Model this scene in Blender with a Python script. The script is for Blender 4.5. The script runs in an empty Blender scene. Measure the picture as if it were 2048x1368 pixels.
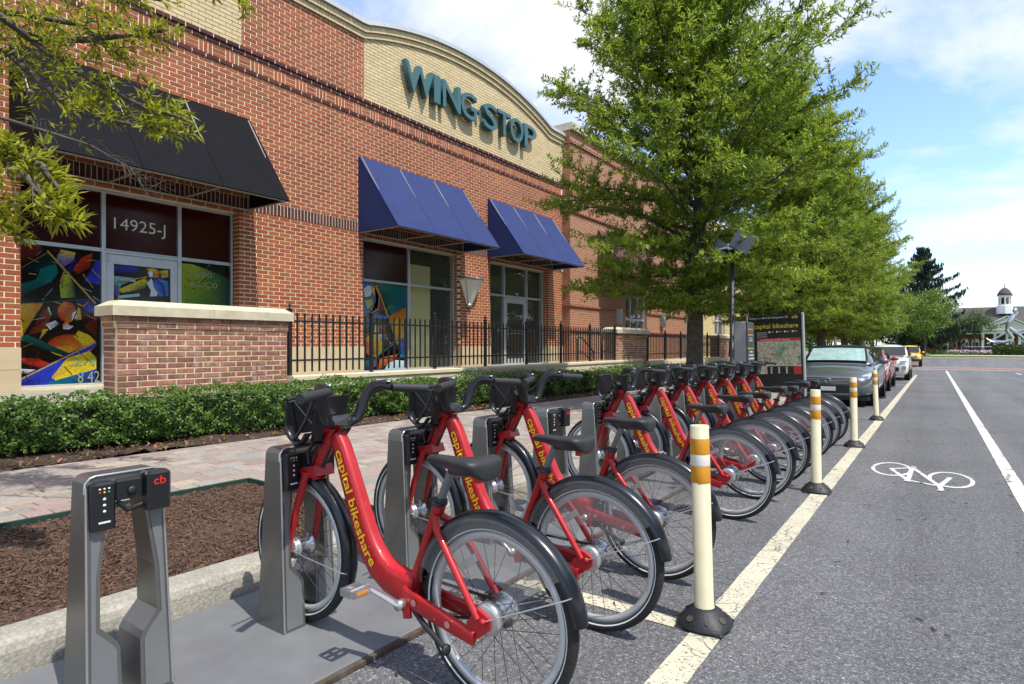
import bpy, math, random
import numpy as np
from mathutils import Vector, Matrix
random.seed(7); RNG = np.random.default_rng(11)
R = math.radians
SC = bpy.context.scene
COL = SC.collection

# ------------------------------------------------------------------ camera, sky, sun, exposure
cam_d = bpy.data.cameras.new('camera'); cam = bpy.data.objects.new('camera', cam_d); COL.objects.link(cam)
cam.location = (0, 0, 1.27); cam.rotation_euler = (R(90), 0, R(35))
cam_d.sensor_width = 36; cam_d.lens = 1208 / 2048 * 36; cam_d.shift_y = 6 / 2048
cam_d.clip_start = 0.05; cam_d.clip_end = 3000
SC.camera = cam

SUN_EL, SUN_AZ = 61.0, -10.0            # azimuth measured from +X towards +Y
sd = Vector((math.cos(R(SUN_EL)) * math.cos(R(SUN_AZ)), math.cos(R(SUN_EL)) * math.sin(R(SUN_AZ)), math.sin(R(SUN_EL))))
W = bpy.data.worlds.new('World'); SC.world = W; W.use_nodes = True
nt = W.node_tree; nt.nodes.clear()
def wn(t, **k):
    n = nt.nodes.new(t)
    for a, b in k.items(): setattr(n, a, b)
    return n
out = wn('ShaderNodeOutputWorld'); bg = wn('ShaderNodeBackground'); bg.inputs[1].default_value = 0.15
sky = wn('ShaderNodeTexSky', sky_type='NISHITA', sun_disc=False)
sky.sun_elevation = R(SUN_EL); sky.sun_rotation = math.atan2(sd.x, sd.y); sky.air_density = 1.0; sky.dust_density = 0.6; sky.ozone_density = 1.6
tc = wn('ShaderNodeTexCoord'); sep = wn('ShaderNodeSeparateXYZ'); nt.links.new(tc.outputs['Generated'], sep.inputs[0])
# clouds live on a flat layer overhead: project the direction on a plane
zc = wn('ShaderNodeMath', operation='MAXIMUM'); zc.inputs[1].default_value = 0.03; nt.links.new(sep.outputs[2], zc.inputs[0])
za = wn('ShaderNodeMath', operation='ADD'); za.inputs[1].default_value = 0.16; nt.links.new(zc.outputs[0], za.inputs[0])
dx = wn('ShaderNodeMath', operation='DIVIDE'); nt.links.new(sep.outputs[0], dx.inputs[0]); nt.links.new(za.outputs[0], dx.inputs[1])
dy = wn('ShaderNodeMath', operation='DIVIDE'); nt.links.new(sep.outputs[1], dy.inputs[0]); nt.links.new(za.outputs[0], dy.inputs[1])
cb = wn('ShaderNodeCombineXYZ'); nt.links.new(dx.outputs[0], cb.inputs[0]); nt.links.new(dy.outputs[0], cb.inputs[1]); cb.inputs[2].default_value = 3.7
n1 = wn('ShaderNodeTexNoise'); n1.inputs['Scale'].default_value = 1.05; n1.inputs['Detail'].default_value = 9; n1.inputs['Roughness'].default_value = 0.58; n1.inputs['Distortion'].default_value = 0.35
nt.links.new(cb.outputs[0], n1.inputs['Vector'])
rmp = wn('ShaderNodeValToRGB'); rmp.color_ramp.elements[0].position = 0.43; rmp.color_ramp.elements[1].position = 0.60
nt.links.new(n1.outputs['Fac'], rmp.inputs[0])
mx = wn('ShaderNodeMix', data_type='RGBA'); nt.links.new(rmp.outputs[0], mx.inputs['Factor'])
skb = wn('ShaderNodeMix', data_type='RGBA', blend_type='MULTIPLY'); skb.inputs['Factor'].default_value = 1.0; skb.inputs['B'].default_value = (1.16, 1.24, 1.36, 1)
nt.links.new(sky.outputs[0], skb.inputs['A'])
nt.links.new(skb.outputs['Result'], mx.inputs['A']); mx.inputs['B'].default_value = (4.7, 4.85, 5.1, 1)
nt.links.new(mx.outputs['Result'], bg.inputs[0]); nt.links.new(bg.outputs[0], out.inputs[0])

sun_d = bpy.data.lights.new('sun', 'SUN'); sun = bpy.data.objects.new('sun', sun_d); COL.objects.link(sun)
sun_d.energy = 3.6; sun_d.angle = R(0.55); sun_d.color = (1.0, 0.95, 0.86)
sun.rotation_euler = (-sd).to_track_quat('-Z', 'Y').to_euler()
vs = SC.view_settings; vs.view_transform = 'Standard'; vs.look = 'None'; vs.gamma = 1.0; vs.exposure = 0.6; vs.use_curve_mapping = False
try:
    SC.cycles.max_bounces = 6; SC.cycles.transparent_max_bounces = 16; SC.cycles.diffuse_bounces = 3; SC.cycles.glossy_bounces = 3
    SC.cycles.use_denoising = True
except Exception: pass

def gz(y):                                   # the street falls about 1 % away from the camera, then rises again
    if y < 58: return -0.0095 * y
    if y < 85: return -0.551 + (y - 58) * 0.0093
    return -0.30 + min(y - 85, 10) * 0.03

# ------------------------------------------------------------------ materials
MATS = {}
def mat(name, col, rough=0.6, metal=0.0, spec=0.5, var=0.0, scale=8.0, bump=0.0, bscale=60.0, island=0.0, coat=0.0, col2=None, detail=4.0, coord='pos', emit=None, alpha=None, hue=0.0, macro=0.0, mscale=0.6):
    """principled material: colour broken up by noise (var / col2), per-piece value shift (island), fine relief (bump)"""
    if name in MATS: return MATS[name]
    m = bpy.data.materials.new(name); m.use_nodes = True
    t = m.node_tree; b = t.nodes['Principled BSDF']; L = t.links
    b.inputs['Roughness'].default_value = rough; b.inputs['Metallic'].default_value = metal
    b.inputs['Specular IOR Level'].default_value = spec; b.inputs['Coat Weight'].default_value = coat
    if coat: b.inputs['Coat Roughness'].default_value = 0.05
    c = (*col, 1.0); b.inputs['Base Color'].default_value = c
    if coord == 'pos':
        g = t.nodes.new('ShaderNodeNewGeometry'); vec = g.outputs['Position']
    else:
        g = t.nodes.new('ShaderNodeTexCoord'); vec = g.outputs['Object']
    src = None
    if var > 0 or col2:
        n = t.nodes.new('ShaderNodeTexNoise'); n.inputs['Scale'].default_value = scale; n.inputs['Detail'].default_value = detail; n.inputs['Roughness'].default_value = 0.6
        L.new(vec, n.inputs['Vector'])
        rp = t.nodes.new('ShaderNodeValToRGB'); rp.color_ramp.elements[0].position = 0.32; rp.color_ramp.elements[1].position = 0.68
        a = tuple(max(0, x * (1 - var)) for x in col); d = col2 if col2 else tuple(min(1, x * (1 + var)) for x in col)
        rp.color_ramp.elements[0].color = (*a, 1); rp.color_ramp.elements[1].color = (*d, 1)
        L.new(n.outputs['Fac'], rp.inputs[0]); src = rp.outputs[0]
    if island > 0:
        gi = t.nodes.new('ShaderNodeNewGeometry'); oi = t.nodes.new('ShaderNodeObjectInfo')
        ad = t.nodes.new('ShaderNodeMath'); ad.operation = 'ADD'; L.new(gi.outputs['Random Per Island'], ad.inputs[0]); L.new(oi.outputs['Random'], ad.inputs[1])
        fr = t.nodes.new('ShaderNodeMath'); fr.operation = 'FRACT'; L.new(ad.outputs[0], fr.inputs[0])
        mr = t.nodes.new('ShaderNodeMapRange'); mr.inputs['To Min'].default_value = 1 - island; mr.inputs['To Max'].default_value = 1 + island; L.new(fr.outputs[0], mr.inputs['Value'])
        h = t.nodes.new('ShaderNodeHueSaturation'); L.new(mr.outputs[0], h.inputs['Value'])
        if hue:
            m2 = t.nodes.new('ShaderNodeMath'); m2.operation = 'MULTIPLY'; m2.inputs[1].default_value = 7.31; L.new(fr.outputs[0], m2.inputs[0])
            f2 = t.nodes.new('ShaderNodeMath'); f2.operation = 'FRACT'; L.new(m2.outputs[0], f2.inputs[0])
            m3 = t.nodes.new('ShaderNodeMapRange'); m3.inputs['To Min'].default_value = .5 - hue; m3.inputs['To Max'].default_value = .5 + hue; L.new(f2.outputs[0], m3.inputs['Value'])
            L.new(m3.outputs[0], h.inputs['Hue'])
        if src: L.new(src, h.inputs['Color'])
        else: h.inputs['Color'].default_value = c
        src = h.outputs[0]
    if macro > 0:
        n4 = t.nodes.new('ShaderNodeTexNoise'); n4.inputs['Scale'].default_value = mscale; n4.inputs['Detail'].default_value = 6; n4.inputs['Roughness'].default_value = 0.65; L.new(vec, n4.inputs['Vector'])
        mr4 = t.nodes.new('ShaderNodeMapRange'); mr4.inputs['From Min'].default_value = .3; mr4.inputs['From Max'].default_value = .7; mr4.inputs['To Min'].default_value = 1-macro; mr4.inputs['To Max'].default_value = 1+macro; L.new(n4.outputs['Fac'], mr4.inputs['Value'])
        h4 = t.nodes.new('ShaderNodeHueSaturation'); L.new(mr4.outputs[0], h4.inputs['Value'])
        if src: L.new(src, h4.inputs['Color'])
        else: h4.inputs['Color'].default_value = c
        src = h4.outputs[0]
    if src: L.new(src, b.inputs['Base Color'])
    if bump > 0:
        n2 = t.nodes.new('ShaderNodeTexNoise'); n2.inputs['Scale'].default_value = bscale; n2.inputs['Detail'].default_value = 3; L.new(vec, n2.inputs['Vector'])
        bp = t.nodes.new('ShaderNodeBump'); bp.inputs['Strength'].default_value = bump; bp.inputs['Distance'].default_value = 0.01
        L.new(n2.outputs['Fac'], bp.inputs['Height']); L.new(bp.outputs[0], b.inputs['Normal'])
    if emit: b.inputs['Emission Color'].default_value = (*emit[0], 1); b.inputs['Emission Strength'].default_value = emit[1]
    MATS[name] = m; return m

def leaf_mat(name, c0, c1, trans=0.35, rough=0.45, sp=0.4):
    m = bpy.data.materials.new(name); m.use_nodes = True; t = m.node_tree; L = t.links
    b = t.nodes['Principled BSDF']; o = t.nodes['Material Output']
    gi = t.nodes.new('ShaderNodeNewGeometry'); rp = t.nodes.new('ShaderNodeValToRGB')
    rp.color_ramp.elements[0].color = (*c0, 1); rp.color_ramp.elements[1].color = (*c1, 1)
    L.new(gi.outputs['Random Per Island'], rp.inputs[0]); L.new(rp.outputs[0], b.inputs['Base Color'])
    b.inputs['Roughness'].default_value = rough; b.inputs['Specular IOR Level'].default_value = sp
    tr = t.nodes.new('ShaderNodeBsdfTranslucent'); hs = t.nodes.new('ShaderNodeHueSaturation'); hs.inputs['Value'].default_value = 1.5; hs.inputs['Hue'].default_value = 0.485
    L.new(rp.outputs[0], hs.inputs['Color']); L.new(hs.outputs[0], tr.inputs['Color'])
    ms = t.nodes.new('ShaderNodeMixShader'); ms.inputs[0].default_value = trans
    L.new(b.outputs[0], ms.inputs[1]); L.new(tr.outputs[0], ms.inputs[2]); L.new(ms.outputs[0], o.inputs['Surface'])
    MATS[name] = m; return m

def glass_mat(name, tint, alpha, rough=0.02, refl=0.5):
    """sheet glass / film: part clear, part glossy; reflection grows at grazing angles"""
    m = bpy.data.materials.new(name); m.use_nodes = True; t = m.node_tree; L = t.links; t.nodes.remove(t.nodes['Principled BSDF'])
    o = t.nodes['Material Output']; tr = t.nodes.new('ShaderNodeBsdfTransparent'); tr.inputs[0].default_value = (*tint, 1)
    df = t.nodes.new('ShaderNodeBsdfDiffuse'); df.inputs[0].default_value = (*tint, 1)
    m0 = t.nodes.new('ShaderNodeMixShader'); m0.inputs[0].default_value = alpha; L.new(tr.outputs[0], m0.inputs[1]); L.new(df.outputs[0], m0.inputs[2])
    gl = t.nodes.new('ShaderNodeBsdfGlossy'); gl.inputs['Roughness'].default_value = rough
    fr = t.nodes.new('ShaderNodeFresnel'); fr.inputs[0].default_value = 1.5
    mu = t.nodes.new('ShaderNodeMath'); mu.operation = 'MULTIPLY'; mu.inputs[1].default_value = refl * 2; 
    gb = t.nodes.new('ShaderNodeNewGeometry'); inv = t.nodes.new('ShaderNodeMath'); inv.operation = 'SUBTRACT'; inv.inputs[0].default_value = 1.0; L.new(gb.outputs['Backfacing'], inv.inputs[1])
    mf = t.nodes.new('ShaderNodeMath'); mf.operation = 'MULTIPLY'; L.new(fr.outputs[0], mf.inputs[0]); L.new(inv.outputs[0], mf.inputs[1]); L.new(mf.outputs[0], mu.inputs[0])
    m1 = t.nodes.new('ShaderNodeMixShader'); L.new(mu.outputs[0], m1.inputs[0]); L.new(m0.outputs[0], m1.inputs[1]); L.new(gl.outputs[0], m1.inputs[2])
    L.new(m1.outputs[0], o.inputs['Surface']); MATS[name] = m; return m

def attr_mat(name, rough=0.35, bump=0.0):
    m = bpy.data.materials.new(name); m.use_nodes = True; t = m.node_tree; b = t.nodes['Principled BSDF']
    a = t.nodes.new('ShaderNodeAttribute'); a.attribute_name = 'print'; 
    g = t.nodes.new('ShaderNodeNewGeometry'); n = t.nodes.new('ShaderNodeTexNoise'); n.inputs['Scale'].default_value = 38; n.inputs['Detail'].default_value = 8; n.inputs['Roughness'].default_value = .75; t.links.new(g.outputs['Position'], n.inputs['Vector'])
    mr = t.nodes.new('ShaderNodeMapRange'); mr.inputs['From Min'].default_value = .3; mr.inputs['From Max'].default_value = .65; mr.inputs['To Min'].default_value = .35; mr.inputs['To Max'].default_value = 1.15; t.links.new(n.outputs['Fac'], mr.inputs['Value'])
    h = t.nodes.new('ShaderNodeHueSaturation'); t.links.new(a.outputs['Color'], h.inputs['Color']); t.links.new(mr.outputs[0], h.inputs['Value']); t.links.new(h.outputs[0], b.inputs['Base Color']); b.inputs['Roughness'].default_value = rough
    MATS[name] = m; return m

def paint_mat(name, col, under, crack=6.0):
    """road paint with cracks and worn flecks through which the asphalt shows"""
    m = mat(name, col, rough=0.75, var=0.12, scale=3.0, bump=0.25, bscale=180)
    t = m.node_tree; b = t.nodes['Principled BSDF']; L = t.links
    src = b.inputs['Base Color'].links[0].from_socket
    g = t.nodes.new('ShaderNodeNewGeometry')
    nz = t.nodes.new('ShaderNodeTexNoise'); nz.inputs['Scale'].default_value = 9; L.new(g.outputs['Position'], nz.inputs['Vector'])
    vm = t.nodes.new('ShaderNodeVectorMath'); vm.operation = 'MULTIPLY_ADD'; L.new(nz.outputs['Color'], vm.inputs[0]); vm.inputs[1].default_value = (.12, .12, .12); L.new(g.outputs['Position'], vm.inputs[2])
    v = t.nodes.new('ShaderNodeTexVoronoi'); v.feature = 'DISTANCE_TO_EDGE'; v.inputs['Scale'].default_value = crack; L.new(vm.outputs[0], v.inputs['Vector'])
    r1 = t.nodes.new('ShaderNodeValToRGB'); r1.color_ramp.elements[0].position = 0.008; r1.color_ramp.elements[1].position = 0.03; L.new(v.outputs['Distance'], r1.inputs[0])
    n2 = t.nodes.new('ShaderNodeTexNoise'); n2.inputs['Scale'].default_value = 70; n2.inputs['Detail'].default_value = 4; L.new(g.outputs['Position'], n2.inputs['Vector'])
    r2 = t.nodes.new('ShaderNodeValToRGB'); r2.color_ramp.elements[0].position = 0.34; r2.color_ramp.elements[1].position = 0.42; L.new(n2.outputs['Fac'], r2.inputs[0])
    n3 = t.nodes.new('ShaderNodeTexNoise'); n3.inputs['Scale'].default_value = 1.6; L.new(g.outputs['Position'], n3.inputs['Vector'])
    r3 = t.nodes.new('ShaderNodeValToRGB'); r3.color_ramp.elements[0].position = 0.42; r3.color_ramp.elements[1].position = 0.58; L.new(n3.outputs['Fac'], r3.inputs[0])
    mxx = t.nodes.new('ShaderNodeMath'); mxx.operation = 'MAXIMUM'; L.new(r1.outputs[0], mxx.inputs[0]); L.new(r3.outputs[0], mxx.inputs[1])
    mn = t.nodes.new('ShaderNodeMath'); mn.operation = 'MULTIPLY'; L.new(mxx.outputs[0], mn.inputs[0]); L.new(r2.outputs[0], mn.inputs[1])
    mx_ = t.nodes.new('ShaderNodeMix'); mx_.data_type = 'RGBA'; L.new(mn.outputs[0], mx_.inputs['Factor']); mx_.inputs['A'].default_value = (*under, 1); L.new(src, mx_.inputs['B'])
    L.new(mx_.outputs['Result'], b.inputs['Base Color']); return m

# ------------------------------------------------------------------ mesh helpers
class MB:
    def __init__(s): s.v = []; s.f = []; s.m = []; s.cur = 0; s.sm = []
    def add(s, vs, fs, smooth=False):
        o = len(s.v); s.v += [tuple(v) for v in vs]
        for f in fs: s.f.append(tuple(i + o for i in f)); s.m.append(s.cur); s.sm.append(smooth)
    def box(s, x0, x1, y0, y1, z0, z1):
        s.add([(x0,y0,z0),(x1,y0,z0),(x1,y1,z0),(x0,y1,z0),(x0,y0,z1),(x1,y0,z1),(x1,y1,z1),(x0,y1,z1)],
              [(0,3,2,1),(4,5,6,7),(0,1,5,4),(1,2,6,5),(2,3,7,6),(3,0,4,7)])
    def cbox(s, x0, x1, y0, y1, z0, z1, b=0.01):
        """box with chamfered vertical and top edges"""
        c = [(x0+b,y0),(x1-b,y0),(x1,y0+b),(x1,y1-b),(x1-b,y1),(x0+b,y1),(x0,y1-b),(x0,y0+b)]
        d = [(x0+2*b,y0+b),(x1-2*b,y0+b),(x1-b,y0+2*b),(x1-b,y1-2*b),(x1-2*b,y1-b),(x0+2*b,y1-b),(x0+b,y1-2*b),(x0+b,y0+2*b)]
        vs = [(x,y,z0) for x,y in c] + [(x,y,z1-b) for x,y in c] + [(x,y,z1) for x,y in d]
        fs = [tuple(range(7,-1,-1)), tuple(range(16,24))]
        for k in (0, 8):
            for i in range(8): j = (i+1) % 8; fs.append((k+i, k+j, k+8+j, k+8+i))
        s.add(vs, fs)
    def obox(s, c, ax, ay, az):
        """box from centre and three half-axis vectors"""
        c = Vector(c); ax = Vector(ax); ay = Vector(ay); az = Vector(az)
        P = [c+ax*i+ay*j+az*k for k in (-1,1) for i,j in ((-1,-1),(1,-1),(1,1),(-1,1))]
        s.add(P, [(0,3,2,1),(4,5,6,7),(0,1,5,4),(1,2,6,5),(2,3,7,6),(3,0,4,7)])
    def tube(s, pts, rad, n=8, cap=True, smooth=True, ry=None, ref=None, sq=1.0):
        """sweep along pts; rad in-plane radius, ry radius along the reference axis (elliptic / squarish section)"""
        pts = [Vector(p) for p in pts]; k = len(pts)
        if not isinstance(rad, (list, tuple)): rad = [rad]*k
        if ry is None: ry = rad
        elif not isinstance(ry, (list, tuple)): ry = [ry]*k
        rings = []; a = Vector(ref) if ref else None; prev = None
        for i, p in enumerate(pts):
            t = (pts[min(i+1,k-1)] - pts[max(i-1,0)]).normalized()
            if a is not None: u = (a - t*a.dot(t)).normalized()
            else:
                if prev is None:
                    h = Vector((0,0,1)) if abs(t.z) < .9 else Vector((1,0,0)); u = (h - t*h.dot(t)).normalized()
                else: u = (prev - t*prev.dot(t)).normalized()
                prev = u
            w = t.cross(u); ring = []
            for j in range(n):
                q = 2*math.pi*(j+.5)/n; cq, sq_ = math.cos(q), math.sin(q)
                if sq != 1.0: cq = math.copysign(abs(cq)**sq, cq); sq_ = math.copysign(abs(sq_)**sq, sq_)
                ring.append(p + u*cq*ry[i] + w*sq_*rad[i])
            rings.append(ring)
        vs = [v for r in rings for v in r]; fs = []
        for i in range(k-1):
            for j in range(n): j2 = (j+1) % n; fs.append((i*n+j, i*n+j2, (i+1)*n+j2, (i+1)*n+j))
        s.add(vs, fs, smooth)
        if cap: s.add(rings[0], [tuple(range(n-1,-1,-1))]); s.add(rings[-1], [tuple(range(n))])
    def lathe(s, prof, n=16, axis='z', c=(0,0,0), smooth=True, closed=False, cap=True):
        """revolve (r, h) profile about an axis through c"""
        vs = []; k = len(prof)
        for r, h in prof:
            for j in range(n):
                q = 2*math.pi*j/n; a, b = r*math.cos(q), r*math.sin(q)
                p = {'z':(a,b,h),'y':(a,h,b),'x':(h,a,b)}[axis]; vs.append((p[0]+c[0],p[1]+c[1],p[2]+c[2]))
        fs = []
        for i in range(k if closed else k-1):
            i2 = (i+1) % k
            for j in range(n):
                j2 = (j+1) % n; f = (i*n+j, i*n+j2, i2*n+j2, i2*n+j); fs.append(f if axis != 'y' else f[::-1])
        if not closed and cap:
            if prof[0][0] > 1e-6: fs.append(tuple(range(n-1,-1,-1)))
            if prof[-1][0] > 1e-6: fs.append(tuple(range((k-1)*n, k*n)))
        s.add(vs, fs, smooth)
    def prism(s, poly, a0, a1, axis='y'):
        """extrude a 2D polygon: axis y -> poly is (x,z); axis x -> (y,z); axis z -> (x,y)"""
        f = {'y': lambda p,h:(p[0],h,p[1]), 'x': lambda p,h:(h,p[0],p[1]), 'z': lambda p,h:(p[0],p[1],h)}[axis]
        n = len(poly); vs = [f(p,a0) for p in poly] + [f(p,a1) for p in poly]
        fs = [tuple(range(n-1,-1,-1)), tuple(range(n,2*n))] + [(i,(i+1)%n,n+(i+1)%n,n+i) for i in range(n)]
        s.add(vs, fs)
    def quad(s, a, b, c, d): s.add([a,b,c,d], [(0,1,2,3)])
    def sphere(s, c, r, n=10, m=7, sc=(1,1,1)):
        vs = []; fs = []
        for i in range(m+1):
            t = math.pi*i/m
            for j in range(n): q = 2*math.pi*j/n; vs.append((c[0]+r*sc[0]*math.sin(t)*math.cos(q), c[1]+r*sc[1]*math.sin(t)*math.sin(q), c[2]+r*sc[2]*math.cos(t)))
        for i in range(m):
            for j in range(n): j2=(j+1)%n; fs.append((i*n+j,(i+1)*n+j,(i+1)*n+j2,i*n+j2))
        s.add(vs, fs, True)
    def mesh(s, name):
        me = bpy.data.meshes.new(name); me.from_pydata(s.v, [], s.f)
        me.polygons.foreach_set('material_index', s.m); me.polygons.foreach_set('use_smooth', s.sm); me.update(); return me
    def build(s, name, mats, parent=None, **kw):
        me = s.mesh(name)
        for m in (mats if isinstance(mats, (list, tuple)) else [mats]): me.materials.append(MATS[m] if isinstance(m, str) else m)
        return link(name, me, parent, **kw)

def fixn(me):
    import bmesh
    b = bmesh.new(); b.from_mesh(me); bmesh.ops.recalc_face_normals(b, faces=b.faces[:]); b.to_mesh(me); b.free()

def link(name, me, parent=None, loc=None, rot=None, scale=None, label=None, cat=None, group=None, kind=None):
    o = bpy.data.objects.new(name, me); COL.objects.link(o)
    if parent: o.parent = parent
    if loc: o.location = loc
    if rot: o.rotation_euler = rot
    if scale: o.scale = scale
    return tag(o, label, cat, group, kind)

def tag(o, label=None, cat=None, group=None, kind=None):
    if label: o['label'] = label
    if cat: o['category'] = cat
    if group: o['group'] = group
    if kind: o['kind'] = kind
    return o

def thing(name, label, cat, loc=(0,0,0), rot=(0,0,0), group=None):
    o = bpy.data.objects.new(name, None); o.empty_display_size = 0.2; COL.objects.link(o)
    o.location = loc; o.rotation_euler = rot; return tag(o, label, cat, group)

KIDS = {}
def copy_tree(o, parent=None):
    c = o.copy(); COL.objects.link(c); c.parent = parent
    for ch in list(o.children): copy_tree(ch, c)
    return c

def fast_mesh(name, verts, quads, mats, smooth=False, tri=False):
    """numpy verts (n,3), faces (m,k)"""
    me = bpy.data.meshes.new(name); verts = np.asarray(verts, dtype=np.float32); q = np.asarray(quads, dtype=np.int32); k = q.shape[1]
    me.vertices.add(len(verts)); me.vertices.foreach_set('co', verts.ravel())
    me.loops.add(q.size); me.loops.foreach_set('vertex_index', q.ravel())
    me.polygons.add(len(q)); me.polygons.foreach_set('loop_start', np.arange(0, q.size, k, dtype=np.int32)); me.polygons.foreach_set('loop_total', np.full(len(q), k, dtype=np.int32))
    if smooth: me.polygons.foreach_set('use_smooth', np.ones(len(q), dtype=bool))
    me.update(calc_edges=True)
    for m in (mats if isinstance(mats, (list, tuple)) else [mats]): me.materials.append(MATS[m] if isinstance(m, str) else m)
    return me

def text_mesh(body, size=1.0, extrude=0.0, offset=0.0, res=3):
    cu = bpy.data.curves.new('txt', 'FONT'); cu.body = body; cu.size = size; cu.extrude = extrude; cu.offset = offset; cu.resolution_u = res
    o = bpy.data.objects.new('txt', cu); COL.objects.link(o)
    dg = bpy.context.evaluated_depsgraph_get(); me = bpy.data.meshes.new_from_object(o.evaluated_get(dg))
    bpy.data.objects.remove(o); bpy.data.curves.remove(cu)
    n = len(me.vertices); a = np.empty(n*3, dtype=np.float32); me.vertices.foreach_get('co', a); return me, a.reshape(-1, 3)

def place_text(name, body, box, axes, org, mat_, parent=None, extrude=0.0, offset=0.0, fit=True, size=None):
    """flat or raised lettering: box=(width,height) it must fill, axes=(right,up,out) vectors, org = lower-left corner"""
    me, a = text_mesh(body, 1.0, 0.0 if extrude == 0 else extrude/ (box[1] if box else 1), offset)
    mn, mxx = a.min(0), a.max(0); r, u, o = [Vector(x) for x in axes]
    sx = box[0] / (mxx[0]-mn[0]); sy = box[1] / (mxx[1]-mn[1]); sz = sy
    rr = np.array(r); uu = np.array(u); oo = np.array(o)
    P = np.array(org) + np.outer((a[:,0]-mn[0])*sx, rr) + np.outer((a[:,1]-mn[1])*sy, uu) + np.outer((a[:,2])*sz, oo)
    me.vertices.foreach_set('co', P.astype(np.float32).ravel()); me.materials.clear(); me.materials.append(MATS[mat_]); me.update()
    return link(name, me, parent)
# ------------------------------------------------------------------ palette
ASPH = (0.140, 0.140, 0.145)
def asphalt():
    m = mat('asphalt', ASPH, rough=0.85, var=0.10, scale=0.5, bump=0.55, bscale=260, spec=0.35, macro=0.10, mscale=0.35)
    t = m.node_tree; b = t.nodes['Principled BSDF']; L = t.links; src = b.inputs['Base Color'].links[0].from_socket
    g = t.nodes.new('ShaderNodeNewGeometry')
    v = t.nodes.new('ShaderNodeTexVoronoi'); v.inputs['Scale'].default_value = 165; L.new(g.outputs['Position'], v.inputs['Vector'])
    sx = t.nodes.new('ShaderNodeSeparateColor'); L.new(v.outputs['Color'], sx.inputs[0])
    r = t.nodes.new('ShaderNodeValToRGB'); e = r.color_ramp.elements; e[0].position = 0.0; e[0].color = (.5,.5,.51,1); e[1].position = 1.0; e[1].color = (2.35,2.35,2.3,1)
    a = e.new(0.45); a.color = (.86,.86,.88,1); a2 = e.new(0.86); a2.color = (1.1,1.1,1.1,1); L.new(sx.outputs[0], r.inputs[0])
    n = t.nodes.new('ShaderNodeTexNoise'); n.inputs['Scale'].default_value = 45; n.inputs['Detail'].default_value = 6; L.new(g.outputs['Position'], n.inputs['Vector'])
    r2 = t.nodes.new('ShaderNodeValToRGB'); r2.color_ramp.elements[0].position = .3; r2.color_ramp.elements[1].position = .7; r2.color_ramp.elements[0].color = (.7,.7,.7,1); r2.color_ramp.elements[1].color = (1.25,1.25,1.25,1); L.new(n.outputs['Fac'], r2.inputs[0])
    m1 = t.nodes.new('ShaderNodeMix'); m1.data_type = 'RGBA'; m1.blend_type = 'MULTIPLY'; m1.inputs['Factor'].default_value = 1; L.new(src, m1.inputs['A']); L.new(r.outputs[0], m1.inputs['B'])
    m2 = t.nodes.new('ShaderNodeMix'); m2.data_type = 'RGBA'; m2.blend_type = 'MULTIPLY'; m2.inputs['Factor'].default_value = 1; L.new(m1.outputs['Result'], m2.inputs['A']); L.new(r2.outputs[0], m2.inputs['B'])
    mp = t.nodes.new('ShaderNodeMapping'); mp.inputs['Scale'].default_value = (1.5, .07, 1); L.new(g.outputs['Position'], mp.inputs[0])
    n5 = t.nodes.new('ShaderNodeTexNoise'); n5.inputs['Scale'].default_value = 1.0; n5.inputs['Detail'].default_value = 5; L.new(mp.outputs[0], n5.inputs['Vector'])
    r5 = t.nodes.new('ShaderNodeMapRange'); r5.inputs['From Min'].default_value = .35; r5.inputs['From Max'].default_value = .65; r5.inputs['To Min'].default_value = .84; r5.inputs['To Max'].default_value = 1.10; L.new(n5.outputs['Fac'], r5.inputs['Value'])
    n6 = t.nodes.new('ShaderNodeTexNoise'); n6.inputs['Scale'].default_value = 2.3; n6.inputs['Detail'].default_value = 2; L.new(g.outputs['Position'], n6.inputs['Vector'])
    r6 = t.nodes.new('ShaderNodeMapRange'); r6.inputs['From Min'].default_value = .68; r6.inputs['From Max'].default_value = .76; r6.inputs['To Min'].default_value = 1.0; r6.inputs['To Max'].default_value = .72; L.new(n6.outputs['Fac'], r6.inputs['Value'])
    mu = t.nodes.new('ShaderNodeMath'); mu.operation = 'MULTIPLY'; L.new(r5.outputs[0], mu.inputs[0]); L.new(r6.outputs[0], mu.inputs[1])
    hs = t.nodes.new('ShaderNodeHueSaturation'); L.new(m2.outputs['Result'], hs.inputs['Color']); L.new(mu.outputs[0], hs.inputs['Value']); L.new(hs.outputs[0], b.inputs['Base Color'])
asphalt()
paint_mat('paint_cream', (0.52, 0.48, 0.36), (0.10, 0.10, 0.10), 7.0)
paint_mat('paint_white', (0.60, 0.60, 0.57), (0.11, 0.11, 0.11), 1.4)
mat('concrete', (0.30, 0.28, 0.235), rough=0.9, var=0.25, scale=60, bump=0.4, bscale=70, macro=0.22, mscale=3)
mat('concrete_pale', (0.62, 0.54, 0.38), rough=0.85, var=0.08, scale=3, bump=0.15, bscale=70)
mat('stone_cream', (0.50, 0.40, 0.25), rough=0.85, var=0.07, scale=4, bump=0.2, bscale=120, island=0.05)
mat('cap_stone', (0.52, 0.46, 0.33), rough=0.85, var=0.14, scale=5, bump=0.35, bscale=70)
mat('paver', (0.36, 0.27, 0.22), rough=0.9, var=0.18, scale=30, bump=0.4, bscale=150, island=0.22)
mat('sand', (0.16, 0.14, 0.12), rough=1, var=0.2, scale=30)
mat('soil', (0.045, 0.03, 0.02), rough=1, var=0.45, scale=25, bump=1.0, bscale=45)
mat('mulch', (0.062, 0.035, 0.022), rough=1, var=0.5, scale=40, bump=1.0, bscale=60)
mat('mulch_chip', (0.105, 0.058, 0.036), rough=0.95, island=0.75, hue=0.015)
mat('dead_leaf', (0.30, 0.16, 0.05), rough=0.8, island=0.5, hue=0.03)
mat('edging', (0.015, 0.045, 0.032), rough=0.5)
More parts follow.
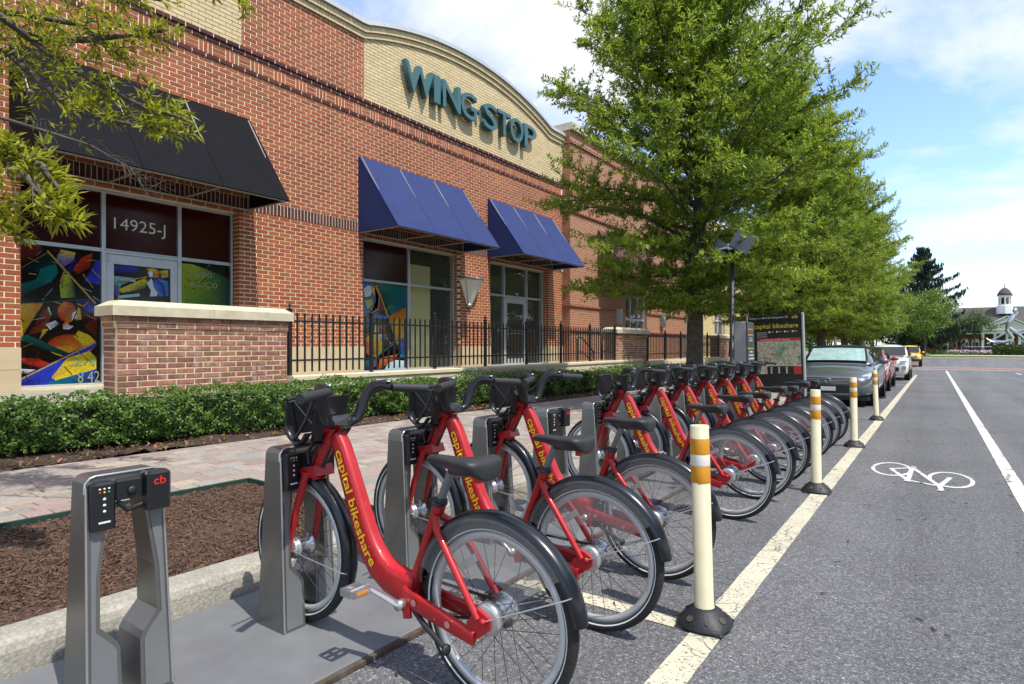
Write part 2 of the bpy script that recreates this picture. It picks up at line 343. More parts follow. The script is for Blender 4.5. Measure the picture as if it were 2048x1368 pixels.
mat('plate_grey', (0.15, 0.155, 0.165), rough=0.6, var=0.10, scale=2.5, bump=0.12, bscale=240, macro=0.12, mscale=4)
mat('rust', (0.13, 0.055, 0.02), rough=0.9, var=0.6, scale=14, col2=(0.10, 0.085, 0.07))
mat('grass', (0.10, 0.16, 0.03), rough=1, var=0.3, scale=3, bump=0.8, bscale=20)
mat('terrain', (0.09, 0.12, 0.04), rough=1, var=0.3, scale=0.2)
mat('brick_road', (0.26, 0.14, 0.11), rough=0.9, var=0.2, scale=2)
def paver_mat(name, col): return mat(name, col, rough=0.9, var=0.16, scale=35, bump=0.4, bscale=150, island=0.14, hue=0.008)
PAV = [paver_mat('paver_grey', (0.29, 0.255, 0.225)), paver_mat('paver_red', (0.285, 0.215, 0.185)), paver_mat('paver_tan', (0.33, 0.275, 0.22)), paver_mat('paver_slate', (0.26, 0.24, 0.218))]
SL = (-0.0095, 0, 0)

# ------------------------------------------------------------------ ground, road, markings
ys = [-60, -15, 0, 20, 40, 58, 70, 85, 90, 95, 140, 400, 2500]
b = MB()
for i in range(len(ys)-1):
    y0, y1 = ys[i], ys[i+1]; d = 0.05
    b.quad((-2500,y0,gz(y0)-d),(2500,y0,gz(y0)-d),(2500,y1,gz(y1)-d),(-2500,y1,gz(y1)-d))
b.build('ground', 'terrain', kind='structure')
b = MB()
yr = [-15, -5, 0, 5, 10, 20, 30, 40, 50, 58]
for i in range(len(yr)-1): b.quad((-2.93,yr[i],gz(yr[i])),(30,yr[i],gz(yr[i])),(30,yr[i+1],gz(yr[i+1])),(-2.93,yr[i+1],gz(yr[i+1])))
b.quad((-70,58,gz(58)),(90,58,gz(58)),(90,85,gz(85)),(-70,85,gz(85)))
b.build('road', 'asphalt', kind='structure')

def strip(b, x0, x1, y0, y1, h):
    n = max(1, int((y1-y0)/8)); 
    for i in range(n):
        a, c = y0+(y1-y0)*i/n, y0+(y1-y0)*(i+1)/n
        b.quad((x0,a,gz(a)+h),(x1,a,gz(a)+h),(x1,c,gz(c)+h),(x0,c,gz(c)+h))
def ragged(x0, x1, y0, y1, h, step=0.10, amp=0.0022):
    """a painted line whose edges wander a little"""
    b = MB(); n = int((y1-y0)/step); vs = []
    for i in range(n+1):
        y = y0+(y1-y0)*i/n; vs += [(x0+random.uniform(-amp,amp), y, gz(y)+h), (x1+random.uniform(-amp,amp), y, gz(y)+h)]
    b.add(vs, [(2*i,2*i+1,2*i+3,2*i+2) for i in range(n)]); return b
ragged(-0.905, -0.775, -6, 40, .004).build('lane_line', 'paint_cream', kind='structure')
ragged(0.575, 0.69, -6, 50, .004).build('lane_line', 'paint_white', kind='structure')
b = MB(); strip(b, -1.876, -0.909, 2.69, 2.80, .004); b.build('parking_mark', 'paint_cream', kind='structure')
b = MB(); b.quad((-2.5,53.6,gz(53.6)+.004),(9,53.6,gz(53.6)+.004),(9,54.2,gz(54.2)+.004),(-2.5,54.2,gz(54.2)+.004)); b.build('stop_line', 'paint_white', kind='structure')
b = MB(); b.quad((-70,57.2,gz(57.2)+.006),(90,57.2,gz(57.2)+.006),(90,60.5,gz(60.5)+.006),(-70,60.5,gz(60.5)+.006)); b.build('crosswalk', 'brick_road', kind='structure')
b = MB(); b.quad((4.0,45,gz(45)+.004),(4.13,45,gz(45)+.004),(4.13,48,gz(48)+.004),(4.0,48,gz(48)+.004)); b.build('lane_dash', 'paint_white', kind='structure')
b = MB()
for i in range(6):
    y = 46+i*.02
b.quad((-3.0,27.6,gz(27.6)+.004),(-0.909,27.6,gz(27.6)+.004),(-0.909,27.71,gz(27.7)+.004),(-3.0,27.71,gz(27.7)+.004)); b.build('parking_mark', 'paint_white', kind='structure')

# bicycle painted in the cycle lane (its wheels lie across the lane)
b = MB(); H = .004
def ring(cx, cy, rx, ry, w, n=40):
    vs = []
    for i in range(n):
        q = 2*math.pi*i/n; 
        for k in (0, 1): x = cx+(rx-k*w)*math.cos(q); y = cy+(ry-k*w*1.5)*math.sin(q); vs.append((x, y, gz(y)+H))
    b.add(vs, [(2*i,2*i+1,2*((i+1)%n)+1,2*((i+1)%n)) for i in range(n)])
def seg(x0, y0, x1, y1, w):
    d = Vector((x1-x0, y1-y0)); L = d.length; d /= L; nx, ny = -d.y*w/2, d.x*w/2
    global H; H += .0004
    b.quad((x0+nx,y0+ny,gz(y0)+H),(x0-nx,y0-ny,gz(y0)+H),(x1-nx,y1-ny,gz(y1)+H),(x1+nx,y1+ny,gz(y1)+H))
ring(-0.383, 7.72, .190, .44, .036); ring(0.128, 7.42, .193, .44, .036)
A_=(-0.39,7.72); B_=(-0.20,7.92); C_=(-0.22,7.12); D_=(0.035,6.98); E_=(0.118,7.46); F_=(0.05,6.80)
for p, q in ((A_,B_),(A_,C_),(C_,B_),(C_,D_),(B_,D_),(D_,E_),(D_,F_)): seg(*p, *q, .042)
seg(-.215,7.98,-.165,7.96,.05); seg(0.02,6.78,.06,6.76,.05); seg(-.25,7.08,-.19,7.06,.05); seg(.10,7.49,.14,7.47,.05)
b.build('cycle_symbol', 'paint_white', kind='structure')

# kerb in cast lengths, each with a rounded nose
prof = [(-2.872,-.12),(-2.885,.105),(-2.898,.135),(-2.922,.15),(-3.06,.15),(-3.06,-.12)]
kerb = thing('kerb', None, None, rot=SL); kerb['kind'] = 'structure'
km = MB(); km.prism(prof, 0, 2.99); kme = km.mesh('kerb_stone'); kme.materials.append(MATS['concrete']); fixn(kme)
for i in range(21): link('kerb_stone', kme, kerb, loc=(0, -5.6+3*i, 0))
b = MB(); b.box(-90, -3.06, 85.0, 85.18, -.4, gz(85)+.15); b.box(-3.05, 90, 85.002, 85.182, -.4, gz(85)+.15); b.build('far_kerb', 'concrete_pale', kind='structure')

# pavement: base sheet, then single pavers laid in staggered rows with mixed lengths
pave = thing('pavement', None, None, rot=SL); pave['kind'] = 'structure'
b = MB(); b.quad((-6.93,-4,.135),(-4.83,-4,.135),(-4.83,56,.135),(-6.93,56,.135)); b.quad((-4.829,2.96,.1345),(-3.061,2.96,.1345),(-3.061,56,.1345),(-4.829,56,.1345)); b.build('paver_bed', 'sand', pave)
cells = []
pw = 0.152; rows_ = int((6.93-3.07)/pw)
for r in range(rows_):
    x1 = -3.07 - r*pw; x0 = x1-pw; y = (-1.0 if x1 < -4.82 else 2.97) - random.random()*.1*(x1 < -4.82)
    while y < 19.5:
        L_ = random.choice((.152, .228, .228, .305)); cells.append((x0+.003, x1-.003, y+.003, y+L_-.003)); y += L_
def pscore(c):
    x, y = (c[0]+c[1])/2, (c[2]+c[3])/2; d = -.5736*x+.8192*y; r = .8192*x+.5736*y
    return d if d > 0.3 and abs(r/d) < .9 and (1.2/d*1208+690) < 1400 else 99+d
cells.sort(key=pscore)
def pcolor(): return random.choices((0, 1, 2, 3), (.34, .34, .18, .14))[0]
pm = {}
for c in cells[:300]:
    L_ = round(c[3]-c[2], 3); k = (L_, pcolor())
    if k not in pm:
        q = MB(); q.cbox(0, c[1]-c[0], 0, L_, -.04, 0, .004); me = q.mesh('paver'); me.materials.append(PAV[k[1]]); pm[k] = me
    link('paver', pm[k], pave, loc=(c[0], c[2], .15+random.uniform(-.0015,.0015)))
q = MB()
for c in cells[300:]:
    q.cur = pcolor(); h = .15+random.uniform(-.0015,.0015); e = .004
    q.add([(c[0],c[2],.135),(c[1],c[2],.135),(c[1],c[3],.135),(c[0],c[3],.135),(c[0]+e,c[2]+e,h),(c[1]-e,c[2]+e,h),(c[1]-e,c[3]-e,h),(c[0]+e,c[3]-e,h)],[(4,5,6,7),(0,1,5,4),(1,2,6,5),(2,3,7,6),(3,0,4,7)])
tag(q.build('paving', PAV, pave), kind='stuff')
b = MB(); b.quad((-6.93,19.5,.15),(-3.061,19.5,.15),(-3.061,56,.15),(-6.93,56,.15)); b.build('paving', 'paver_red', pave)
b = MB(); b.box(-4.828, -4.806, -4, 2.955, .08, .158); b.box(-4.806, -3.07, 2.935, 2.957, .08, .158); b.build('edging_strip', 'edging', pave)

# mulch pit under the near tree, planting bed behind the pavement
def rough_sheet(x0, x1, y0, y1, nx, ny, h, amp):
    X, Y = np.meshgrid(np.linspace(x0,x1,nx), np.linspace(y0,y1,ny)); Z = h + amp*RNG.normal(size=X.shape) + amp*1.4*np.sin(X*5+1)*np.cos(Y*3)
    v = np.stack([X.ravel(),Y.ravel(),Z.ravel()],1); i = np.arange(ny-1)[:,None]*nx+np.arange(nx-1)[None,:]
    i = i.ravel(); return v, np.stack([i,i+1,i+nx+1,i+nx],1)
v, f = rough_sheet(-4.805, -3.062, -4, 2.934, 50, 200, .118, .007)
link('mulch_pit', fast_mesh('mulch_pit', v, f, 'mulch', smooth=True), rot=SL, kind='structure')
v, f = rough_sheet(-8.38, -6.93, -4, 56, 24, 700, .15, .012)
link('planting_bed', fast_mesh('planting_bed', v, f, 'soil', smooth=True), rot=SL, kind='structure')

def chips(n, x0, x1, y0, y1, h, l0, l1, w0, w1, tilt=0.35, bias=None):
    c = np.stack([RNG.uniform(x0,x1,n), RNG.uniform(y0,y1,n), h+RNG.uniform(0,.014,n)],1)
    a = RNG.uniform(0,2*np.pi,n); L_ = RNG.uniform(l0,l1,n)/2; w = RNG.uniform(w0,w1,n)/2; t = RNG.normal(0,tilt,n)
    u = np.stack([np.cos(a)*np.cos(t),np.sin(a)*np.cos(t),np.sin(t)],1)*L_[:,None]
    s = RNG.normal(0,tilt,n); p = np.stack([-np.sin(a)*np.cos(s),np.cos(a)*np.cos(s),np.sin(s)],1)*w[:,None]
    th = np.array([0,0,.004]); A = np.stack([c-u-p,c+u-p*.6,c+u*1.05+p*.7,c-u+p],1); B = A+th
    v = np.concatenate([A,B],1).reshape(-1,3); o = np.arange(n)[:,None]*8
    f = np.concatenate([o+np.array([[4,5,6,7]]),o+np.array([[0,1,5,4]]),o+np.array([[1,2,6,5]]),o+np.array([[2,3,7,6]]),o+np.array([[3,0,4,7]])],0)
    return v, f
v, f = chips(26000, -4.80, -3.065, -1.2, 2.93, .118, .010, .042, .003, .008)
link('mulch_chips', fast_mesh('mulch_chips', v, f, 'mulch_chip'), rot=SL, label='brown shredded bark mulch filling the tree pit beside the kerb', cat='mulch', kind='stuff')
v, f = chips(4500, -7.7, -6.935, -1.5, 16, .155, .015, .05, .004, .012)
link('bed_litter', fast_mesh('bed_litter', v, f, 'mulch_chip'), rot=SL, label='dark mulch scattered along the foot of the hedge', cat='mulch', kind='stuff')
v, f = chips(520, -7.65, -6.85, -0.5, 14, .163, .025, .06, .012, .028, .5)
link('fallen_leaves', fast_mesh('fallen_leaves', v, f, 'dead_leaf'), rot=SL, label='dry tan leaves fallen in front of the hedge', cat='leaves', kind='stuff')
v, f = chips(200, -2.5, 3.0, 1.2, 14, .003, .01, .05, .003, .008, .1)
mat('twig_dark', (0.05,0.035,0.025), rough=.9, island=.6)
link('road_litter', fast_mesh('road_litter', v, f, 'twig_dark'), rot=SL, label='small dark twigs and leaf scraps lying on the asphalt', cat='litter', kind='stuff')

# terrace behind the hedge
b = MB(); b.box(-10.70, -8.62, -6, 60, -.6, .60); b.box(-8.62, -8.40, -6, 5.86, -.6, .598); b.build('terrace', 'concrete', kind='structure')
w = thing('retaining_wall', 'low pale concrete wall carrying the black fence above the hedge', 'wall', (0,0,0))
for i in range(8):
    y0 = 5.86+i*1.76; q = MB(); y1 = y0+1.755
    q.prism([(-8.62,-.3),(-8.36,-.3),(-8.36,.70),(-8.33,.705),(-8.33,.765),(-8.345,.775),(-8.62,.775)], y0, y1); o = q.build('wall_stone', 'concrete_pale', w); fixn(o.data)

# steel plates the docks stand on
for i, (y0, y1, lab) in enumerate(((-0.62, 4.30, 'nearer grey steel base plate with rusty edge under the bicycle docks'), (4.31, 9.6, 'farther grey steel base plate under the far bicycle docks'))):
    t = thing('dock_plate', lab, 'base plate', rot=SL, group='steel plates under the docks')
    q = MB(); q.cbox(-2.845, -1.89, y0, y1, .006, .030, .003); q.build('plate', 'plate_grey', t)
    q = MB(); q.box(-1.889, -1.868, y0, y1, .004, .022); q.build('edge_lip', 'rust', t)
# ------------------------------------------------------------------ main storefront building
mat('mortar', (0.80, 0.68, 0.50), rough=0.95, var=0.08, scale=20, bump=0.3, bscale=160)
mat('mortar_cream', (0.24, 0.19, 0.12), rough=0.95, var=0.1, scale=20)
mat('brick_red', (0.305, 0.082, 0.026), rough=0.85, var=0.16, scale=26, bump=0.35, bscale=140, island=0.18, hue=0.009, macro=0.16, mscale=0.8)
mat('brick_dark', (0.070, 0.018, 0.015), rough=0.85, var=0.2, scale=26, bump=0.35, bscale=140, island=0.38, hue=0.012)
mat('brick_cream', (0.60, 0.47, 0.26), rough=0.85, var=0.08, scale=22, bump=0.25, bscale=120, island=0.09)
mat('coping_metal', (0.42, 0.43, 0.42), rough=0.45, metal=0.3, var=0.05, scale=3)
mat('aluminium', (0.52, 0.55, 0.58), rough=0.38, metal=0.55, var=0.05, scale=6)
mat('film_maroon', (0.036, 0.004, 0.004), rough=0.12, spec=0.3)
mat('interior_dark', (0.06, 0.055, 0.04), rough=0.9); mat('interior_cream', (0.86, 0.76, 0.42), rough=0.9)
glass_mat('shop_glass', (0.88, 0.90, 0.86), 0.03, refl=0.75)
attr_mat('mural_print', 0.10)
mat('letter_teal', (0.026, 0.09, 0.10), rough=0.42, var=0.05, scale=4); mat('letter_face', (0.042, 0.125, 0.135), rough=0.45)
mat('white_vinyl', (0.75, 0.73, 0.68), rough=0.5)
mat('steel_dull', (0.45, 0.45, 0.43), rough=0.35, metal=0.85)
mat('lamp_white', (0.82, 0.78, 0.68), rough=0.35)
CH, BL, WX = 0.0785, 0.248, -10.68
Z0 = 1.235; YL, YR = -2.6, 18.33
BAYS = [(3.04, 6.34), (9.345, 12.76), (14.15, 17.38)]
HEAD = Z0 + 32*CH
def arc_z(y):
    if y <= 9.33 or y >= 17.40: return 8.25
    return 8.25 + math.sqrt(11.7**2-(y-13.365)**2) - math.sqrt(11.7**2-4.035**2)
bldg = thing('storefront_building', 'red brick shop building with cream arched parapet, blue and black awnings', 'building')
def bricks_in(y0, y1, phase):
    """cut a course into bricks between two ends"""
    out_ = []; k = math.floor((y0-phase)/BL); 
    while True:
        a = phase+k*BL; c = a+BL; k += 1
        if a >= y1-1e-4: break
        a2, c2 = max(a+.0078, y0), min(c-.0078, y1)
        if a <= y0: a2 = y0
        if c >= y1: c2 = y1
        if c2-a2 > .02: out_.append((a2, c2))
    return out_
pieces = []                     # (y0,y1,z0,z1,x_front,material)
for i in range(0, 66):
    z0, z1 = Z0+i*CH+.0078, Z0+(i+1)*CH-.0078; ph = BL/2*(i % 2)
    if 33 <= i <= 35: continue
    if i < 32:
        spans = []; a = YL
        for p, q in BAYS: spans.append((a, p)); a = q
        spans.append((a, YR))
    else: spans = [(YL, YR)]
    for p, q in spans:
        for y0, y1 in bricks_in(p, q, ph): pieces.append((y0, y1, z0, z1, WX, 0))
n = int((YR-YL)/CH)
for k in range(n): pieces.append((YL+k*CH+.0062, YL+(k+1)*CH-.0062, Z0+33*CH+.003, Z0+36*CH-.0078, WX+.008, 1))
for y0, y1 in bricks_in(YL, YR, 0): pieces.append((y0, y1, Z0+66*CH+.004, Z0+67*CH-.004, WX+.020, 1))
k = 0; y = YL
while y < YR-BL:
    if k % 2:
        for j in range(3): pieces.append((y+j*BL/3+.008, y+(j+1)*BL/3-.008, Z0+67*CH+.008, Z0+70*CH-.005, WX, 0))
    else:
        for j in range(3): pieces.append((y+.008, y+BL-.008, Z0+(67+j)*CH+.008, Z0+(68+j)*CH-.008, WX, 0))
    y += BL; k += 1
for y0, y1 in bricks_in(YL, YR, 0): pieces.append((y0, y1, Z0+70*CH+.004, Z0+71*CH-.003, WX+.020, 1))
for y0, y1 in bricks_in(YL, YR, BL/2): pieces.append((y0, y1, Z0+71*CH+.003, Z0+72*CH-.004, WX+.042, 1))
for i in range(72, 101):
    z0, z1 = Z0+i*CH+.0078, Z0+(i+1)*CH-.0078; ph = BL/2*(i % 2)
    for p, q, m in ((YL, 6.385, 2), (6.385, 9.36, 0), (9.36, YR, 2)):
        for y0, y1 in bricks_in(p, q, ph):
            if z1 > arc_z((y0+y1)/2)+.13: continue
            g = .003 if m == 2 else 0
            pieces.append((y0-g*(y0 > p), y1+g*(y1 < q), z0-g, z1+g, WX, m))
# reveals of the openings
for p, q in BAYS:
    for i in range(0, 32):
        z0, z1 = Z0+i*CH+.0078, Z0+(i+1)*CH-.0078
        pieces.append((q, q+.08, z0, z1, WX-.11, 3)); pieces.append((p-.08, p, z0, z1, WX-.11, 3))
def in_view(y, z):
    d = -.5736*WX+.8192*y; r = .8192*WX+.5736*y
    if d < 1: return 99
    u = 1024+1208*r/d; v = 690-1208*(z-1.27)/d
    if not (0 < u < 1120 and 0 < v < 1368): return 99
    for a0, a1 in ((2.9, 6.53), (9.18, 12.88), (14, 17.6)):
        if a0 < y < a1 and 3.8 < z < 5.6: return 99
    if z < 2.0 and (y < 9.2 or u < 600): return 99
    return d
full = [p for p in pieces if p[5] == 0 and abs(p[1]-p[0]-(BL-.0156)) < 1e-3 and abs(p[3]-p[2]-(CH-.0156)) < 1e-3]
full.sort(key=lambda p: in_view((p[0]+p[1])/2, p[2])); chosen = full[:300]; cset = set(id(p) for p in chosen)
def brick_box(q, y0, y1, z0, z1, xf, dep=.10, e=.003):
    q.add([(xf-dep,y0,z0),(xf-dep,y1,z0),(xf-dep,y1,z1),(xf-dep,y0,z1),(xf-e,y0,z0),(xf-e,y1,z0),(xf-e,y1,z1),(xf-e,y0,z1),(xf,y0+e,z0+e),(xf,y1-e,z0+e),(xf,y1-e,z1-e),(xf,y0+e,z1-e)],
          [(8,9,10,11),(4,5,9,8),(5,6,10,9),(6,7,11,10),(7,4,8,11),(0,1,5,4),(1,2,6,5),(2,3,7,6),(3,0,4,7)])
q = MB(); brick_box(q, 0, BL-.0156, 0, CH-.0156, 0); bme = q.mesh('brick'); bme.materials.append(MATS['brick_red'])
wall = thing('wall', None, None); wall.parent = bldg
for p in chosen: link('brick', bme, wall, loc=(p[4]+random.uniform(-.001,.001), p[0], p[2]))
q = MB()
for p in pieces:
    if id(p) in cset: continue
    q.cur = 0 if p[5] == 3 else p[5]
    if p[5] == 3: q.box(p[4]-.15, p[4], p[0], p[1], p[2], p[3])
    else: brick_box(q, *p[:5])
tag(q.build('brickwork', ['brick_red', 'brick_dark', 'brick_cream'], wall), kind='stuff')
# core behind the bricks (the mortar joints)
q = MB(); cx0, cx1 = -11.05, WX-.007
a = YL
for p, r in BAYS+[(YR, None)]:
    q.box(cx0, cx1, a+.002 if a != YL else a, p-.006, .6, HEAD+.002); a = (r or 0)+.006
    if r is None: break
q.box(cx0, cx1, YL, YR, HEAD+.0078, Z0+72*CH)
q.box(cx1+.001, WX+.002, YL, YR, Z0+33*CH+.008, Z0+36*CH-.012); q.box(cx1+.001, WX+.014, YL, YR, Z0+66*CH+.010, Z0+67*CH-.010); q.box(cx1+.001, WX+.014, YL, YR, Z0+70*CH+.008, Z0+71*CH-.004); q.box(cx1+.001, WX+.036, YL, YR, Z0+71*CH+.004, Z0+72*CH-.010)
q.box(cx0, cx1, 6.385, 9.36, Z0+72*CH, 8.42)
q.cur = 1; q.box(cx0, cx1, YL, 6.384, Z0+72*CH, 8.42)
yy = [9.361+i*(YR-9.361)/40 for i in range(41)]
q.prism([(9.361, Z0+72*CH)] + [(YR, Z0+72*CH)] + [(y, arc_z(y)+.2) for y in reversed(yy)], cx0, cx1, 'x')
o = q.build('wall_core', ['mortar', 'mortar_cream'], wall); fixn(o.data)
# cream stone base in two rows of blocks
sb = thing('stone_base', None, None); sb.parent = bldg
a = YL
for p, r in BAYS+[(YR, 0)]:
    nb = max(1, round((p-a)/1.15)); L_ = (p-a)/nb
    for i in range(nb):
        for z0, z1 in ((.602, .915), (.921, 1.232)):
            b = MB(); b.box(WX-.25, WX+.022, a+i*L_+.003, a+(i+1)*L_-.003, z0, z1); b.build('stone_block', 'stone_cream', sb)
    a = r
# cornice: two corbelled rows of upright cream bricks following the arch, metal coping on top
path = []; y = YL
while y < YR:
    path.append((y, arc_z(y))); y += .02
S = [0]
for i in range(1, len(path)): S.append(S[-1]+math.hypot(path[i][0]-path[i-1][0], path[i][1]-path[i-1][1]))
def at_s(s):
    i = min(max(np.searchsorted(S, s), 1), len(S)-1); t = (s-S[i-1])/(S[i]-S[i-1]); p0, p1 = path[i-1], path[i]
    return (p0[0]+(p1[0]-p0[0])*t, p0[1]+(p1[1]-p0[1])*t)
def ribbon(q, s0, s1, h0, h1, xf, xb, top_in=0.0):
    (ya, za), (yb, zb) = at_s(s0), at_s(s1)
    q.add([(xb,ya,za+h0),(xb,yb,zb+h0),(xb,yb,zb+h1),(xb,ya,za+h1),(xf,ya,za+h0),(xf,yb,zb+h0),(xf-top_in,yb,zb+h1),(xf-top_in,ya,za+h1)],
          [(4,5,6,7),(0,1,5,4),(1,2,6,5),(2,3,7,6),(3,0,4,7),(0,3,2,1)])
q = MB(); TS = S[-1]; ns = int(TS/.0785)
for i in range(ns):
    s0, s1 = i*TS/ns+.0025, (i+1)*TS/ns-.0025
    ribbon(q, s0, s1, 0, .122, WX+.05, WX-.05); ribbon(q, s0, s1, .128, .272, WX+.10, WX-.05)
q.cur = 1
for i in range(120): ribbon(q, i*TS/120, (i+1)*TS/120, .002, .12, WX+.045, WX-.05); ribbon(q, i*TS/120, (i+1)*TS/120, .13, .27, WX+.095, WX-.05)
tag(q.build('cornice', ['brick_cream', 'mortar_cream'], bldg), kind='stuff')
for i in range(22):
    q = MB(); m_ = 6
    for k in range(m_): ribbon(q, (i+k/m_)*TS/22+(.004 if k == 0 else 0), (i+(k+1)/m_)*TS/22-(.004 if k == m_-1 else 0), .275, .40, WX+.16, WX-.45, .03)
    q.build('coping_panel', 'coping_metal', bldg)
b = MB(); b.box(-30, -11.06, YL, YR, 7.2, 7.9); b.box(-30, -29.8, YL, YR, .6, 7.2); b.build('roof', 'interior_dark', bldg)
# interior seen through the glass
b = MB(); b.box(-15, -14.9, YL, YR, .6, 3.9); b.box(-14.9, -11.06, YL, YR, .58, .605); b.box(-14.9, -11.06, YL, YR, 3.85, 3.9); b.box(-14.9, -11.06, 8.9, 9.0, .6, 3.85); b.box(-14.9,-11.06,13.4,13.5,.6,3.85); b.box(-14.9,-11.06,2.0,2.1,.6,3.85); b.box(-14.9,-11.06,18.15,18.3,.6,3.85)
b.build('interior', 'interior_dark', bldg)
b = MB(); b.box(-11.16, -11.10, 11.04, 12.02, .61, 3.36); b.box(-13.6, -11.85, 12.3, 12.36, .61, 3.0); b.build('partition', 'interior_cream', bldg)

# --- storefront frames. local layout: list of panes (y0,y1,z0,z1,kind)
FX = -10.93
def bar(q, y0, y1, z0, z1, x0=FX-.05, x1=FX+.06): q.cbox(x0, x1, y0, y1, z0, z1, .004)
def mural(name, rect, shapes, parent, lift=.004):
    """flat printed film: rect=(y0,y1,z0,z1); shapes in 0..1 pane coordinates, (points, colours), later ones on top"""
    y0, y1, z0, z1 = rect; vs = []; fs = []; cs = []
    rq = random.Random(len(shapes)*7); shapes = list(shapes)
    for k in range(34):
        u, v = rq.random()*.9, rq.random()*.92; a = rq.uniform(-1.2,1.2); l_ = rq.uniform(.06,.24); shapes.append((ln(u, v, min(1,u+l_*math.cos(a)), min(1,max(0,v+l_*.6*math.sin(a))), rq.uniform(.003,.007)), rq.choice([BK,BK,BK,GO,GO,(.25,.3,.35),TE,DR])))
    for k, (pts, cl) in enumerate(shapes):
        x = FX+lift+k*.00006; o_ = len(vs)
        n_ = len(pts); cl = list(cl) if isinstance(cl, list) else [cl]*n_
        cl = [cl[int(i*len(cl)/n_)] for i in range(n_)]
        cu = sum(p[0] for p in pts)/n_; cv = sum(p[1] for p in pts)/n_
        cc = tuple(sum(c[i] for c in cl)/n_ for i in range(3))
        P = [(cu, cv)]+list(pts); C_ = [cc]+cl
        for (u, v), c in zip(P, C_):
            u = min(max(u, 0), 1); v = min(max(v, 0), 1); vs.append((x, y0+u*(y1-y0), z1-v*(z1-z0))); cs.append((*c, 1))
        for i in range(n_): fs.append((o_, o_+1+i, o_+1+(i+1) % n_))
    me = bpy.data.meshes.new(name); me.from_pydata(vs, [], fs); at = me.color_attributes.new('print', 'FLOAT_COLOR', 'POINT')
    at.data.foreach_set('color', [x for c in cs for x in c]); me.materials.append(MATS['mural_print'])
    return link(name, me, parent)
def ell(cx, cy, rx, ry, n=18, a0=0, a1=360): return [(cx+rx*math.cos(R(a0+(a1-a0)*i/n)), cy+ry*math.sin(R(a0+(a1-a0)*i/n))) for i in range(n)]
def ln(x0, y0, x1, y1, w=.008):
    d = math.hypot(x1-x0, (y1-y0)); a, c = -(y1-y0)/d*w, (x1-x0)/d*w*.5; return [(x0+a,y0+c),(x0-a,y0-c),(x1-a,y1-c),(x1+a,y1+c)]
BK=(.004,.004,.005); GO=(.42,.28,.05); RD=(.42,.03,.012); DR=(.14,.01,.01); TE=(.0,.14,.13); DT=(.0,.03,.035); YE=(.62,.46,.02); LI=(.33,.42,.02); PU=(.11,.06,.36); BU=(.02,.04,.42); DB=(.008,.01,.10); WH=(.6,.66,.7); OR=(.55,.13,.02); BR=(.22,.05,.015); SK=(.30,.52,.60)
frame_sh = [([(0,0),(1,0),(1,1),(0,1)], BK)]
def P6(*pts): return [((x-60)/630, (y-75-(x-60)*.1)/(1255-(x-60)*.13)) for x, y in pts]
M1 = frame_sh + [
 (P6((62,85),(215,95),(235,150),(100,250),(62,245)), [DR,DR,BK,DR]), (P6((62,300),(250,140),(330,240),(200,330)), [BK,DT]),
 (P6((62,440),(185,400),(220,300),(330,250),(350,330),(300,410),(150,500),(62,560)), [TE,TE,TE,DT]),
 (P6((372,125),(488,150),(470,225),(395,278),(330,225)), [YE,PU,PU,BU]), (P6((540,190),(625,150),(600,280),(510,345),(460,300)), [RD,DR,RD]),
 (P6((655,215),(685,210),(685,440),(560,400),(600,320)), [BU,BU,DB]), (P6((420,290),(530,160),(470,300),(400,420),(375,400)), [DB,DT]),
 (P6((395,345),(430,345),(475,440),(490,550),(372,556),(362,450)), [LI,LI,DT,DT,LI,LI]),
 (P6((62,612),(232,600),(62,915)), [YE,OR,YE]), (P6((130,880),(250,640),(300,700),(250,850)), [DR,BR]),
 (P6((490,580),(655,560),(655,700),(590,680)), [DB,BU]), (P6((560,800),(660,720),(660,940)), [DR,BK]),
 (ell(.57,.47,.115,.075), [RD,RD,OR,RD]), (P6((395,700),(420,640),(470,640),(490,720),(450,770),(400,780)), [BR,OR]),
 (P6((462,690),(495,665),(495,735),(455,755)), WH), (P6((505,640),(522,650),(535,745),(490,755)), [YE,GO]),
 (P6((385,790),(420,760),(440,800),(470,805),(440,835),(390,832)), [OR,WH]), (P6((255,790),(330,755),(360,790),(290,840)), [WH,BK,WH]),
 (P6((300,830),(355,795),(380,825),(325,855)), BK), (P6((235,835),(280,830),(208,930)), [YE,GO]), (P6((270,640),(280,635),(300,700),(292,710)), WH),
 (ell(.62,.72,.29,.085,22), [OR,YE,YE,RD,RD,RD]), (P6((510,845),(600,890),(650,945),(560,990),(470,900)), [YE,YE]),
 (P6((62,890),(120,880),(440,1050),(400,1075),(62,930)), [TE,DT,DT]), (P6((62,1085),(200,1090),(290,1140),(230,1180),(62,1120)), [RD,DR]),
 (P6((62,1180),(180,1190),(120,1230),(62,1220)), [WH,BK]), (P6((62,1270),(420,1050),(655,950),(655,990),(62,1320)), [DB,BU,BK]),
 (P6((62,1290),(330,1130),(450,1080),(300,1330),(62,1335)), [BU,BU,DB]), (P6((420,1090),(600,1030),(655,1090),(655,1190),(330,1290),(300,1260)), [YE,LI,YE,GO]),
 (P6((290,1300),(655,1190),(655,1310),(260,1335)), [TE,BU,DB,TE]),
 (P6(*[(x,y) for x,y in ((66,1272),(640,948),(655,955),(66,1285))]), GO), (P6((260,140),(275,135),(655,600),(645,612)), GO), (P6((375,480),(365,400),(400,300),(410,305),(375,410),(383,478)), GO),
 (P6((66,300),(270,150),(276,156),(66,312)), (.2,.1,.02)), (P6((66,910),(230,602),(238,604),(70,925)), GO), (P6((66,606),(655,560),(655,565),(66,612)), (.02,.12,.12)),
 (P6((555,695),(655,740),(655,748),(553,703)), OR), (P6((500,600),(545,620),(590,585),(594,592),(545,632),(497,608)), GO)]
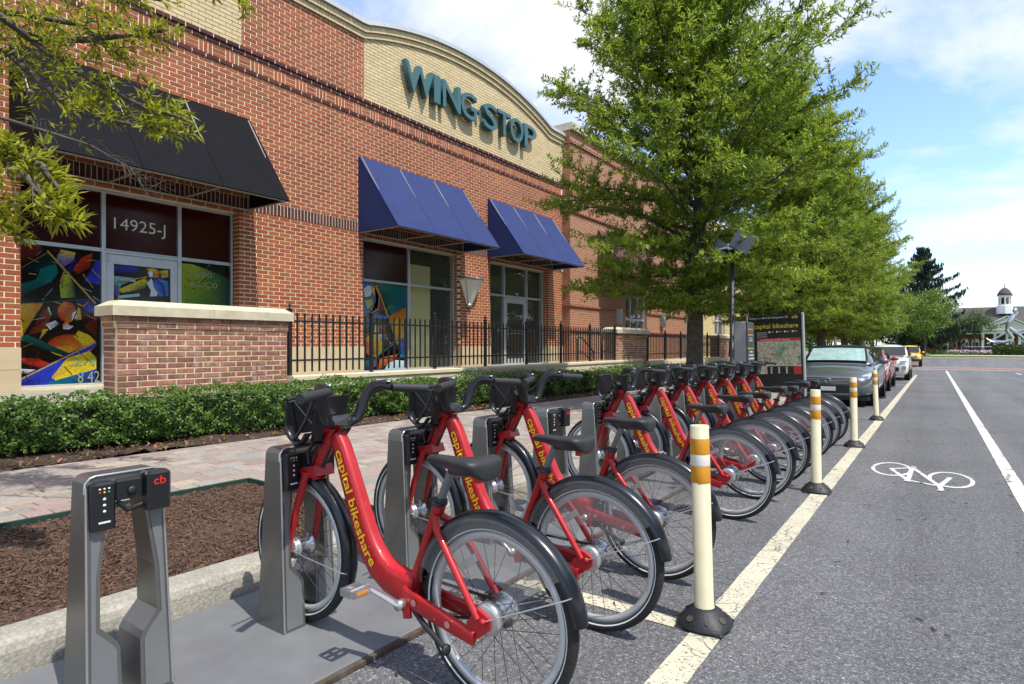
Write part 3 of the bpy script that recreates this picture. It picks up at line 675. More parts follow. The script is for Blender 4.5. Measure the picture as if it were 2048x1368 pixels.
def PD(*pts): return [((x-803)/470, (y-222-(x-803)*.09)/(1015-(x-803)*.1)) for x, y in pts]
M2 = frame_sh + [(PD((803,230),(1000,245),(1010,300),(803,310)), [BU,DB]), (PD((1190,280),(1260,270),(1260,340),(1200,350)), [YE,GO]),
 (PD((805,335),(980,355),(985,390),(870,385),(850,540),(805,440)), [SK,TE]), (PD((835,385),(940,385),(850,430)), [TE,SK]), (PD((805,390),(850,520),(835,545),(805,460)), PU),
 (PD((850,460),(1060,350),(1080,380),(1060,450),(870,495)), [YE,LI,BK,YE]), (PD((850,520),(1010,500),(1020,525),(835,550)), SK),
 (PD((1085,290),(1110,275),(1130,300),(1125,340),(1095,340)), WH), (PD((1070,265),(1130,255),(1185,280),(1180,345),(1130,345),(1140,300)), [YE,OR,GO]),
 (PD((1075,400),(1110,355),(1130,380),(1130,430),(1170,490),(1160,525),(1100,525),(1110,470)), WH), (PD((1120,365),(1160,360),(1215,430),(1225,525),(1180,525),(1170,470),(1130,420)), [BU,(.05,.25,.6)]),
 (PD((1160,350),(1260,380),(1260,525),(1235,520),(1220,420)), [(.04,.2,.55),BU]), (PD((803,740),(870,800),(870,830),(803,790)), [RD,DR]), (PD((803,900),(873,850),(873,1060),(803,1030)), [WH,SK]), (PD((803,1180),(860,1190),(860,1225),(803,1225)), DR),
 (PD((820,385),(1080,335),(1082,345),(822,395)), GO)]
M3 = frame_sh + [([(0,.02),(.25,.02),(.6,.06),(1,.12),(1,.40),(.5,.5),(0,.60)], [LI,LI,(.03,.16,.03),(.0,.03,.04),(.0,.05,.05),(.0,.10,.04),(.04,.2,.03)]), ([(0,.62),(1,.42),(1,.48),(0,.68)], BK), ([(.28,.95),(.45,.72),(.95,.58),(1,.9),(.7,1)], [BU,PU,DB,BU]),
 ([(.5,1),(.6,.85),(.85,.88),(.8,1)], [YE,GO]), ([(0,.8),(.15,1),(0,1)], BU)]
def P7(*pts): return [((x-168)/535, (y-150-(x-168)*.07)/(1105-(x-168)*.12)) for x, y in pts]
M4 = frame_sh + [(P7((380,170),(700,200),(700,430),(520,560),(420,300)), [TE,(.01,.1,.2),TE,DT]), (ell(.11,.17,.29,.19,22), [(.03,.16,.25),(.02,.1,.3),BU,DB,BU,TE]), (P7((168,210),(230,190),(230,300),(168,330)), [LI,YE]),
 (P7((230,250),(270,200),(330,220),(300,330),(240,350)), WH), (P7((240,390),(320,370),(320,430),(270,490)), [LI,YE]), (P7((290,200),(350,240),(365,330),(330,330)), [YE,OR]),
 (P7((385,350),(450,500),(350,520)), [(.25,.01,.03),DR]), (P7((490,580),(690,450),(690,830),(600,870),(560,800)), [OR,YE,OR,YE]), (P7((555,640),(600,600),(600,780),(560,820)), YE),
 (P7((300,540),(480,570),(470,610),(310,600)), [BU,(.03,.2,.6)]), (P7((165,580),(215,580),(215,820),(165,860)), [OR,RD]), (P7((270,610),(310,650),(300,740),(270,700)), BU), (P7((350,680),(385,690),(390,780),(340,780)), [YE,WH]), (P7((400,680),(450,680),(450,800),(410,780)), [OR,RD]),
 (P7((165,880),(230,830),(300,760),(240,960),(165,920)), [(.2,.01,.05),DR]), (ell(.31,.72,.19,.13), [YE,OR,RD,YE,YE]), (P7((470,830),(500,860),(520,930),(485,890)), YE), (P7((360,820),(400,800),(480,800),(470,860),(390,870)), [WH,BK,SK]),
 (P7((610,870),(670,840),(670,1080),(610,1080)), [BU,(.03,.25,.6)]), (P7((165,960),(210,950),(210,1080),(165,1080)), [BU,SK]), (P7((250,1130),(380,1110),(370,1200),(260,1240)), [TE,(.2,.02,.15),DB]), (P7((400,1100),(600,1040),(560,1120),(380,1250)), [OR,BR]), (P7((450,1240),(480,1170),(570,1120),(690,1130),(690,1240)), [SK,WH,SK]),
 (P7((350,1085),(570,890),(580,900),(360,1095)), (.05,.25,.25)), (P7((355,190),(370,188),(610,920),(590,930)), GO), (P7((300,545),(375,480),(390,330),(340,200),(350,195),(400,330),(385,490),(305,560)), GO)]
def mirror_digits(parent, body, rect, col):
    return place_text('printed_figures', body, (rect[1]-rect[0], rect[3]-rect[2]), ((0,1,0),(0,0,1),(1,0,0)), (FX+.012, rect[0], rect[2]), col, parent)
mat('chalk', (.22,.26,.14), rough=.4)

def window(y0, y1, z0, z1, kind, shapes=None, label=None):
    w_ = thing('window', label, None); w_.parent = bldg
    q = MB(); e = .028
    bar(q, y0, y0+e, z0, z1); bar(q, y1-e, y1, z0, z1); bar(q, y0+e+.0005, y1-e-.0005, z0, z0+e); bar(q, y0+e+.0005, y1-e-.0005, z1-e, z1); q.build('frame', 'aluminium', w_)
    r = (y0+e, y1-e, z0+e, z1-e); p = MB(); p.box(FX-.012, FX, *r); p.build('pane', {'film':'film_maroon','mural':'film_maroon','glass':'shop_glass'}[kind], w_)
    if shapes: mural('printed_film', (r[0]+.002, r[1]-.002, r[2]+.002, r[3]-.002), shapes, w_)
    return w_
TZ, TOP, SILL = 2.79, 3.735, .645
v1, v2 = 4.165, 5.352
window(3.05, v1, TZ, TOP, 'film'); wi = window(v1, v2, TZ, TOP, 'film'); window(v2, 6.33, TZ, TOP, 'film')
place_text('street_number', '14925-J', (.80, .25), ((0,1,0),(0,0,1),(1,0,0)), (FX+.004, 4.33, 3.10), 'white_vinyl', wi, offset=-.004)
wi = window(3.05, v1, SILL, TZ-.001, 'mural', M1, 'window with colourful painted figures beside the door'); mirror_digits(wi, '8 42', (3.82,4.12,.68,.86), 'chalk'); mirror_digits(wi, '21:'[:2], (3.70,4.05,.95,1.06), 'chalk')
wi = window(v2, 6.33, SILL, TZ-.001, 'mural', M3); mirror_digits(wi, '20/80', (5.5,5.95,2.50,2.60), 'chalk'); mirror_digits(wi, '82.C0', (5.55,6.05,2.32,2.42), 'chalk')
m2 = 11.005
window(9.35, m2, TZ, TOP, 'film'); window(m2, 12.75, TZ, TOP, 'glass'); window(9.35, m2, SILL, TZ-.001, 'mural', M4, 'window with colourful painted globe and figures'); window(m2, 12.75, SILL, TZ-.001, 'glass')
a1, a2 = 15.13, 16.38
for p, q in ((14.16, a1), (a1, a2), (a2, 17.37)): window(p, q, TZ, TOP, 'glass')
window(14.16, a1, SILL, TZ-.001, 'glass'); window(a2, 17.37, SILL, TZ-.001, 'glass')
def door(y0, y1, shapes, hinge_left, label):
    d_ = thing('door', label, None); d_.parent = bldg; q = MB(); z0, z1 = .62, TZ-.002
    bar(q, y0, y0+.03, z0, z1); bar(q, y1-.03, y1, z0, z1); bar(q, y0+.031, y1-.031, z1-.045, z1)
    L0, L1, T1 = y0+.034, y1-.034, z1-.05; x0, x1 = FX-.02, FX+.045
    bar(q, L0, L0+.115, z0+.01, T1, x0, x1); bar(q, L1-.115, L1, z0+.01, T1, x0, x1); bar(q, L0+.116, L1-.116, T1-.15, T1, x0, x1); bar(q, L0+.116, L1-.116, z0+.01, z0+.22, x0, x1); q.build('frame', 'aluminium', d_)
    r = (L0+.116, L1-.116, z0+.221, T1-.151); p = MB(); p.box(FX-.012, FX, *r); p.build('pane', 'film_maroon' if shapes else 'shop_glass', d_)
    if shapes: mural('printed_film', r, shapes, d_)
    hy = L0 if hinge_left else L1
    for hz in (.70, 1.72, T1-.08): p = MB(); p.cbox(FX+.046, FX+.075, hy-.03, hy+.03, hz-.05, hz+.05, .006); p.build('hinge', 'steel_dull', d_)
    hy = (L1-.06) if hinge_left else (L0+.06); p = MB(); p.tube([(FX+.05,hy,1.45),(FX+.10,hy,1.47),(FX+.10,hy,1.83),(FX+.05,hy,1.85)], .012); p.tube([(FX+.07,L0+.1,1.63),(FX+.09,L0+.15,1.63),(FX+.09,L1-.15,1.63),(FX+.07,L1-.1,1.63)], .011); p.build('handle', 'steel_dull', d_)
door(v1, v2, M2, True, 'glass door covered with a painted figure'); door(a1, a2, None, False, 'plain glass door in aluminium frame')
for p, q in BAYS:
    b = MB(); b.box(-11.04, WX-.03, p+.004, q-.004, .60, .644); b.build('sill', 'concrete_pale', bldg); b = MB(); b.box(FX-.05, FX+.06, p+.006, q-.006, TOP+.001, HEAD-.002); b.build('header', 'aluminium', bldg)

# --- raised letters
sg = thing('shop_sign', 'teal raised capital letters reading WING STOP on the cream parapet', 'sign')
for ch, y0, y1 in (('W',10.48,11.50),('I',11.50,11.74),('N',11.84,12.56),('G',12.57,13.27),('S',13.59,14.24),('T',14.25,14.91),('O',14.89,15.58),('P',15.66,16.34)):
    z0 = 7.49; hh = .71
    if ch in 'GSO': z0 -= .012; hh += .024
    o = place_text('letter_'+ch.lower(), ch, (y1-y0, hh), ((0,1,0),(0,0,1),(1,0,0)), (WX+.125, y0, z0), 'letter_teal', sg, extrude=.055, offset=.007)
    o.data.materials.append(MATS['letter_face'])
    for pl in o.data.polygons:
        if pl.normal.x > .9: pl.material_index = 1
q = MB(); q.lathe([(.0,WX+.08),(.062,WX+.08),(.062,WX+.17),(.0,WX+.17)], 14, 'x', (0,13.43,7.83), smooth=False); q.build('dot', 'letter_teal', sg)
q = MB(); q.box(WX+.003, WX+.079, 13.43, 13.45, 7.82, 7.84)
for y in (10.9, 11.1, 11.62, 11.9, 12.5, 12.63, 13.58, 14.58, 14.95, 15.52, 15.72): q.box(WX+.003, WX+.075, y-.012, y+.012, 7.8, 7.83)
q.build('standoffs', 'steel_dull', sg)

# --- awnings
mat('awning_blue', (0.008, 0.024, 0.118), rough=0.75, var=0.10, scale=2.5, bump=0.45, bscale=5, macro=0.08, mscale=1.2)
mat('awning_black', (0.0048, 0.0052, 0.0075), rough=0.9, spec=0.2, var=0.15, scale=2.5, bump=0.45, bscale=5, macro=0.15, mscale=1.5)
mat('awning_maroon', (0.09, 0.022, 0.03), rough=0.8, var=0.1, scale=2.5)
mat('awning_frame', (0.33, 0.31, 0.27), rough=0.5, metal=0.4)
mat('seam_blue', (0.03, 0.05, 0.19), rough=0.95, spec=0.1); mat('seam_black', (0.0055, 0.006, 0.008), rough=0.95, spec=0.1); mat('fringe', (.10,.10,.10), rough=.8)
def awning(y0, y1, m, seam, lab, wx=WX, zt=5.55, zb=3.83, pr=1.28, nseam=2):
    t = thing('awning', lab, 'awning', group='sloping shop awnings')
    A, B, C_, D = (wx+.02, zt), (wx+.02, zb), (wx+pr, zb), (wx+pr-.004, zb+.012)
    q = MB(); th = .008; nu, nv = 30, 12; vs = []
    for i in range(nu+1):
        for j in range(nv+1):
            f = j/nv; sag = -.020*math.sin(math.pi*f)*abs(math.sin(math.pi*i/nu*(nseam+1)))+.004*math.sin(i*2.1+j*1.3)*(0<j<nv)*abs(math.sin(math.pi*i/nu*(nseam+1)))
            vs.append((A[0]+(C_[0]-A[0])*f+sag*.8, y0+(y1-y0)*i/nu, A[1]+(C_[1]-A[1])*f+sag*.6))
    q.add(vs, [(i*(nv+1)+j, i*(nv+1)+j+1, (i+1)*(nv+1)+j+1, (i+1)*(nv+1)+j) for i in range(nu) for j in range(nv)], True)
    q.build('canopy', m, t)
    for yy_ in (y0, y1):
        q = MB(); q.add([(A[0],yy_,A[1]),(B[0],yy_,B[1]),(C_[0],yy_,C_[1])], [(0,1,2) if yy_ == y0 else (0,2,1)]); q.build('side_panel', m, t)
    for k in range(nseam):
        yy_ = y0+(y1-y0)*(k+1)/(nseam+1); q = MB(); q.tube([(A[0]+.003,yy_,A[1]),(C_[0]+.003,yy_,C_[1])], .004, 5); q.build('seam', seam, t)
    q = MB(); q.tube([(C_[0]+.003,y0-.004,zb),(C_[0]+.003,y1+.004,zb)], .007, 6); q.tube([(A[0]+.003,y0,A[1]),(C_[0]+.003,y0,C_[1])], .004, 5); q.tube([(A[0]+.003,y1,A[1]),(C_[0]+.003,y1,C_[1])], .004, 5); q.build('hem', seam, t)
    f = thing('support_frame', None, None); f.parent = t
    def rod(p0, p1, r=.018): q = MB(); q.tube([p0, p1], r, 6, smooth=False); q.build('rod', 'awning_frame', f)
    rod((wx+.06,y0+.03,zb-.01),(wx+.06,y1-.03,zb-.01)); rod((wx+pr-.05,y0+.03,zb-.005),(wx+pr-.05,y1-.03,zb-.005)); rod((wx+.06,y0+.03,zb+.5),(wx+.06,y1-.03,zb+.5),.014)
    for k in range(nseam+2):
        yy_ = y0+.05+(y1-y0-.1)*k/(nseam+1); rod((wx+.06,yy_,zb-.01),(wx+pr-.05,yy_,zb-.006)); rod((wx+.06,yy_,zb+.0),(wx+.06,yy_,zt-.06),.014); rod((wx+pr-.06,yy_,zb+.01),(wx+.07,yy_,zt-.05),.014)
    return t
awning(2.90, 6.53, 'awning_black', 'seam_black', 'wide black canvas awning over the 14925-J door', nseam=2)
awning(9.185, 12.87, 'awning_blue', 'seam_blue', 'nearer navy blue awning over the window with painted globe', nseam=2)
awning(14.01, 17.60, 'awning_blue', 'seam_blue', 'farther navy blue awning half hidden by the tree', nseam=2)

# --- wall lamps
t = thing('wall_lamp', 'white half-cone wall lamp with metal rim between the blue awnings', 'wall lamp', (WX, 13.14, 0))
def half(q, prof, n=14):
    vs = []; 
    for r, h in prof:
        for j in range(n+1): a_ = -math.pi/2+math.pi*j/n; vs.append((r*math.cos(a_)+.004, r*math.sin(a_), h))
    q.add(vs, [(i*(n+1)+j, i*(n+1)+j+1, (i+1)*(n+1)+j+1, (i+1)*(n+1)+j) for i in range(len(prof)-1) for j in range(n)], True)
q = MB(); half(q, [(.09,2.40),(.40,3.06)]); q.build('shade', 'lamp_white', t)
q = MB(); half(q, [(.40,3.06),(.425,3.06),(.425,3.13),(.39,3.13),(.0,3.12)]); q.build('metal_rim', 'steel_dull', t); q = MB(); half(q, [(.0,2.32),(.07,2.32),(.10,2.345),(.10,2.41),(.085,2.415)]); q.build('metal_tip', 'steel_dull', t)
q = MB()
for a_ in (-62, 62):
    q = MB(); c, s = math.cos(R(a_)), math.sin(R(a_)); q.tube([(.095*c+.004,.095*s,2.40),(.415*c+.004,.415*s,3.07)], .014, 6); q.build('metal_rib', 'steel_dull', t)
# ------------------------------------------------------------------ neighbouring building fronts farther along (bricks too small to pick apart)
def brick_tex(name, c1, c2, mo, bw=.248, rh=.0785):
    m = bpy.data.materials.new(name); m.use_nodes = True; t = m.node_tree; L = t.links; b_ = t.nodes['Principled BSDF']; b_.inputs['Roughness'].default_value = .88
    g = t.nodes.new('ShaderNodeNewGeometry'); s = t.nodes.new('ShaderNodeSeparateXYZ'); L.new(g.outputs['Position'], s.inputs[0])
    ad = t.nodes.new('ShaderNodeMath'); L.new(s.outputs[0], ad.inputs[0]); L.new(s.outputs[1], ad.inputs[1])
    c = t.nodes.new('ShaderNodeCombineXYZ'); L.new(ad.outputs[0], c.inputs[0]); L.new(s.outputs[2], c.inputs[1])
    k = t.nodes.new('ShaderNodeTexBrick'); L.new(c.outputs[0], k.inputs['Vector']); k.inputs['Scale'].default_value = 1
    k.inputs['Color1'].default_value = (*c1,1); k.inputs['Color2'].default_value = (*c2,1); k.inputs['Mortar'].default_value = (*mo,1)
    k.inputs['Mortar Size'].default_value = .006; k.inputs['Brick Width'].default_value = bw; k.inputs['Row Height'].default_value = rh
    L.new(k.outputs['Color'], b_.inputs['Base Color'])
    bp = t.nodes.new('ShaderNodeBump'); bp.inputs['Strength'].default_value = .5; bp.inputs['Distance'].default_value = .008; bp.invert = True; L.new(k.outputs['Fac'], bp.inputs['Height']); L.new(bp.outputs[0], b_.inputs['Normal'])
    MATS[name] = m
brick_tex('brickwall_tan', (.30,.11,.055), (.36,.15,.075), (.5,.4,.29)); brick_tex('brickwall_cream', (.60,.47,.22), (.64,.51,.26), (.42,.33,.17)); brick_tex('brickwall_red', (.26,.07,.035), (.32,.09,.045), (.5,.4,.3))
mat('panel_grey', (.36,.37,.38), rough=.5); mat('render_white', (.6,.6,.58), rough=.7)
XB = -10.38
t = thing('brick_building', 'tan-red brick shop building with maroon awning behind the big tree', 'building')
b = MB()
for y0, y1, z0, z1 in ((18.345,22.95,.6,8.75),(22.95,25.15,3.36,8.75),(25.15,30.1,.6,8.75),(22.95,25.15,.6,.66)): b.box(-12, XB, y0, y1, z0, z1)
b.build('wall', 'brickwall_tan', t)
for z in (2.62, 1.75, 3.3, 5.9, 6.5, 8.3):
    b = MB(); b.box(XB+.001, XB+.05, 18.30, 22.95, z, z+.08); b.box(XB+.001, XB+.05, 25.15, 30.1, z, z+.08); b.box(-10.67, XB, 18.30, 18.343, z, z+.08)
    for k in range(55):
        y = 18.34+k*.216
        if 22.9 < y < 25.1: continue
        b.box(XB+.05, XB+.075, y, y+.108, z+.004, z+.076)
    b.build('corbel_course', 'brickwall_red', t)
b = MB(); b.box(-12.1, XB+.12, 18.30, 30.15, 8.75, 9.0); b.build('coping', 'cap_stone', t)
f = thing('window', None, None); f.parent = t
q = MB()
for y in (22.96, 23.62, 24.38, 25.08): q.box(XB-.2, XB-.1, y, y+.06, .66, 3.36)
q.box(XB-.198,XB-.102,22.96,25.14,2.3,2.38); q.box(XB-.198,XB-.102,22.96,25.14,3.28,3.36); q.build('frame','aluminium',f)
q = MB(); q.box(XB-.17,XB-.16,22.97,25.13,.67,3.35); q.build('pane','shop_glass',f); b = MB(); b.box(-11.9,-11.8,22.5,25.6,.6,3.5); b.build('interior','interior_dark',t)
aw = awning(20.42, 24.6, 'awning_maroon', 'awning_maroon', 'faded maroon awning behind the big tree on the brick building', wx=XB, zt=5.6, zb=3.85)
for y, lab in ((22.17, 'grey half-cylinder wall lamp left of the far brick window'), (26.88, 'grey half-cylinder wall lamp right of the far brick window')):
    l = thing('wall_lamp', lab, 'wall lamp', (XB, y, 0), group='cylinder wall lamps'); q = MB(); half(q, [(.0,2.1),(.20,2.1),(.20,2.66)]); q.build('shade','panel_grey',l); q = MB(); half(q, [(.2,2.66),(.22,2.66),(.22,2.70),(.0,2.70)]); q.build('cap','steel_dull',l)
t = thing('cream_building', 'cream brick building with tall white windows beyond the tree trunk', 'building')
b = MB(); XC = -10.1
for y0, y1, z0, z1 in ((30.4,34.2,.6,8.2),(34.2,36.2,4.2,8.2),(36.2,40.2,.6,8.2)): b.box(-12.5, XC, y0, y1, z0, z1)
b.build('wall','brickwall_cream',t); b = MB(); b.box(XC+.001,XC+.06,30.4,34.2,3.5,3.62); b.box(XC+.001,XC+.06,36.2,40.2,3.5,3.62); b.box(XC+.001,XC+.06,30.4,34.2,1.35,1.5); b.box(XC+.001,XC+.06,36.2,40.2,1.35,1.5); b.build('string_course','stone_cream',t)
f = thing('window', None, None); f.parent = t; q = MB()
for y in (34.21,35.15,36.1): q.box(XC-.2,XC-.1,y,y+.09,.6,4.2)
q.box(XC-.198,XC-.102,34.21,36.19,2.6,2.7); q.build('frame','render_white',f); q = MB(); q.box(XC-.17,XC-.16,34.21,36.19,.62,4.2); q.build('pane','shop_glass',f); b = MB(); b.box(-12.4,-12.3,33.8,36.6,.6,4.3); b.build('interior','interior_dark',t)
b = MB(); b.box(-12.4, XC+.05, 30.12, 30.39, .6, 8.0); b.build('corner_panel','render_white',t)
t = thing('brick_building', 'farthest red brick building front behind the street trees', 'building')
b = MB()
for y0, y1, z0, z1 in ((40.3,42.4,.6,8.5),(42.4,43.6,3.9,8.5),(43.6,55,.6,8.5)): b.box(-12.5, -10.3, y0, y1, z0, z1)
b.build('wall','brickwall_red',t); q = MB(); q.box(-10.5,-10.45,42.4,43.6,.6,3.9); q.build('window','render_white',t)

# ------------------------------------------------------------------ brick piers
mat('pier_brick', (0.28, 0.125, 0.085), rough=0.9, var=0.30, scale=16, bump=0.5, bscale=110, island=0.30, hue=0.012, macro=0.2, mscale=3)
mat('pier_mortar', (0.66, 0.54, 0.35), rough=0.95, var=0.1, scale=20)
def bloom():
    m = MATS['pier_brick']; t = m.node_tree; L = t.links; b_ = t.nodes['Principled BSDF']; src = b_.inputs['Base Color'].links[0].from_socket
    g = t.nodes.new('ShaderNodeNewGeometry'); mp = t.nodes.new('ShaderNodeMapping'); mp.inputs['Scale'].default_value = (1,3.2,1.1); L.new(g.outputs['Position'], mp.inputs[0]); n = t.nodes.new('ShaderNodeTexNoise'); n.inputs['Scale'].default_value = 2.2; n.inputs['Detail'].default_value = 7; n.inputs['Roughness'].default_value = .7; L.new(mp.outputs[0], n.inputs['Vector'])
    r = t.nodes.new('ShaderNodeValToRGB'); r.color_ramp.elements[0].position = .54; r.color_ramp.elements[1].position = .78; r.color_ramp.elements[1].color = (.75,.75,.75,1); L.new(n.outputs['Fac'], r.inputs[0])
    mx_ = t.nodes.new('ShaderNodeMix'); mx_.data_type = 'RGBA'; L.new(r.outputs[0], mx_.inputs['Factor']); L.new(src, mx_.inputs['A']); mx_.inputs['B'].default_value = (.55,.47,.44,1); L.new(mx_.outputs['Result'], b_.inputs['Base Color'])
bloom()
def pier(lab, y0, y1, xf, dep, ztop, zbot, single=True, ch=.0765):
    t = thing('brick_pier', lab, 'pier', group='brick piers of the terrace fence')
    nrow = int(round((ztop-zbot)/ch)); xb = xf-dep; q = MB(); nlong = max(2, round((y1-y0)/.248)); bl = (y1-y0)/nlong
    meshes = {}; joined = MB()
    def put(kind, L_, o, pos, rotz):
        if single:
            k = (round(L_,3),)
            if k not in meshes:
                m_ = MB(); brick_box(m_, 0, L_, 0, ch-.018, 0, .07); me = m_.mesh('brick'); me.materials.append(MATS['pier_brick']); meshes[k] = me
            link('brick', meshes[k], t, loc=pos, rot=(random.uniform(-.006,.006), 0, rotz+random.uniform(-.006,.006)))
        else:
            m_ = MB(); brick_box(m_, 0, L_, 0, ch-.018, 0, .07); M = Matrix.Translation(pos) @ Matrix.Rotation(rotz, 4, 'Z'); joined.add([M @ Vector(v_) for v_ in m_.v], m_.f)
    for i in range(nrow):
        z = zbot+i*ch+.009; jut = .03 if i == nrow-1 else (.018 if i == nrow-2 else 0); a = y0-jut; e = y1+jut; off = bl/2*(i % 2)
        edges = [a] + [y0+off+k*bl for k in range(nlong+1) if a+.05 < y0+off+k*bl < e-.05] + [e]
        for p, r in zip(edges, edges[1:]): put('b', r-p-.017, 0, (xf+jut+random.uniform(-.003,.003), p+.0085, z), 0)
        for yy, rz in ((y0-jut, -math.pi/2), (y1+jut, math.pi/2)):      # the two ends
            w_ = dep-.08
            pos = (xb+.01, yy, z) if rz < 0 else (xf-.08, yy, z)
            put('e', w_, 0, pos, rz)
    if not single: tag(joined.build('brickwork', 'pier_brick', t), kind='stuff')
    q.box(xb, xf-.007, y0+.007, y1-.007, zbot-.3, ztop); q.box(xb-.02, xf+.012, y0-.012, y1+.012, ztop-2*ch, ztop-.004); q.build('core', 'pier_mortar', t)
    ov = .075; m_ = (y0+y1)/2
    for p, r in ((y0-ov, m_-.002), (m_+.002, y1+ov)):
        c = MB(); x0, x1 = xb-ov, xf+ov; s0 = .05 if p < m_ and r <= m_ else 0; s1 = .05 if r > m_ else 0; zt = ztop+.002
        lo = [(x0,p),(x1,p),(x1,r),(x0,r)]; k0 = .012
        up = [(x0+.10,p+s0*2.4),(x1-.10,p+s0*2.4),(x1-.10,r-s1*2.4),(x0+.10,r-s1*2.4)]
        vs = [(x,y,zt) for x,y in lo]+[(x,y,zt+.125) for x,y in lo]+[(x0+.02,p+s0*.4,zt+.137),(x1-.02,p+s0*.4,zt+.137),(x1-.02,r-s1*.4,zt+.137),(x0+.02,r-s1*.4,zt+.137)]+[(x,y,zt+.20) for x,y in up]
        fs = [(3,2,1,0),(12,13,14,15)]
        for k in (0,4,8):
            for i in range(4): j=(i+1)%4; fs.append((k+i,k+j,k+4+j,k+4+i))
        c.add(vs, fs); c.build('cap_stone', 'cap_stone', t)
    return t
pier('broad weathered brick pier with stone cap in front of the 14925-J door', 3.40, 5.86, -8.50, .40, 1.645, .42)
pier('second brick pier at the far end of the black fence', 18.05, 20.6, -8.50, .42, 1.655, .35, single=False)
pier('third brick pier with stone cap just left of the grey kiosk', 29.5, 31.2, -8.50, .42, 1.60, .2, single=False)
pier('far brick pier with stone cap between map panel and grey car', 41.5, 43.5, -8.50, .42, 1.55, .1, single=False)

# ------------------------------------------------------------------ fences
mat('iron_black', (0.010, 0.011, 0.013), rough=0.5, var=0.2, scale=8)
q = MB(); q.box(-.0118, .0118, -.0118, .0118, 0, .955); q.add([(-.0118,-.0118,.955),(.0118,-.0118,.955),(.0118,.0118,.955),(-.0118,.0118,.955),(0,0,.975)], [(0,1,4),(1,2,4),(2,3,4),(3,0,4)]); pk = q.mesh('picket'); pk.materials.append(MATS['iron_black'])
q = MB(); q.box(-.028,.028,-.028,.028,0,1.06); q.box(-.035,.035,-.035,.035,1.06,1.08); q.lathe([(.03,1.08),(.012,1.095),(.012,1.105),(.026,1.125),(.026,1.145),(.0,1.165)], 10); po = q.mesh('post'); po.materials.append(MATS['iron_black'])
def fence(lab, ys_, xf, z0, sub=12):
    t = thing('iron_fence', lab, 'fence', (xf, ys_[0], z0), group='black iron fences')
    for i, y in enumerate(ys_):
        link('post', po, t, loc=(0, y-ys_[0], 0))
        if i+1 < len(ys_):
            y2 = ys_[i+1]
            for z in (.245, .885): r = MB(); r.box(-.016,.016,y-ys_[0]+.029,y2-ys_[0]-.029,z-.015,z+.015); r.build('rail','iron_black',t)
            for k in range(1, sub): link('picket', pk, t, loc=(0, y-ys_[0]+(y2-y)*k/sub, .052))
fence('black picket fence on the low wall between the two nearer brick piers', [5.905+1.7195*k for k in range(8)], -8.5, .776)
fence('black picket fence beyond the second brick pier, behind the tree trunk', [20.66+1.75*k for k in range(6)], -8.5, .70)
fence('black picket fence just before the third brick pier', [31.3+1.7*k for k in range(7)], -8.5, .65, 8)
t = thing('retaining_wall', 'low concrete wall under the fence beyond the second pier', 'wall'); b = MB(); b.box(-8.62,-8.38,20.6,41.5,-.5,.64); b.build('wall_stone','concrete_pale',t)
b = MB(); b.box(-8.60,-8.40,20.6,29.4,.642,.70); b.build('wall_cap','concrete_pale',t)
for y, lab in ((16.9,'nearer black step handrail behind the fence'),(18.6,'farther black step handrail behind the fence by the pier')):
    t = thing('handrail', lab, 'handrail', (-9.3, y, .6), group='step handrails')
    q = MB(); q.tube([(0,0,0),(0,0,.85),(0,.08,.92),(0,.3,.9),(0,1.1,.45),(0,1.15,.0)], .022, 8); q.build('rail','iron_black',t); q = MB(); q.tube([(0,0,.45),(0,.3,.45),(0,1.1,.1)], .016, 8); q.build('lower_rail','iron_black',t)

# ------------------------------------------------------------------ hedge of small glossy leaves
leaf_mat('hedge_leaf', (0.024, 0.068, 0.007), (0.125, 0.225, 0.025), trans=0.2, rough=0.45, sp=0.45)
mat('bark_dark', (0.05, 0.038, 0.028), rough=0.95, var=0.4, scale=18, bump=0.8, bscale=40)
def hedge_prof(y):   # front x, top z (above slope)
    return -7.36 + .07*math.sin(y*1.7)+.05*math.sin(y*4.1+1), .56 + .035*math.sin(y*1.1+2)+.02*math.sin(y*3.3)
def leaves(C_, N_, L_, W_, fold=0.0, jitter=.6):
    """quads of a leaf shape at centres C_ with facing directions N_ (numpy)"""
    n = len(C_); d = RNG.normal(size=(n,3)); Nn = N_+RNG.normal(size=(n,3))*jitter; Nn /= np.linalg.norm(Nn,axis=1)[:,None]
    u = np.cross(Nn, d); u /= np.linalg.norm(u,axis=1)[:,None]; w = np.cross(Nn,u)
    L_ = (np.asarray(L_)*RNG.uniform(.7,1.2,n))[:,None]; W_ = (np.asarray(W_)*RNG.uniform(.8,1.2,n))[:,None]
    v = np.stack([C_-u*L_*.5, C_+w*W_*.5-u*L_*.05+Nn*fold*W_, C_+u*L_*.5, C_-w*W_*.5-u*L_*.05+Nn*fold*W_],1).reshape(-1,3)
    return v, np.arange(n*4).reshape(n,4)
ht = thing('hedge', 'low clipped dark green hedge along the foot of the terrace wall', 'hedge', rot=SL)
n = 82000
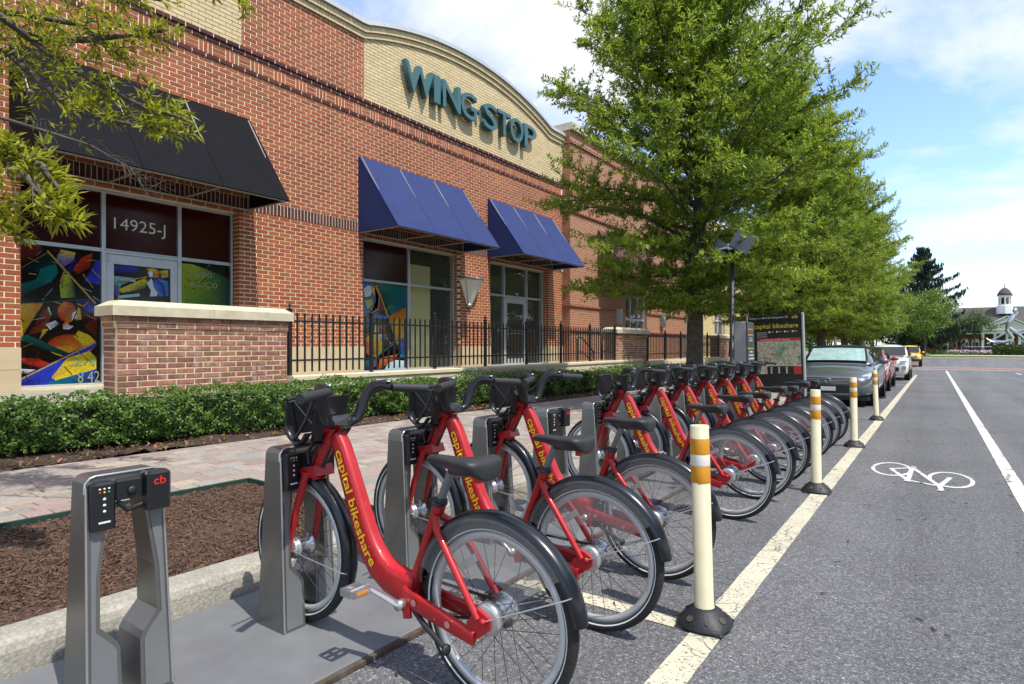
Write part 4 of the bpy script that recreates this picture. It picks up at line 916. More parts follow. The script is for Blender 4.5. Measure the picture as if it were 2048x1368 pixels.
# denser near the camera
y = np.concatenate([RNG.uniform(-2.5, 9, int(n*.62)), RNG.uniform(9, 30, n-int(n*.62))])
s = RNG.uniform(0, 1, n); bump_ = .05*np.sin(y*9)+.045*np.sin(y*5.3+s*6)+.04*np.sin(y*15+s*19)+.035*np.sin(y*24-s*25)+RNG.normal(0,.02,n)
fx = -7.36+.07*np.sin(y*1.7)+.05*np.sin(y*4.1+1); tz = .70+.03*np.sin(y*1.1+2)+.025*np.sin(y*3.3)+.02*np.sin(y*7.1); r_ = .14
front = s < .58; hh = np.where(front, s/.58, 1.0); dd = np.where(front, 0, (s-.58)/.42)
x = fx - dd*.9 + bump_*np.where(front,1,0.2) - np.where(hh>.75,(hh-.75)**2*1.6,0)*front - .05*(1-hh)*front
z = .20 + hh*(tz-.20) + bump_*np.where(front,0.2,.6) 
N_ = np.where(front[:,None], np.array([[1,0,.45]]), np.array([[.25,0,1]]))
C_ = np.stack([x,y,z],1)
low = (hh < .12) & front; keep = ~(low & (RNG.uniform(size=n) < .6)); C_, N_ = C_[keep], N_[keep]
sz = np.where(C_[:,1] < 9, .040, .048)
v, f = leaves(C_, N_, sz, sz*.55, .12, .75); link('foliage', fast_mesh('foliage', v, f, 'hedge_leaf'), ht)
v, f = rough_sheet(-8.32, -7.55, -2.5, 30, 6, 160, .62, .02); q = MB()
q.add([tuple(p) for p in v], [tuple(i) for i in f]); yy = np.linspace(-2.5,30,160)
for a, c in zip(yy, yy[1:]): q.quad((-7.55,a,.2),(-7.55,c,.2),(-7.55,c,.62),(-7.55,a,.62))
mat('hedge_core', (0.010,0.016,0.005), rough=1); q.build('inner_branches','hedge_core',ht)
q = MB()
for k in range(60):
    a = -2+k*.3+random.uniform(-.1,.1); x = -7.6+random.uniform(-.08,.05); q.tube([(x,a,.12),(x+random.uniform(-.05,.1),a+random.uniform(-.1,.1),.34)], [.011,.006], 5)
tag(q.build('stems','bark_dark',ht), kind='stuff')
# ------------------------------------------------------------------ bicycle docks
mat('dock_grey', (0.20, 0.20, 0.195), rough=0.36, metal=0.75, var=0.10, scale=5, coord='obj')
mat('dock_panel', (0.19, 0.195, 0.20), rough=0.42, metal=0.35, var=0.06, scale=6, coord='obj')
mat('dock_edge', (0.50, 0.51, 0.52), rough=0.28, metal=0.8)
mat('black_plastic', (0.012, 0.013, 0.016), rough=0.30, spec=0.5)
mat('black_matte', (0.018, 0.019, 0.022), rough=0.55)
mat('led_white', (.7,.7,.68), rough=.4); mat('led_red', (.6,.02,.01), rough=.4); mat('led_green', (.05,.35,.1), rough=.4); mat('led_yellow', (.7,.5,.03), rough=.4)
mat('logo_red', (.62,.02,.015), rough=.4)
def dock_x(z): return .088-.055*z/.8, -.105+.040*z/.8     # front and back of a leg at height z
def leg_poly(inner):
    """front outline of one leg (positive y side), opening towards the wheel"""
    return [(.142,0),(.128,.745),(.046,.745),(.060,.66),(.088,.45),(.092,.285),(.044,.225),(.032,.20),(.030,0)]
def build_dock():
    t = thing('bike_dock', 'x', 'dock', group='bicycle docks')
    for sgn in (-1, 1):
        pts = leg_poly(0); n = len(pts); q = MB(); f = [(dock_x(z)[0], sgn*y, z) for y, z in pts]; k = [(dock_x(z)[1], sgn*y, z) for y, z in pts]
        q.add(f+k, [tuple(range(n)), tuple(range(2*n-1, n-1, -1))]+[(i, n+i, n+(i+1)%n, (i+1)%n) for i in range(n)]); o = q.build('leg', 'dock_grey', t); fixn(o.data)
        # raised face panel and bright trim along the outer front edge
        ins = [(.126,.012),(.112,.70),(.070,.70),(.080,.60),(.102,.45),(.106,.275),(.056,.215),(.045,.195),(.044,.012)]
        q = MB(); f = [(dock_x(z)[0]+.004, sgn*y, z) for y, z in ins]; k = [(dock_x(z)[0]-.004, sgn*y, z) for y, z in ins]; n = len(ins)
        q.add(f+k, [tuple(range(n))]+[(i, n+i, n+(i+1)%n, (i+1)%n) for i in range(n)]); o2 = q.build('face_panel', 'dock_panel', o); fixn(o2.data)
        q = MB(); q.tube([(dock_x(0)[0]+.001, sgn*.137, .004),(dock_x(.745)[0]+.001, sgn*.1235, .76)], .0045, 6); q.build('trim', 'dock_edge', o)
    q = MB(); q.tube([(-.062,-.128,.735),(-.062,-.120,.782),(-.062,-.10,.795),(-.062,.10,.795),(-.062,.120,.782),(-.062,.128,.735)], .004, 4)
    z0, z1 = .740, .797
    ol = [(-.1285,z0),(-.1255,.775),(-.112,.792),(-.095,z1),(.095,z1),(.112,.792),(.1255,.775),(.1285,z0)]; q = MB(); q.prism(ol, -.068, .034, 'x'); o = q.build('top_bar', 'dock_grey', t); fixn(o.data)
    q = MB(); q.tube([(.0345,y*.985,z) for y, z in ol], .005, 5); q.build('trim', 'dock_edge', t)
    q = MB(); q.cbox(.030, .074, -.118, -.044, .615, .778, .008); kp = q.build('keypad', 'black_plastic', t)
    for j in range(3):
        for k, m in enumerate(('led_white', ('led_red','led_yellow','led_green')[j])):
            q = MB(); y = -.095+j*.014; z = .757-k*.012; q.lathe([(.0036,.0742),(.0036,.0758),(0,.0762)], 8, 'x', (0,y,z)); q.build('indicator', m, kp)
    for k in range(3): q = MB(); q.lathe([(.0052,.0742),(.0052,.0758),(0,.0765)], 10, 'x', (0,-.081,.722-k*.021)); q.build('button', 'led_white', kp)
    q = MB(); q.box(.0742,.076,-.099,-.063,.640,.646); q.build('key_slot', 'led_white', kp)
    q = MB(); q.cbox(.031, .060, -.043, .05, .705, .776, .006); q.build('lock_bar', 'black_plastic', t)
    q = MB(); q.cbox(.031, .092, .051, .133, .655, .793, .010); hd = q.build('lock_head', 'black_plastic', t)
    place_text('logo', 'cb', (.042,.030), ((0,1,0),(0,0,1),(1,0,0)), (.0925,.070,.745), 'logo_red', hd, offset=.01)
    q = MB(); q.tube([(.045,-.03,.70),(.05,0,.665),(.045,.05,.675)], .010, 6); q.lathe([(.014,.06),(.014,.068),(.006,.07)], 10, 'x', (0,.01,.735)); q.build('latch', 'black_matte', t)
    return t
DY = lambda k: 1.715+.7435*k
dock0 = build_dock(); DX = -2.395
dlab = {-1:'nearest empty grey bicycle dock standing alone at lower left', 0:'grey dock holding the nearest red bicycle', 1:'grey dock holding the second red bicycle', 2:'grey dock holding the third red bicycle', 3:'empty grey dock between the third and fourth bicycles',
 4:'grey dock holding the fourth red bicycle', 5:'grey dock holding the fifth red bicycle', 6:'grey dock holding the sixth red bicycle', 7:'grey dock holding the seventh red bicycle', 8:'grey dock holding the eighth red bicycle', 9:'grey dock holding the ninth red bicycle', 10:'grey dock holding the tenth and farthest bicycle', 11:'last empty grey dock past the farthest bicycle'}
for k in range(-1, 11):
    o = dock0 if k == -1 else copy_tree(dock0); y = DY(k); o.location = (DX, y, gz(y)+.031); o['label'] = dlab[k]

# ------------------------------------------------------------------ red bikeshare bicycles (x runs to the rear, front wheel in the dock)
mat('bike_red', (0.40, 0.006, 0.009), rough=0.36, var=0.07, scale=9, coat=0.25, coord='obj', macro=0.10, mscale=14, bump=.05, bscale=200)
def scuff():
    m = MATS['bike_red']; t = m.node_tree; L = t.links; b_ = t.nodes['Principled BSDF']; src = b_.inputs['Base Color'].links[0].from_socket
    g = t.nodes.new('ShaderNodeNewGeometry'); n = t.nodes.new('ShaderNodeTexNoise'); n.inputs['Scale'].default_value = 55; n.inputs['Detail'].default_value = 5; L.new(g.outputs['Position'], n.inputs['Vector'])
    r = t.nodes.new('ShaderNodeValToRGB'); r.color_ramp.elements[0].position = .69; r.color_ramp.elements[1].position = .74; L.new(n.outputs['Fac'], r.inputs[0])
    mx_ = t.nodes.new('ShaderNodeMix'); mx_.data_type = 'RGBA'; L.new(r.outputs[0], mx_.inputs['Factor']); L.new(src, mx_.inputs['A']); mx_.inputs['B'].default_value = (.34,.20,.19,1); L.new(mx_.outputs['Result'], b_.inputs['Base Color'])
    n2 = t.nodes.new('ShaderNodeTexNoise'); n2.inputs['Scale'].default_value = 12; L.new(g.outputs['Position'], n2.inputs['Vector']); r2 = t.nodes.new('ShaderNodeMapRange'); r2.inputs['To Min'].default_value = .25; r2.inputs['To Max'].default_value = .55; L.new(n2.outputs['Fac'], r2.inputs['Value']); L.new(r2.outputs[0], b_.inputs['Roughness'])
scuff()
mat('bike_yellow', (0.85, 0.52, 0.02), rough=0.45)
mat('tyre', (0.016, 0.016, 0.017), rough=0.75, bump=0.5, bscale=120, coord='obj')
mat('stripe_white', (0.72, 0.72, 0.70), rough=0.5); mat('rim_alu', (0.60, 0.61, 0.62), rough=0.38, metal=0.45)
mat('alu_bright', (0.62, 0.62, 0.62), rough=0.28, metal=0.85); mat('spoke', (0.05, 0.05, 0.05), rough=0.4, metal=0.6)
mat('fender_black', (0.006, 0.007, 0.011), rough=0.28, coat=0.15); mat('saddle_black', (0.022, 0.023, 0.026), rough=0.5, bump=0.15, bscale=300, coord='obj'); mat('rubber', (0.022, 0.023, 0.026), rough=0.6)
mat('reflector_red', (.45,.01,.01), rough=.15, coat=.5); mat('reflector_amber', (.7,.22,.02), rough=.2); mat('reflector_clear', (.55,.56,.55), rough=.2); mat('sticker_pink', (.50,.22,.22), rough=.5); mat('label_white', (.68,.68,.66), rough=.5)
glass_mat('skirt_film', (0.84, 0.83, 0.82), 0.10, rough=0.10, refl=0.40)
FA, RA, WR = Vector((-.05, 0, .366)), Vector((1.06, 0, .334)), .334
def wheel(t, c, name):
    w_ = thing(name, None, None); w_.parent = t; w_.location = c
    q = MB(); prof = []
    for i in range(10): a = 2*math.pi*i/10; prof.append((.311+.0225*math.cos(a), .0225*math.sin(a)))
    q.lathe(prof, 56, 'y', closed=True); o = q.build('tyre', 'tyre', w_); fixn(o.data)
    for s_ in (-1, 1):
        q = MB(); q.lathe([(.2985,s_*.0195),(.3035,s_*.0218)], 56, 'y', smooth=True, cap=False); q.build('reflective_stripe', 'stripe_white', w_)
    q = MB(); q.lathe([(.292,-.0125),(.270,-.0135),(.264,-.006),(.264,.006),(.270,.0135),(.292,.0125)], 56, 'y', closed=True); o = q.build('rim', 'rim_alu', w_); fixn(o.data)
    q = MB()
    for i in range(28):
        a = 2*math.pi*i/28; s_ = 1 if i % 2 else -1; b_ = a+(.95 if (i//2) % 2 else -.95)
        q.tube([(.042*math.cos(b_), s_*.032, .042*math.sin(b_)), (.268*math.cos(a), 0, .268*math.sin(a))], .0013, 3, cap=False)
    q.build('spokes', 'spoke', w_)
    q = MB(); q.lathe([(.0,-.058),(.012,-.058),(.012,-.045),(.048,-.043),(.050,-.030),(.026,-.026),(.026,.026),(.050,.030),(.048,.043),(.012,.045),(.012,.058),(0,.058)], 24, 'y'); o = q.build('hub', 'alu_bright', w_); fixn(o.data)
    q = MB(); a = 2.2; q.obox((.20*math.cos(a),-.006,.20*math.sin(a)), (.040*-math.sin(a),0,.040*math.cos(a)), (0,.004,0), (.014*math.cos(a),0,.014*math.sin(a))); q.build('spoke_reflector', 'reflector_clear', w_)
    return w_
def arc_fender(c, a0, a1, r, hw, n=26):
    """mudguard: rounded strip round the wheel from angle a0 to a1 (degrees, 0 = rear, 90 = top)"""
    q = MB(); vs = []; sec = [(-1,-.026),(-.93,-.006),(-.55,.006),(0,.010),(.55,.006),(.93,-.006),(1,-.026)]; k = len(sec)
    for i in range(n+1):
        a = R(a0+(a1-a0)*i/n); wv = hw*(1 if 2 < i < n-2 else (.82 if i in (0,n) else .95))
        for y, h in sec: rr = r+h; vs.append((c.x+rr*math.cos(a), y*wv, c.z+rr*math.sin(a)))
    q.add(vs, [(i*k+j, i*k+j+1, (i+1)*k+j+1, (i+1)*k+j) for i in range(n) for j in range(k-1)], True); return q
def build_bike():
    t = thing('bicycle', 'x', 'bicycle', group='docked red bikeshare bicycles')
    wheel(t, FA, 'front_wheel'); wheel(t, RA, 'rear_wheel')
    fr = MB()
    # big curved down tube with squarish section
    ctl = [(.205,.895),(.235,.845),(.275,.755),(.315,.665),(.350,.585),(.385,.508),(.425,.440),(.475,.385),(.540,.350),(.610,.336),(.680,.335)]
    hx = [.034,.040,.045,.048,.050,.053,.056,.058,.060,.060,.055]
    fr.tube([(x,0,z) for x, z in ctl], hx, 16, ry=[.028,.029,.030,.031,.032,.033,.034,.036,.038,.038,.034], ref=(0,1,0), sq=.5)
    fr.tube([(.655,0,.34),(.790,0,.672)], .0215, 12); fr.tube([(.786,0,.655),(.797,0,.688)], .026, 12)
    fr.tube([(.070,0,.735),(.186,0,.930)], .0265, 12)                       # head tube
    fr.tube([(.076,-.0,.712),(.066,0,.690)], .034, 12)
    for s_ in (-1, 1):
        fr.tube([(.785,s_*.010,.640),(.83,s_*.052,.60),(.90,s_*.066,.52),(1.035,s_*.072,.335)], [.015,.014,.014,.013], 10)
        fr.tube([(.645,s_*.038,.320),(.76,s_*.052,.302),(.95,s_*.066,.275),(1.02,s_*.070,.262)], [.034,.034,.030,.026], 12, ry=[.012]*4, ref=(0,1,0), sq=.6)
        fr.prism([(.99,.250),(1.04,.270),(1.083,.305),(1.088,.345),(1.035,.370),(.985,.315)], s_*.066-.006, s_*.066+.006)
        fr.lathe([(0,s_*.086),(.011,s_*.086),(.013,s_*.070)], 10, 'y', (1.06,0,.334))
    fr.lathe([(.0,-.048),(.036,-.048),(.036,.048),(0,.048)], 16, 'y', (.655,0,.292)); fr.tube([(.655,0,.33),(.655,0,.285)], .034, 12)
    o = fr.build('frame', 'bike_red', t); fixn(o.data)
    # lettering down the near side of the tube
    me, a = text_mesh('capital bikeshare', 1.0, 0, .015, 2); mn, mx_ = a.min(0), a.max(0)
    P_ = [Vector((x, z)) for x, z in ctl]; cl = [0]
    for i in range(1, len(P_)): cl.append(cl[-1]+(P_[i]-P_[i-1]).length)
    Lt, s0, hgt = .500, .070, .060
    for s_ in (-1,):
        out_ = np.empty_like(a)
        for i, (x, y, _) in enumerate(a):
            s = s0+(x-mn[0])/(mx_[0]-mn[0])*Lt; v = ((y-mn[1])/(mx_[1]-mn[1])-.47)*hgt
            k = min(max(int(np.searchsorted(cl, s)), 1), len(cl)-1); f_ = (s-cl[k-1])/(cl[k]-cl[k-1]); p = P_[k-1].lerp(P_[k], f_)
            k2 = k+(1 if f_ > .5 else 0); k2 = min(max(k2, 1), len(P_)-2); d = (P_[k]-P_[k-1]).normalized(); d2 = (P_[min(k+1,len(P_)-1)]-P_[max(k-2,0)]).normalized(); d = (d+d2).normalized()
            nn = Vector((-d.y, d.x)); b_ = .0285+.0115*s/.9
            out_[i] = (p.x+nn.x*v, s_*(b_+.0035), p.y+nn.y*v)
        me.vertices.foreach_set('co', out_.ravel()); me.materials.clear(); me.materials.append(MATS['bike_yellow']); me.update(); link('lettering', me, o)
    for x, z in ((.72,.312),(.90,.283)):
        q = MB(); q.lathe([(.013,-.0775),(.0,-.0776)], 14, 'y', (x, .013-(x-.72)*.078, z)); q.build('sticker', 'sticker_pink', o)
    # fork and head assembly
    fk = MB()
    fk.tube([(.045,0,.760),(.150,0,.925)], .017, 10); fk.obox((.062,0,.722), (.050,0,.012), (0,.050,0), (-.010,0,.022))
    fk.obox((.170,0,.925), (.050,0,.020), (0,.034,0), (-.006,0,.014))
    for s_ in (-1, 1): fk.tube([(.052,s_*.046,.725),(-.005,s_*.062,.545),(-.046,s_*.066,.385),(-.052,s_*.066,.352)], [.019,.016,.013,.012], 10)
    o = fk.build('fork', 'bike_red', t); fixn(o.data)
    q = MB(); q.tube([(.098,0,.742),(.176,0,.888)], .0125, 8); q.build('cable_sleeve', 'black_matte', t)
    o = arc_fender(FA, 108, -22, .352, .036).build('front_fender', 'fender_black', t)
    q = MB(); q.lathe([(.0,.0),(.008,.0),(.007,.004),(0,.006)], 10, 'x', (FA.x+.352, 0, FA.z)); q.build('rivet', 'alu_bright', o)
    o = arc_fender(RA, 172, 8, .358, .038).build('rear_fender', 'fender_black', t)
    for s_ in (-1, 1):
        q = MB(); q.tube([(1.062,s_*.076,.334),(1.062+.335*math.cos(R(24)),s_*.042,.334+.335*math.sin(R(24))),(1.062+.352*math.cos(R(24)),s_*.030,.334+.352*math.sin(R(24)))], .003, 5); q.build('stay', 'alu_bright', o)
        q = MB(); vs = []; n = 22
        for i in range(n+1):
            a_ = R(160-126*i/n); r0 = .13+.02*math.sin(math.pi*i/n)
            for rr in (r0, .345): vs.append((RA.x+rr*math.cos(a_), s_*(.056 if rr < .2 else .043), RA.z+rr*math.sin(a_)))
        q.add(vs, [(2*i,2*i+1,2*i+3,2*i+2) for i in range(n)], True); q.build('skirt_guard', 'skirt_film', o)
        q = MB(); q.tube([(FA.x,s_*.070,FA.z),(FA.x+.325*math.cos(R(-8)),s_*.040,FA.z+.325*math.sin(R(-8))),(FA.x+.35*math.cos(R(-8)),s_*.028,FA.z+.35*math.sin(R(-8)))], .003, 5); q.build('front_stay', 'alu_bright', t)
    q = MB(); q.lathe([(0,-.0),(.010,-.0),(.008,.004),(0,.005)], 10, 'x', (RA.x+.355*math.cos(R(22)), .018, RA.z+.36*math.sin(R(22)))); q.build('rivet', 'alu_bright', o)
    # drum brake at the rear hub
    q = MB(); q.lathe([(0,-.060),(.045,-.060),(.056,-.055),(.058,-.034),(.04,-.030),(.04,.030),(.062,.034),(.062,.060),(0,.062)], 26, 'y', tuple(RA)); o = q.build('rear_drum', 'alu_bright', t); fixn(o.data)
    q = MB(); q.lathe([(0,-.060),(.042,-.058),(.045,-.040)], 22, 'y', tuple(FA)); o = q.build('front_drum', 'alu_bright', t); fixn(o.data)
    # saddle
    q = MB(); rows = []
    for x, w_, zt in ((.735,.014,.862),(.750,.024,.870),(.80,.030,.874),(.86,.040,.871),(.91,.068,.872),(.95,.096,.879),(.99,.108,.886),(1.02,.100,.884),(1.040,.066,.868)):
        ring_ = []
        for j in range(12):
            a_ = 2*math.pi*j/12; c_, s_ = math.cos(a_), math.sin(a_); th = (.020+.042*min(1,(x-.74)/.2)) if s_ < 0 else .020
            dip = -.010*max(0, 1-abs(c_)*1.6) if x > .84 else 0
            ring_.append((x, w_*math.copysign(abs(c_)**.75, c_), zt-.016+th*s_*(.75+.25*(x-.74)/.3)+(dip if s_ > 0 else 0)-.03*(1-abs(c_))*(0)))
        rows.append(ring_)
    vs = [p for r in rows for p in r]; q.add(vs, [(i*12+j, i*12+(j+1)%12, (i+1)*12+(j+1)%12, (i+1)*12+j) for i in range(len(rows)-1) for j in range(12)]+[tuple(range(11,-1,-1)), tuple(range(96,108))], True); o = q.build('saddle', 'saddle_black', t); fixn(o.data)
    md = o.modifiers.new('s', 'SUBSURF'); md.levels = 1; md.render_levels = 2
    q = MB(); q.cbox(.86,.97,-.035,.035,.812,.842,.01); q.tube([(.79,-.02,.842),(.95,-.03,.832),(1.0,-.03,.842)], .004, 5); q.tube([(.79,.02,.842),(.95,.03,.832),(1.0,.03,.842)], .004, 5); q.build('seat_clamp', 'black_matte', t)
    q = MB(); q.cbox(.975,1.005,-.028,.028,.792,.842,.008); q.build('tail_light', 'reflector_red', t)
    q = MB(); q.tube([(.79,0,.675),(.858,0,.825)], .0165, 12); q.build('seatpost', 'dock_panel', t)
    q = MB(); q.lathe([(.027,-.014),(.03,-.008),(.03,.008),(.027,.014)], 12, 'z', (.797,0,.694)); q.tube([(.80,-.03,.694),(.80,-.045,.694),(.84,-.05,.690)], .006, 6); q.obox((.775,0,.70),(.022,0,.006),(0,.012,0),(0,0,.008)); q.build('seat_collar', 'black_matte', t)
    # handlebar, grips, console
    q = MB(); q.add([(.135,-.030,.940),(.135,.030,.940),(.245,-.060,.948),(.245,.060,.948),(.140,-.028,.972),(.140,.028,.972),(.232,-.050,.985),(.232,.050,.985),(.275,0,.940),(.262,0,.972)],
        [(0,2,8,3,1),(4,5,7,9,6),(0,4,6,2),(1,3,7,5),(2,6,9,8),(8,9,7,3),(0,1,5,4)]); o = q.build('console', 'black_plastic', t); fixn(o.data)
    q = MB(); q.quad((.158,-.026,.9803),(.215,-.036,.9885),(.215,.036,.9885),(.158,.026,.9803)); q.build('console_label', 'label_white', o); q = MB(); q.quad((.200,-.030,.9882),(.214,-.033,.9902),(.214,.033,.9902),(.200,.030,.9882)); q.build('console_stripe', 'bike_yellow', o)
    hb = MB()
    for s_ in (-1, 1): hb.tube([(.195,s_*.015,.955),(.225,s_*.055,.946),(.236,s_*.082,.962),(.238,s_*.104,1.015),(.248,s_*.124,1.068),(.275,s_*.144,1.104),(.315,s_*.158,1.110),(.362,s_*.172,1.100)], [.022,.024,.027,.030,.030,.028,.024,.018], 14, ry=[.020,.020,.021,.022,.022,.021,.020,.018])
    hb.build('handlebar', 'black_plastic', t)
    for s_ in (-1, 1):
        q = MB(); q.tube([(.358,s_*.170,1.100),(.372,s_*.215,1.096),(.388,s_*.270,1.092),(.412,s_*.340,1.086)], [.0175,.0185,.0195,.0200], 14); g = q.build('grip', 'rubber', t); g.location = (0,0,0)
        q = MB(); q.lathe([(.0,.0),(.012,.0),(.010,.004),(0,.005)], 10, 'z', (.350,s_*.160,1.124)); q.build('bell' if s_ > 0 else 'shifter', 'alu_bright', t)
        q = MB(); q.tube([(.350,s_*.180,1.090),(.325,s_*.23,1.078),(.330,s_*.33,1.070)], [.008,.006,.006], 6, ry=[.004]*3); q.build('brake_lever', 'rubber', t)
    # front carrier: back plate, tray, curved front frame, bungee
    q = MB(); q.add([(.128,-.082,.870),(.128,.082,.870),(.158,.090,1.062),(.158,-.090,1.062),(.143,-.082,.870),(.143,.082,.870),(.173,.090,1.062),(.173,-.090,1.062)], [(0,1,2,3),(7,6,5,4),(0,3,7,4),(1,5,6,2),(3,2,6,7),(0,4,5,1)]); cr = q.build('carrier_back', 'black_plastic', t)
    q = MB()
    for s_ in (-1, 1):   # side straps sweep down, forward and up
        vs = []; n = 12
        for i in range(n+1):
            f_ = i/n
            if f_ < .35: u = f_/.35; x = .14-.06*u; z = .905-.048*math.sin(u*1.57)
            else: u = (f_-.35)/.65; x = .08-.085*math.sin(min(1,u*2)*1.57)+.02*u; z = .857+.185*u**1.3
            for yy_, in ((.088,),(.128,)): vs.append((x, s_*yy_, z))
            for yy_, in ((.088,),(.128,)): vs.append((x+.006, s_*yy_, z+.006))
        fs = []
        for i in range(n): k = 4*i; fs += [(k,k+1,k+5,k+4),(k+2,k+6,k+7,k+3),(k,k+4,k+6,k+2),(k+1,k+3,k+7,k+5)]
        q.add(vs, fs, True)
    q.tube([(.02,-.125,1.045),(.015,-.06,1.058),(.015,.06,1.058),(.02,.125,1.045)], .011, 8)
    q.tube([(.078,-.125,.852),(.078,.125,.852)], .009, 8); o = q.build('carrier_frame', 'black_plastic', t); fixn(o.data)
    q = MB(); q.add([(.000,-.122,.895),(.000,.122,.895),(.018,.122,1.05),(.018,-.122,1.05),(.007,-.122,.895),(.007,.122,.895),(.025,.122,1.05),(.025,-.122,1.05)], [(0,1,2,3),(7,6,5,4),(0,3,7,4),(1,5,6,2),(3,2,6,7),(0,4,5,1)]); q.build('carrier_front', 'black_plastic', t)
    for s_ in (-1, 1): q = MB(); q.tube([(.150,s_*.085,1.055),(.120,s_*.100,.965),(.085,s_*.112,.905),(.055,s_*.118,.872)], [.008,.008,.008,.008], 6); q.build('carrier_strut', 'black_plastic', t)
    q = MB(); q.cbox(.020,.135,-.085,.085,.850,.866,.005); q.build('carrier_tray', 'black_plastic', t)
    q = MB(); q.tube([(.025,-.10,1.045),(.09,-.04,.93),(.13,-.015,.885)], .004, 5); q.tube([(.025,.10,1.045),(.09,.04,.93),(.13,.015,.885)], .004, 5); q.build('bungee', 'black_matte', t)
    q = MB()
    for y in (-.05, -.02, .02, .05): q.lathe([(0,0),(.0055,0),(.004,.003),(0,.004)], 8, 'z', (.06,y,.8665))
    q.build('carrier_bolts', 'alu_bright', t)
    q = MB(); q.tube([(.085,0,.850),(.040,-.012,.835),(.020,-.02,.80),(.040,-.025,.755)], .009, 8); q.build('carrier_arm', 'black_plastic', t)
    for s_ in (-1, 1): q = MB(); q.tube([(.345,s_*.175,1.095),(.26,s_*.17,1.075),(.15,s_*.09,1.0),(.125,s_*.03,.93),(.09,s_*.03,.80),(.06,s_*.03,.74)], .004, 5); q.build('brake_cable', 'black_matte', t)
    # drive train
    for s_, x1, z1 in ((-1,.500,.338),(1,.810,.246)):
        q = MB(); yb, yp_ = s_*.072, s_*.105; q.tube([(.655,yb,.292),(.58 if s_<0 else .73,s_*.088,.315 if s_<0 else .269),(x1,yp_,z1)], [.021,.016,.013], 10, ry=[.010,.009,.009]); q.lathe([(0,s_*.05),(.020,s_*.05),(.020,s_*.086),(0,s_*.088)], 14, 'y', (.655,0,.292)); o = q.build('crank', 'alu_bright', t); fixn(o.data)
        q = MB(); c = Vector((x1,s_*.155,z1))
        for dx_ in (-.034,.034): q.obox(c+Vector((dx_,0,0)), (.005,0,0), (0,.042,0), (0,0,.013))
        for dy_ in (-.040,.040): q.obox(c+Vector((0,dy_,0)), (.029,0,0), (0,.004,0), (0,0,.013))
        q.tube([c+Vector((0,-s_*.06,0)), c+Vector((0,s_*.036,0))], .010, 8); q.obox(c, (.029,0,0), (0,.010,0), (0,0,.005)); p = q.build('pedal', 'alu_bright', o)
        q = MB()
        for dx_ in (-.0395,.0395): q.obox(c+Vector((dx_,0,0)), (.0008,0,0), (0,.024,0), (0,0,.006))
        q.build('pedal_reflector', 'reflector_amber', o)
    q = MB(); q.lathe([(.0,.030),(.078,.030),(.078,.042),(0,.042)], 26, 'y', (.655,0,.292)); o = q.build('chainwheel', 'black_matte', t); fixn(o.data)
    q = MB(); q.tube([(.655,.036,.214),(1.06,.036,.300)], .006, 5); q.tube([(.655,.036,.370),(1.06,.036,.366)], .006, 5); q.build('chain', 'black_matte', t)
    q = MB(); q.tube([(.70,-.040,.272),(.78,-.062,.240),(.895,-.080,.196)], [.010,.011,.010], 8); q.lathe([(.0,-.006),(.020,-.006),(.020,.006),(0,.006)], 12, 'x', (.898,-.080,.194)); o = q.build('kickstand', 'black_matte', t); fixn(o.data)
    q = MB(); q.obox((.675,-.052,.262), (.018,0,.004), (0,.006,0), (-.004,0,.022)); q.build('stand_bracket', 'bike_red', t)
    return t
bike0 = build_bike()
order = ['nearest red bikeshare bicycle, first in the docked row', 'second red bikeshare bicycle from the camera, behind the nearest one', 'third red bicycle in the row, last before the empty dock', 'fourth red bicycle, first past the empty dock, behind the nearest bollard', 'fifth red bicycle from the camera in the docked row', 'sixth red bicycle from the camera in the docked row', 'seventh red bicycle from the camera in the docked row', 'eighth red bicycle from the camera in the docked row', 'ninth red bicycle, next to last in the row', 'tenth and farthest red bicycle, closest to the map panel']
for i, k in enumerate((0,1,2,4,5,6,7,8,9,10)):
    o = bike0 if i == 0 else copy_tree(bike0); y = DY(k)+.003; o.location = (-2.333, y, gz(y)); o['label'] = order[i]
    f_ = (0,-.010,.012,-.02,.015,0,.02,-.015,.01,0)[i]; an = (0,.5,-.35,.9,-.6,.25,1.2,-.2,.7,-.9)[i]
    for ch in o.children:
        if ch.name.split('.')[0] in ('saddle','seat_clamp','tail_light'): ch.location = (.068/.165*f_*1.0, 0, .15/.165*f_)
        if ch.name.split('.')[0] == 'crank': M = Matrix.Translation((.655,0,.292)) @ Matrix.Rotation(an,4,'Y') @ Matrix.Translation((-.655,0,-.292)); ch.location = M.to_translation(); ch.rotation_euler = M.to_euler()
    if i: o.rotation_euler = (random.uniform(-.012,.012), 0, random.uniform(-.012,.012))
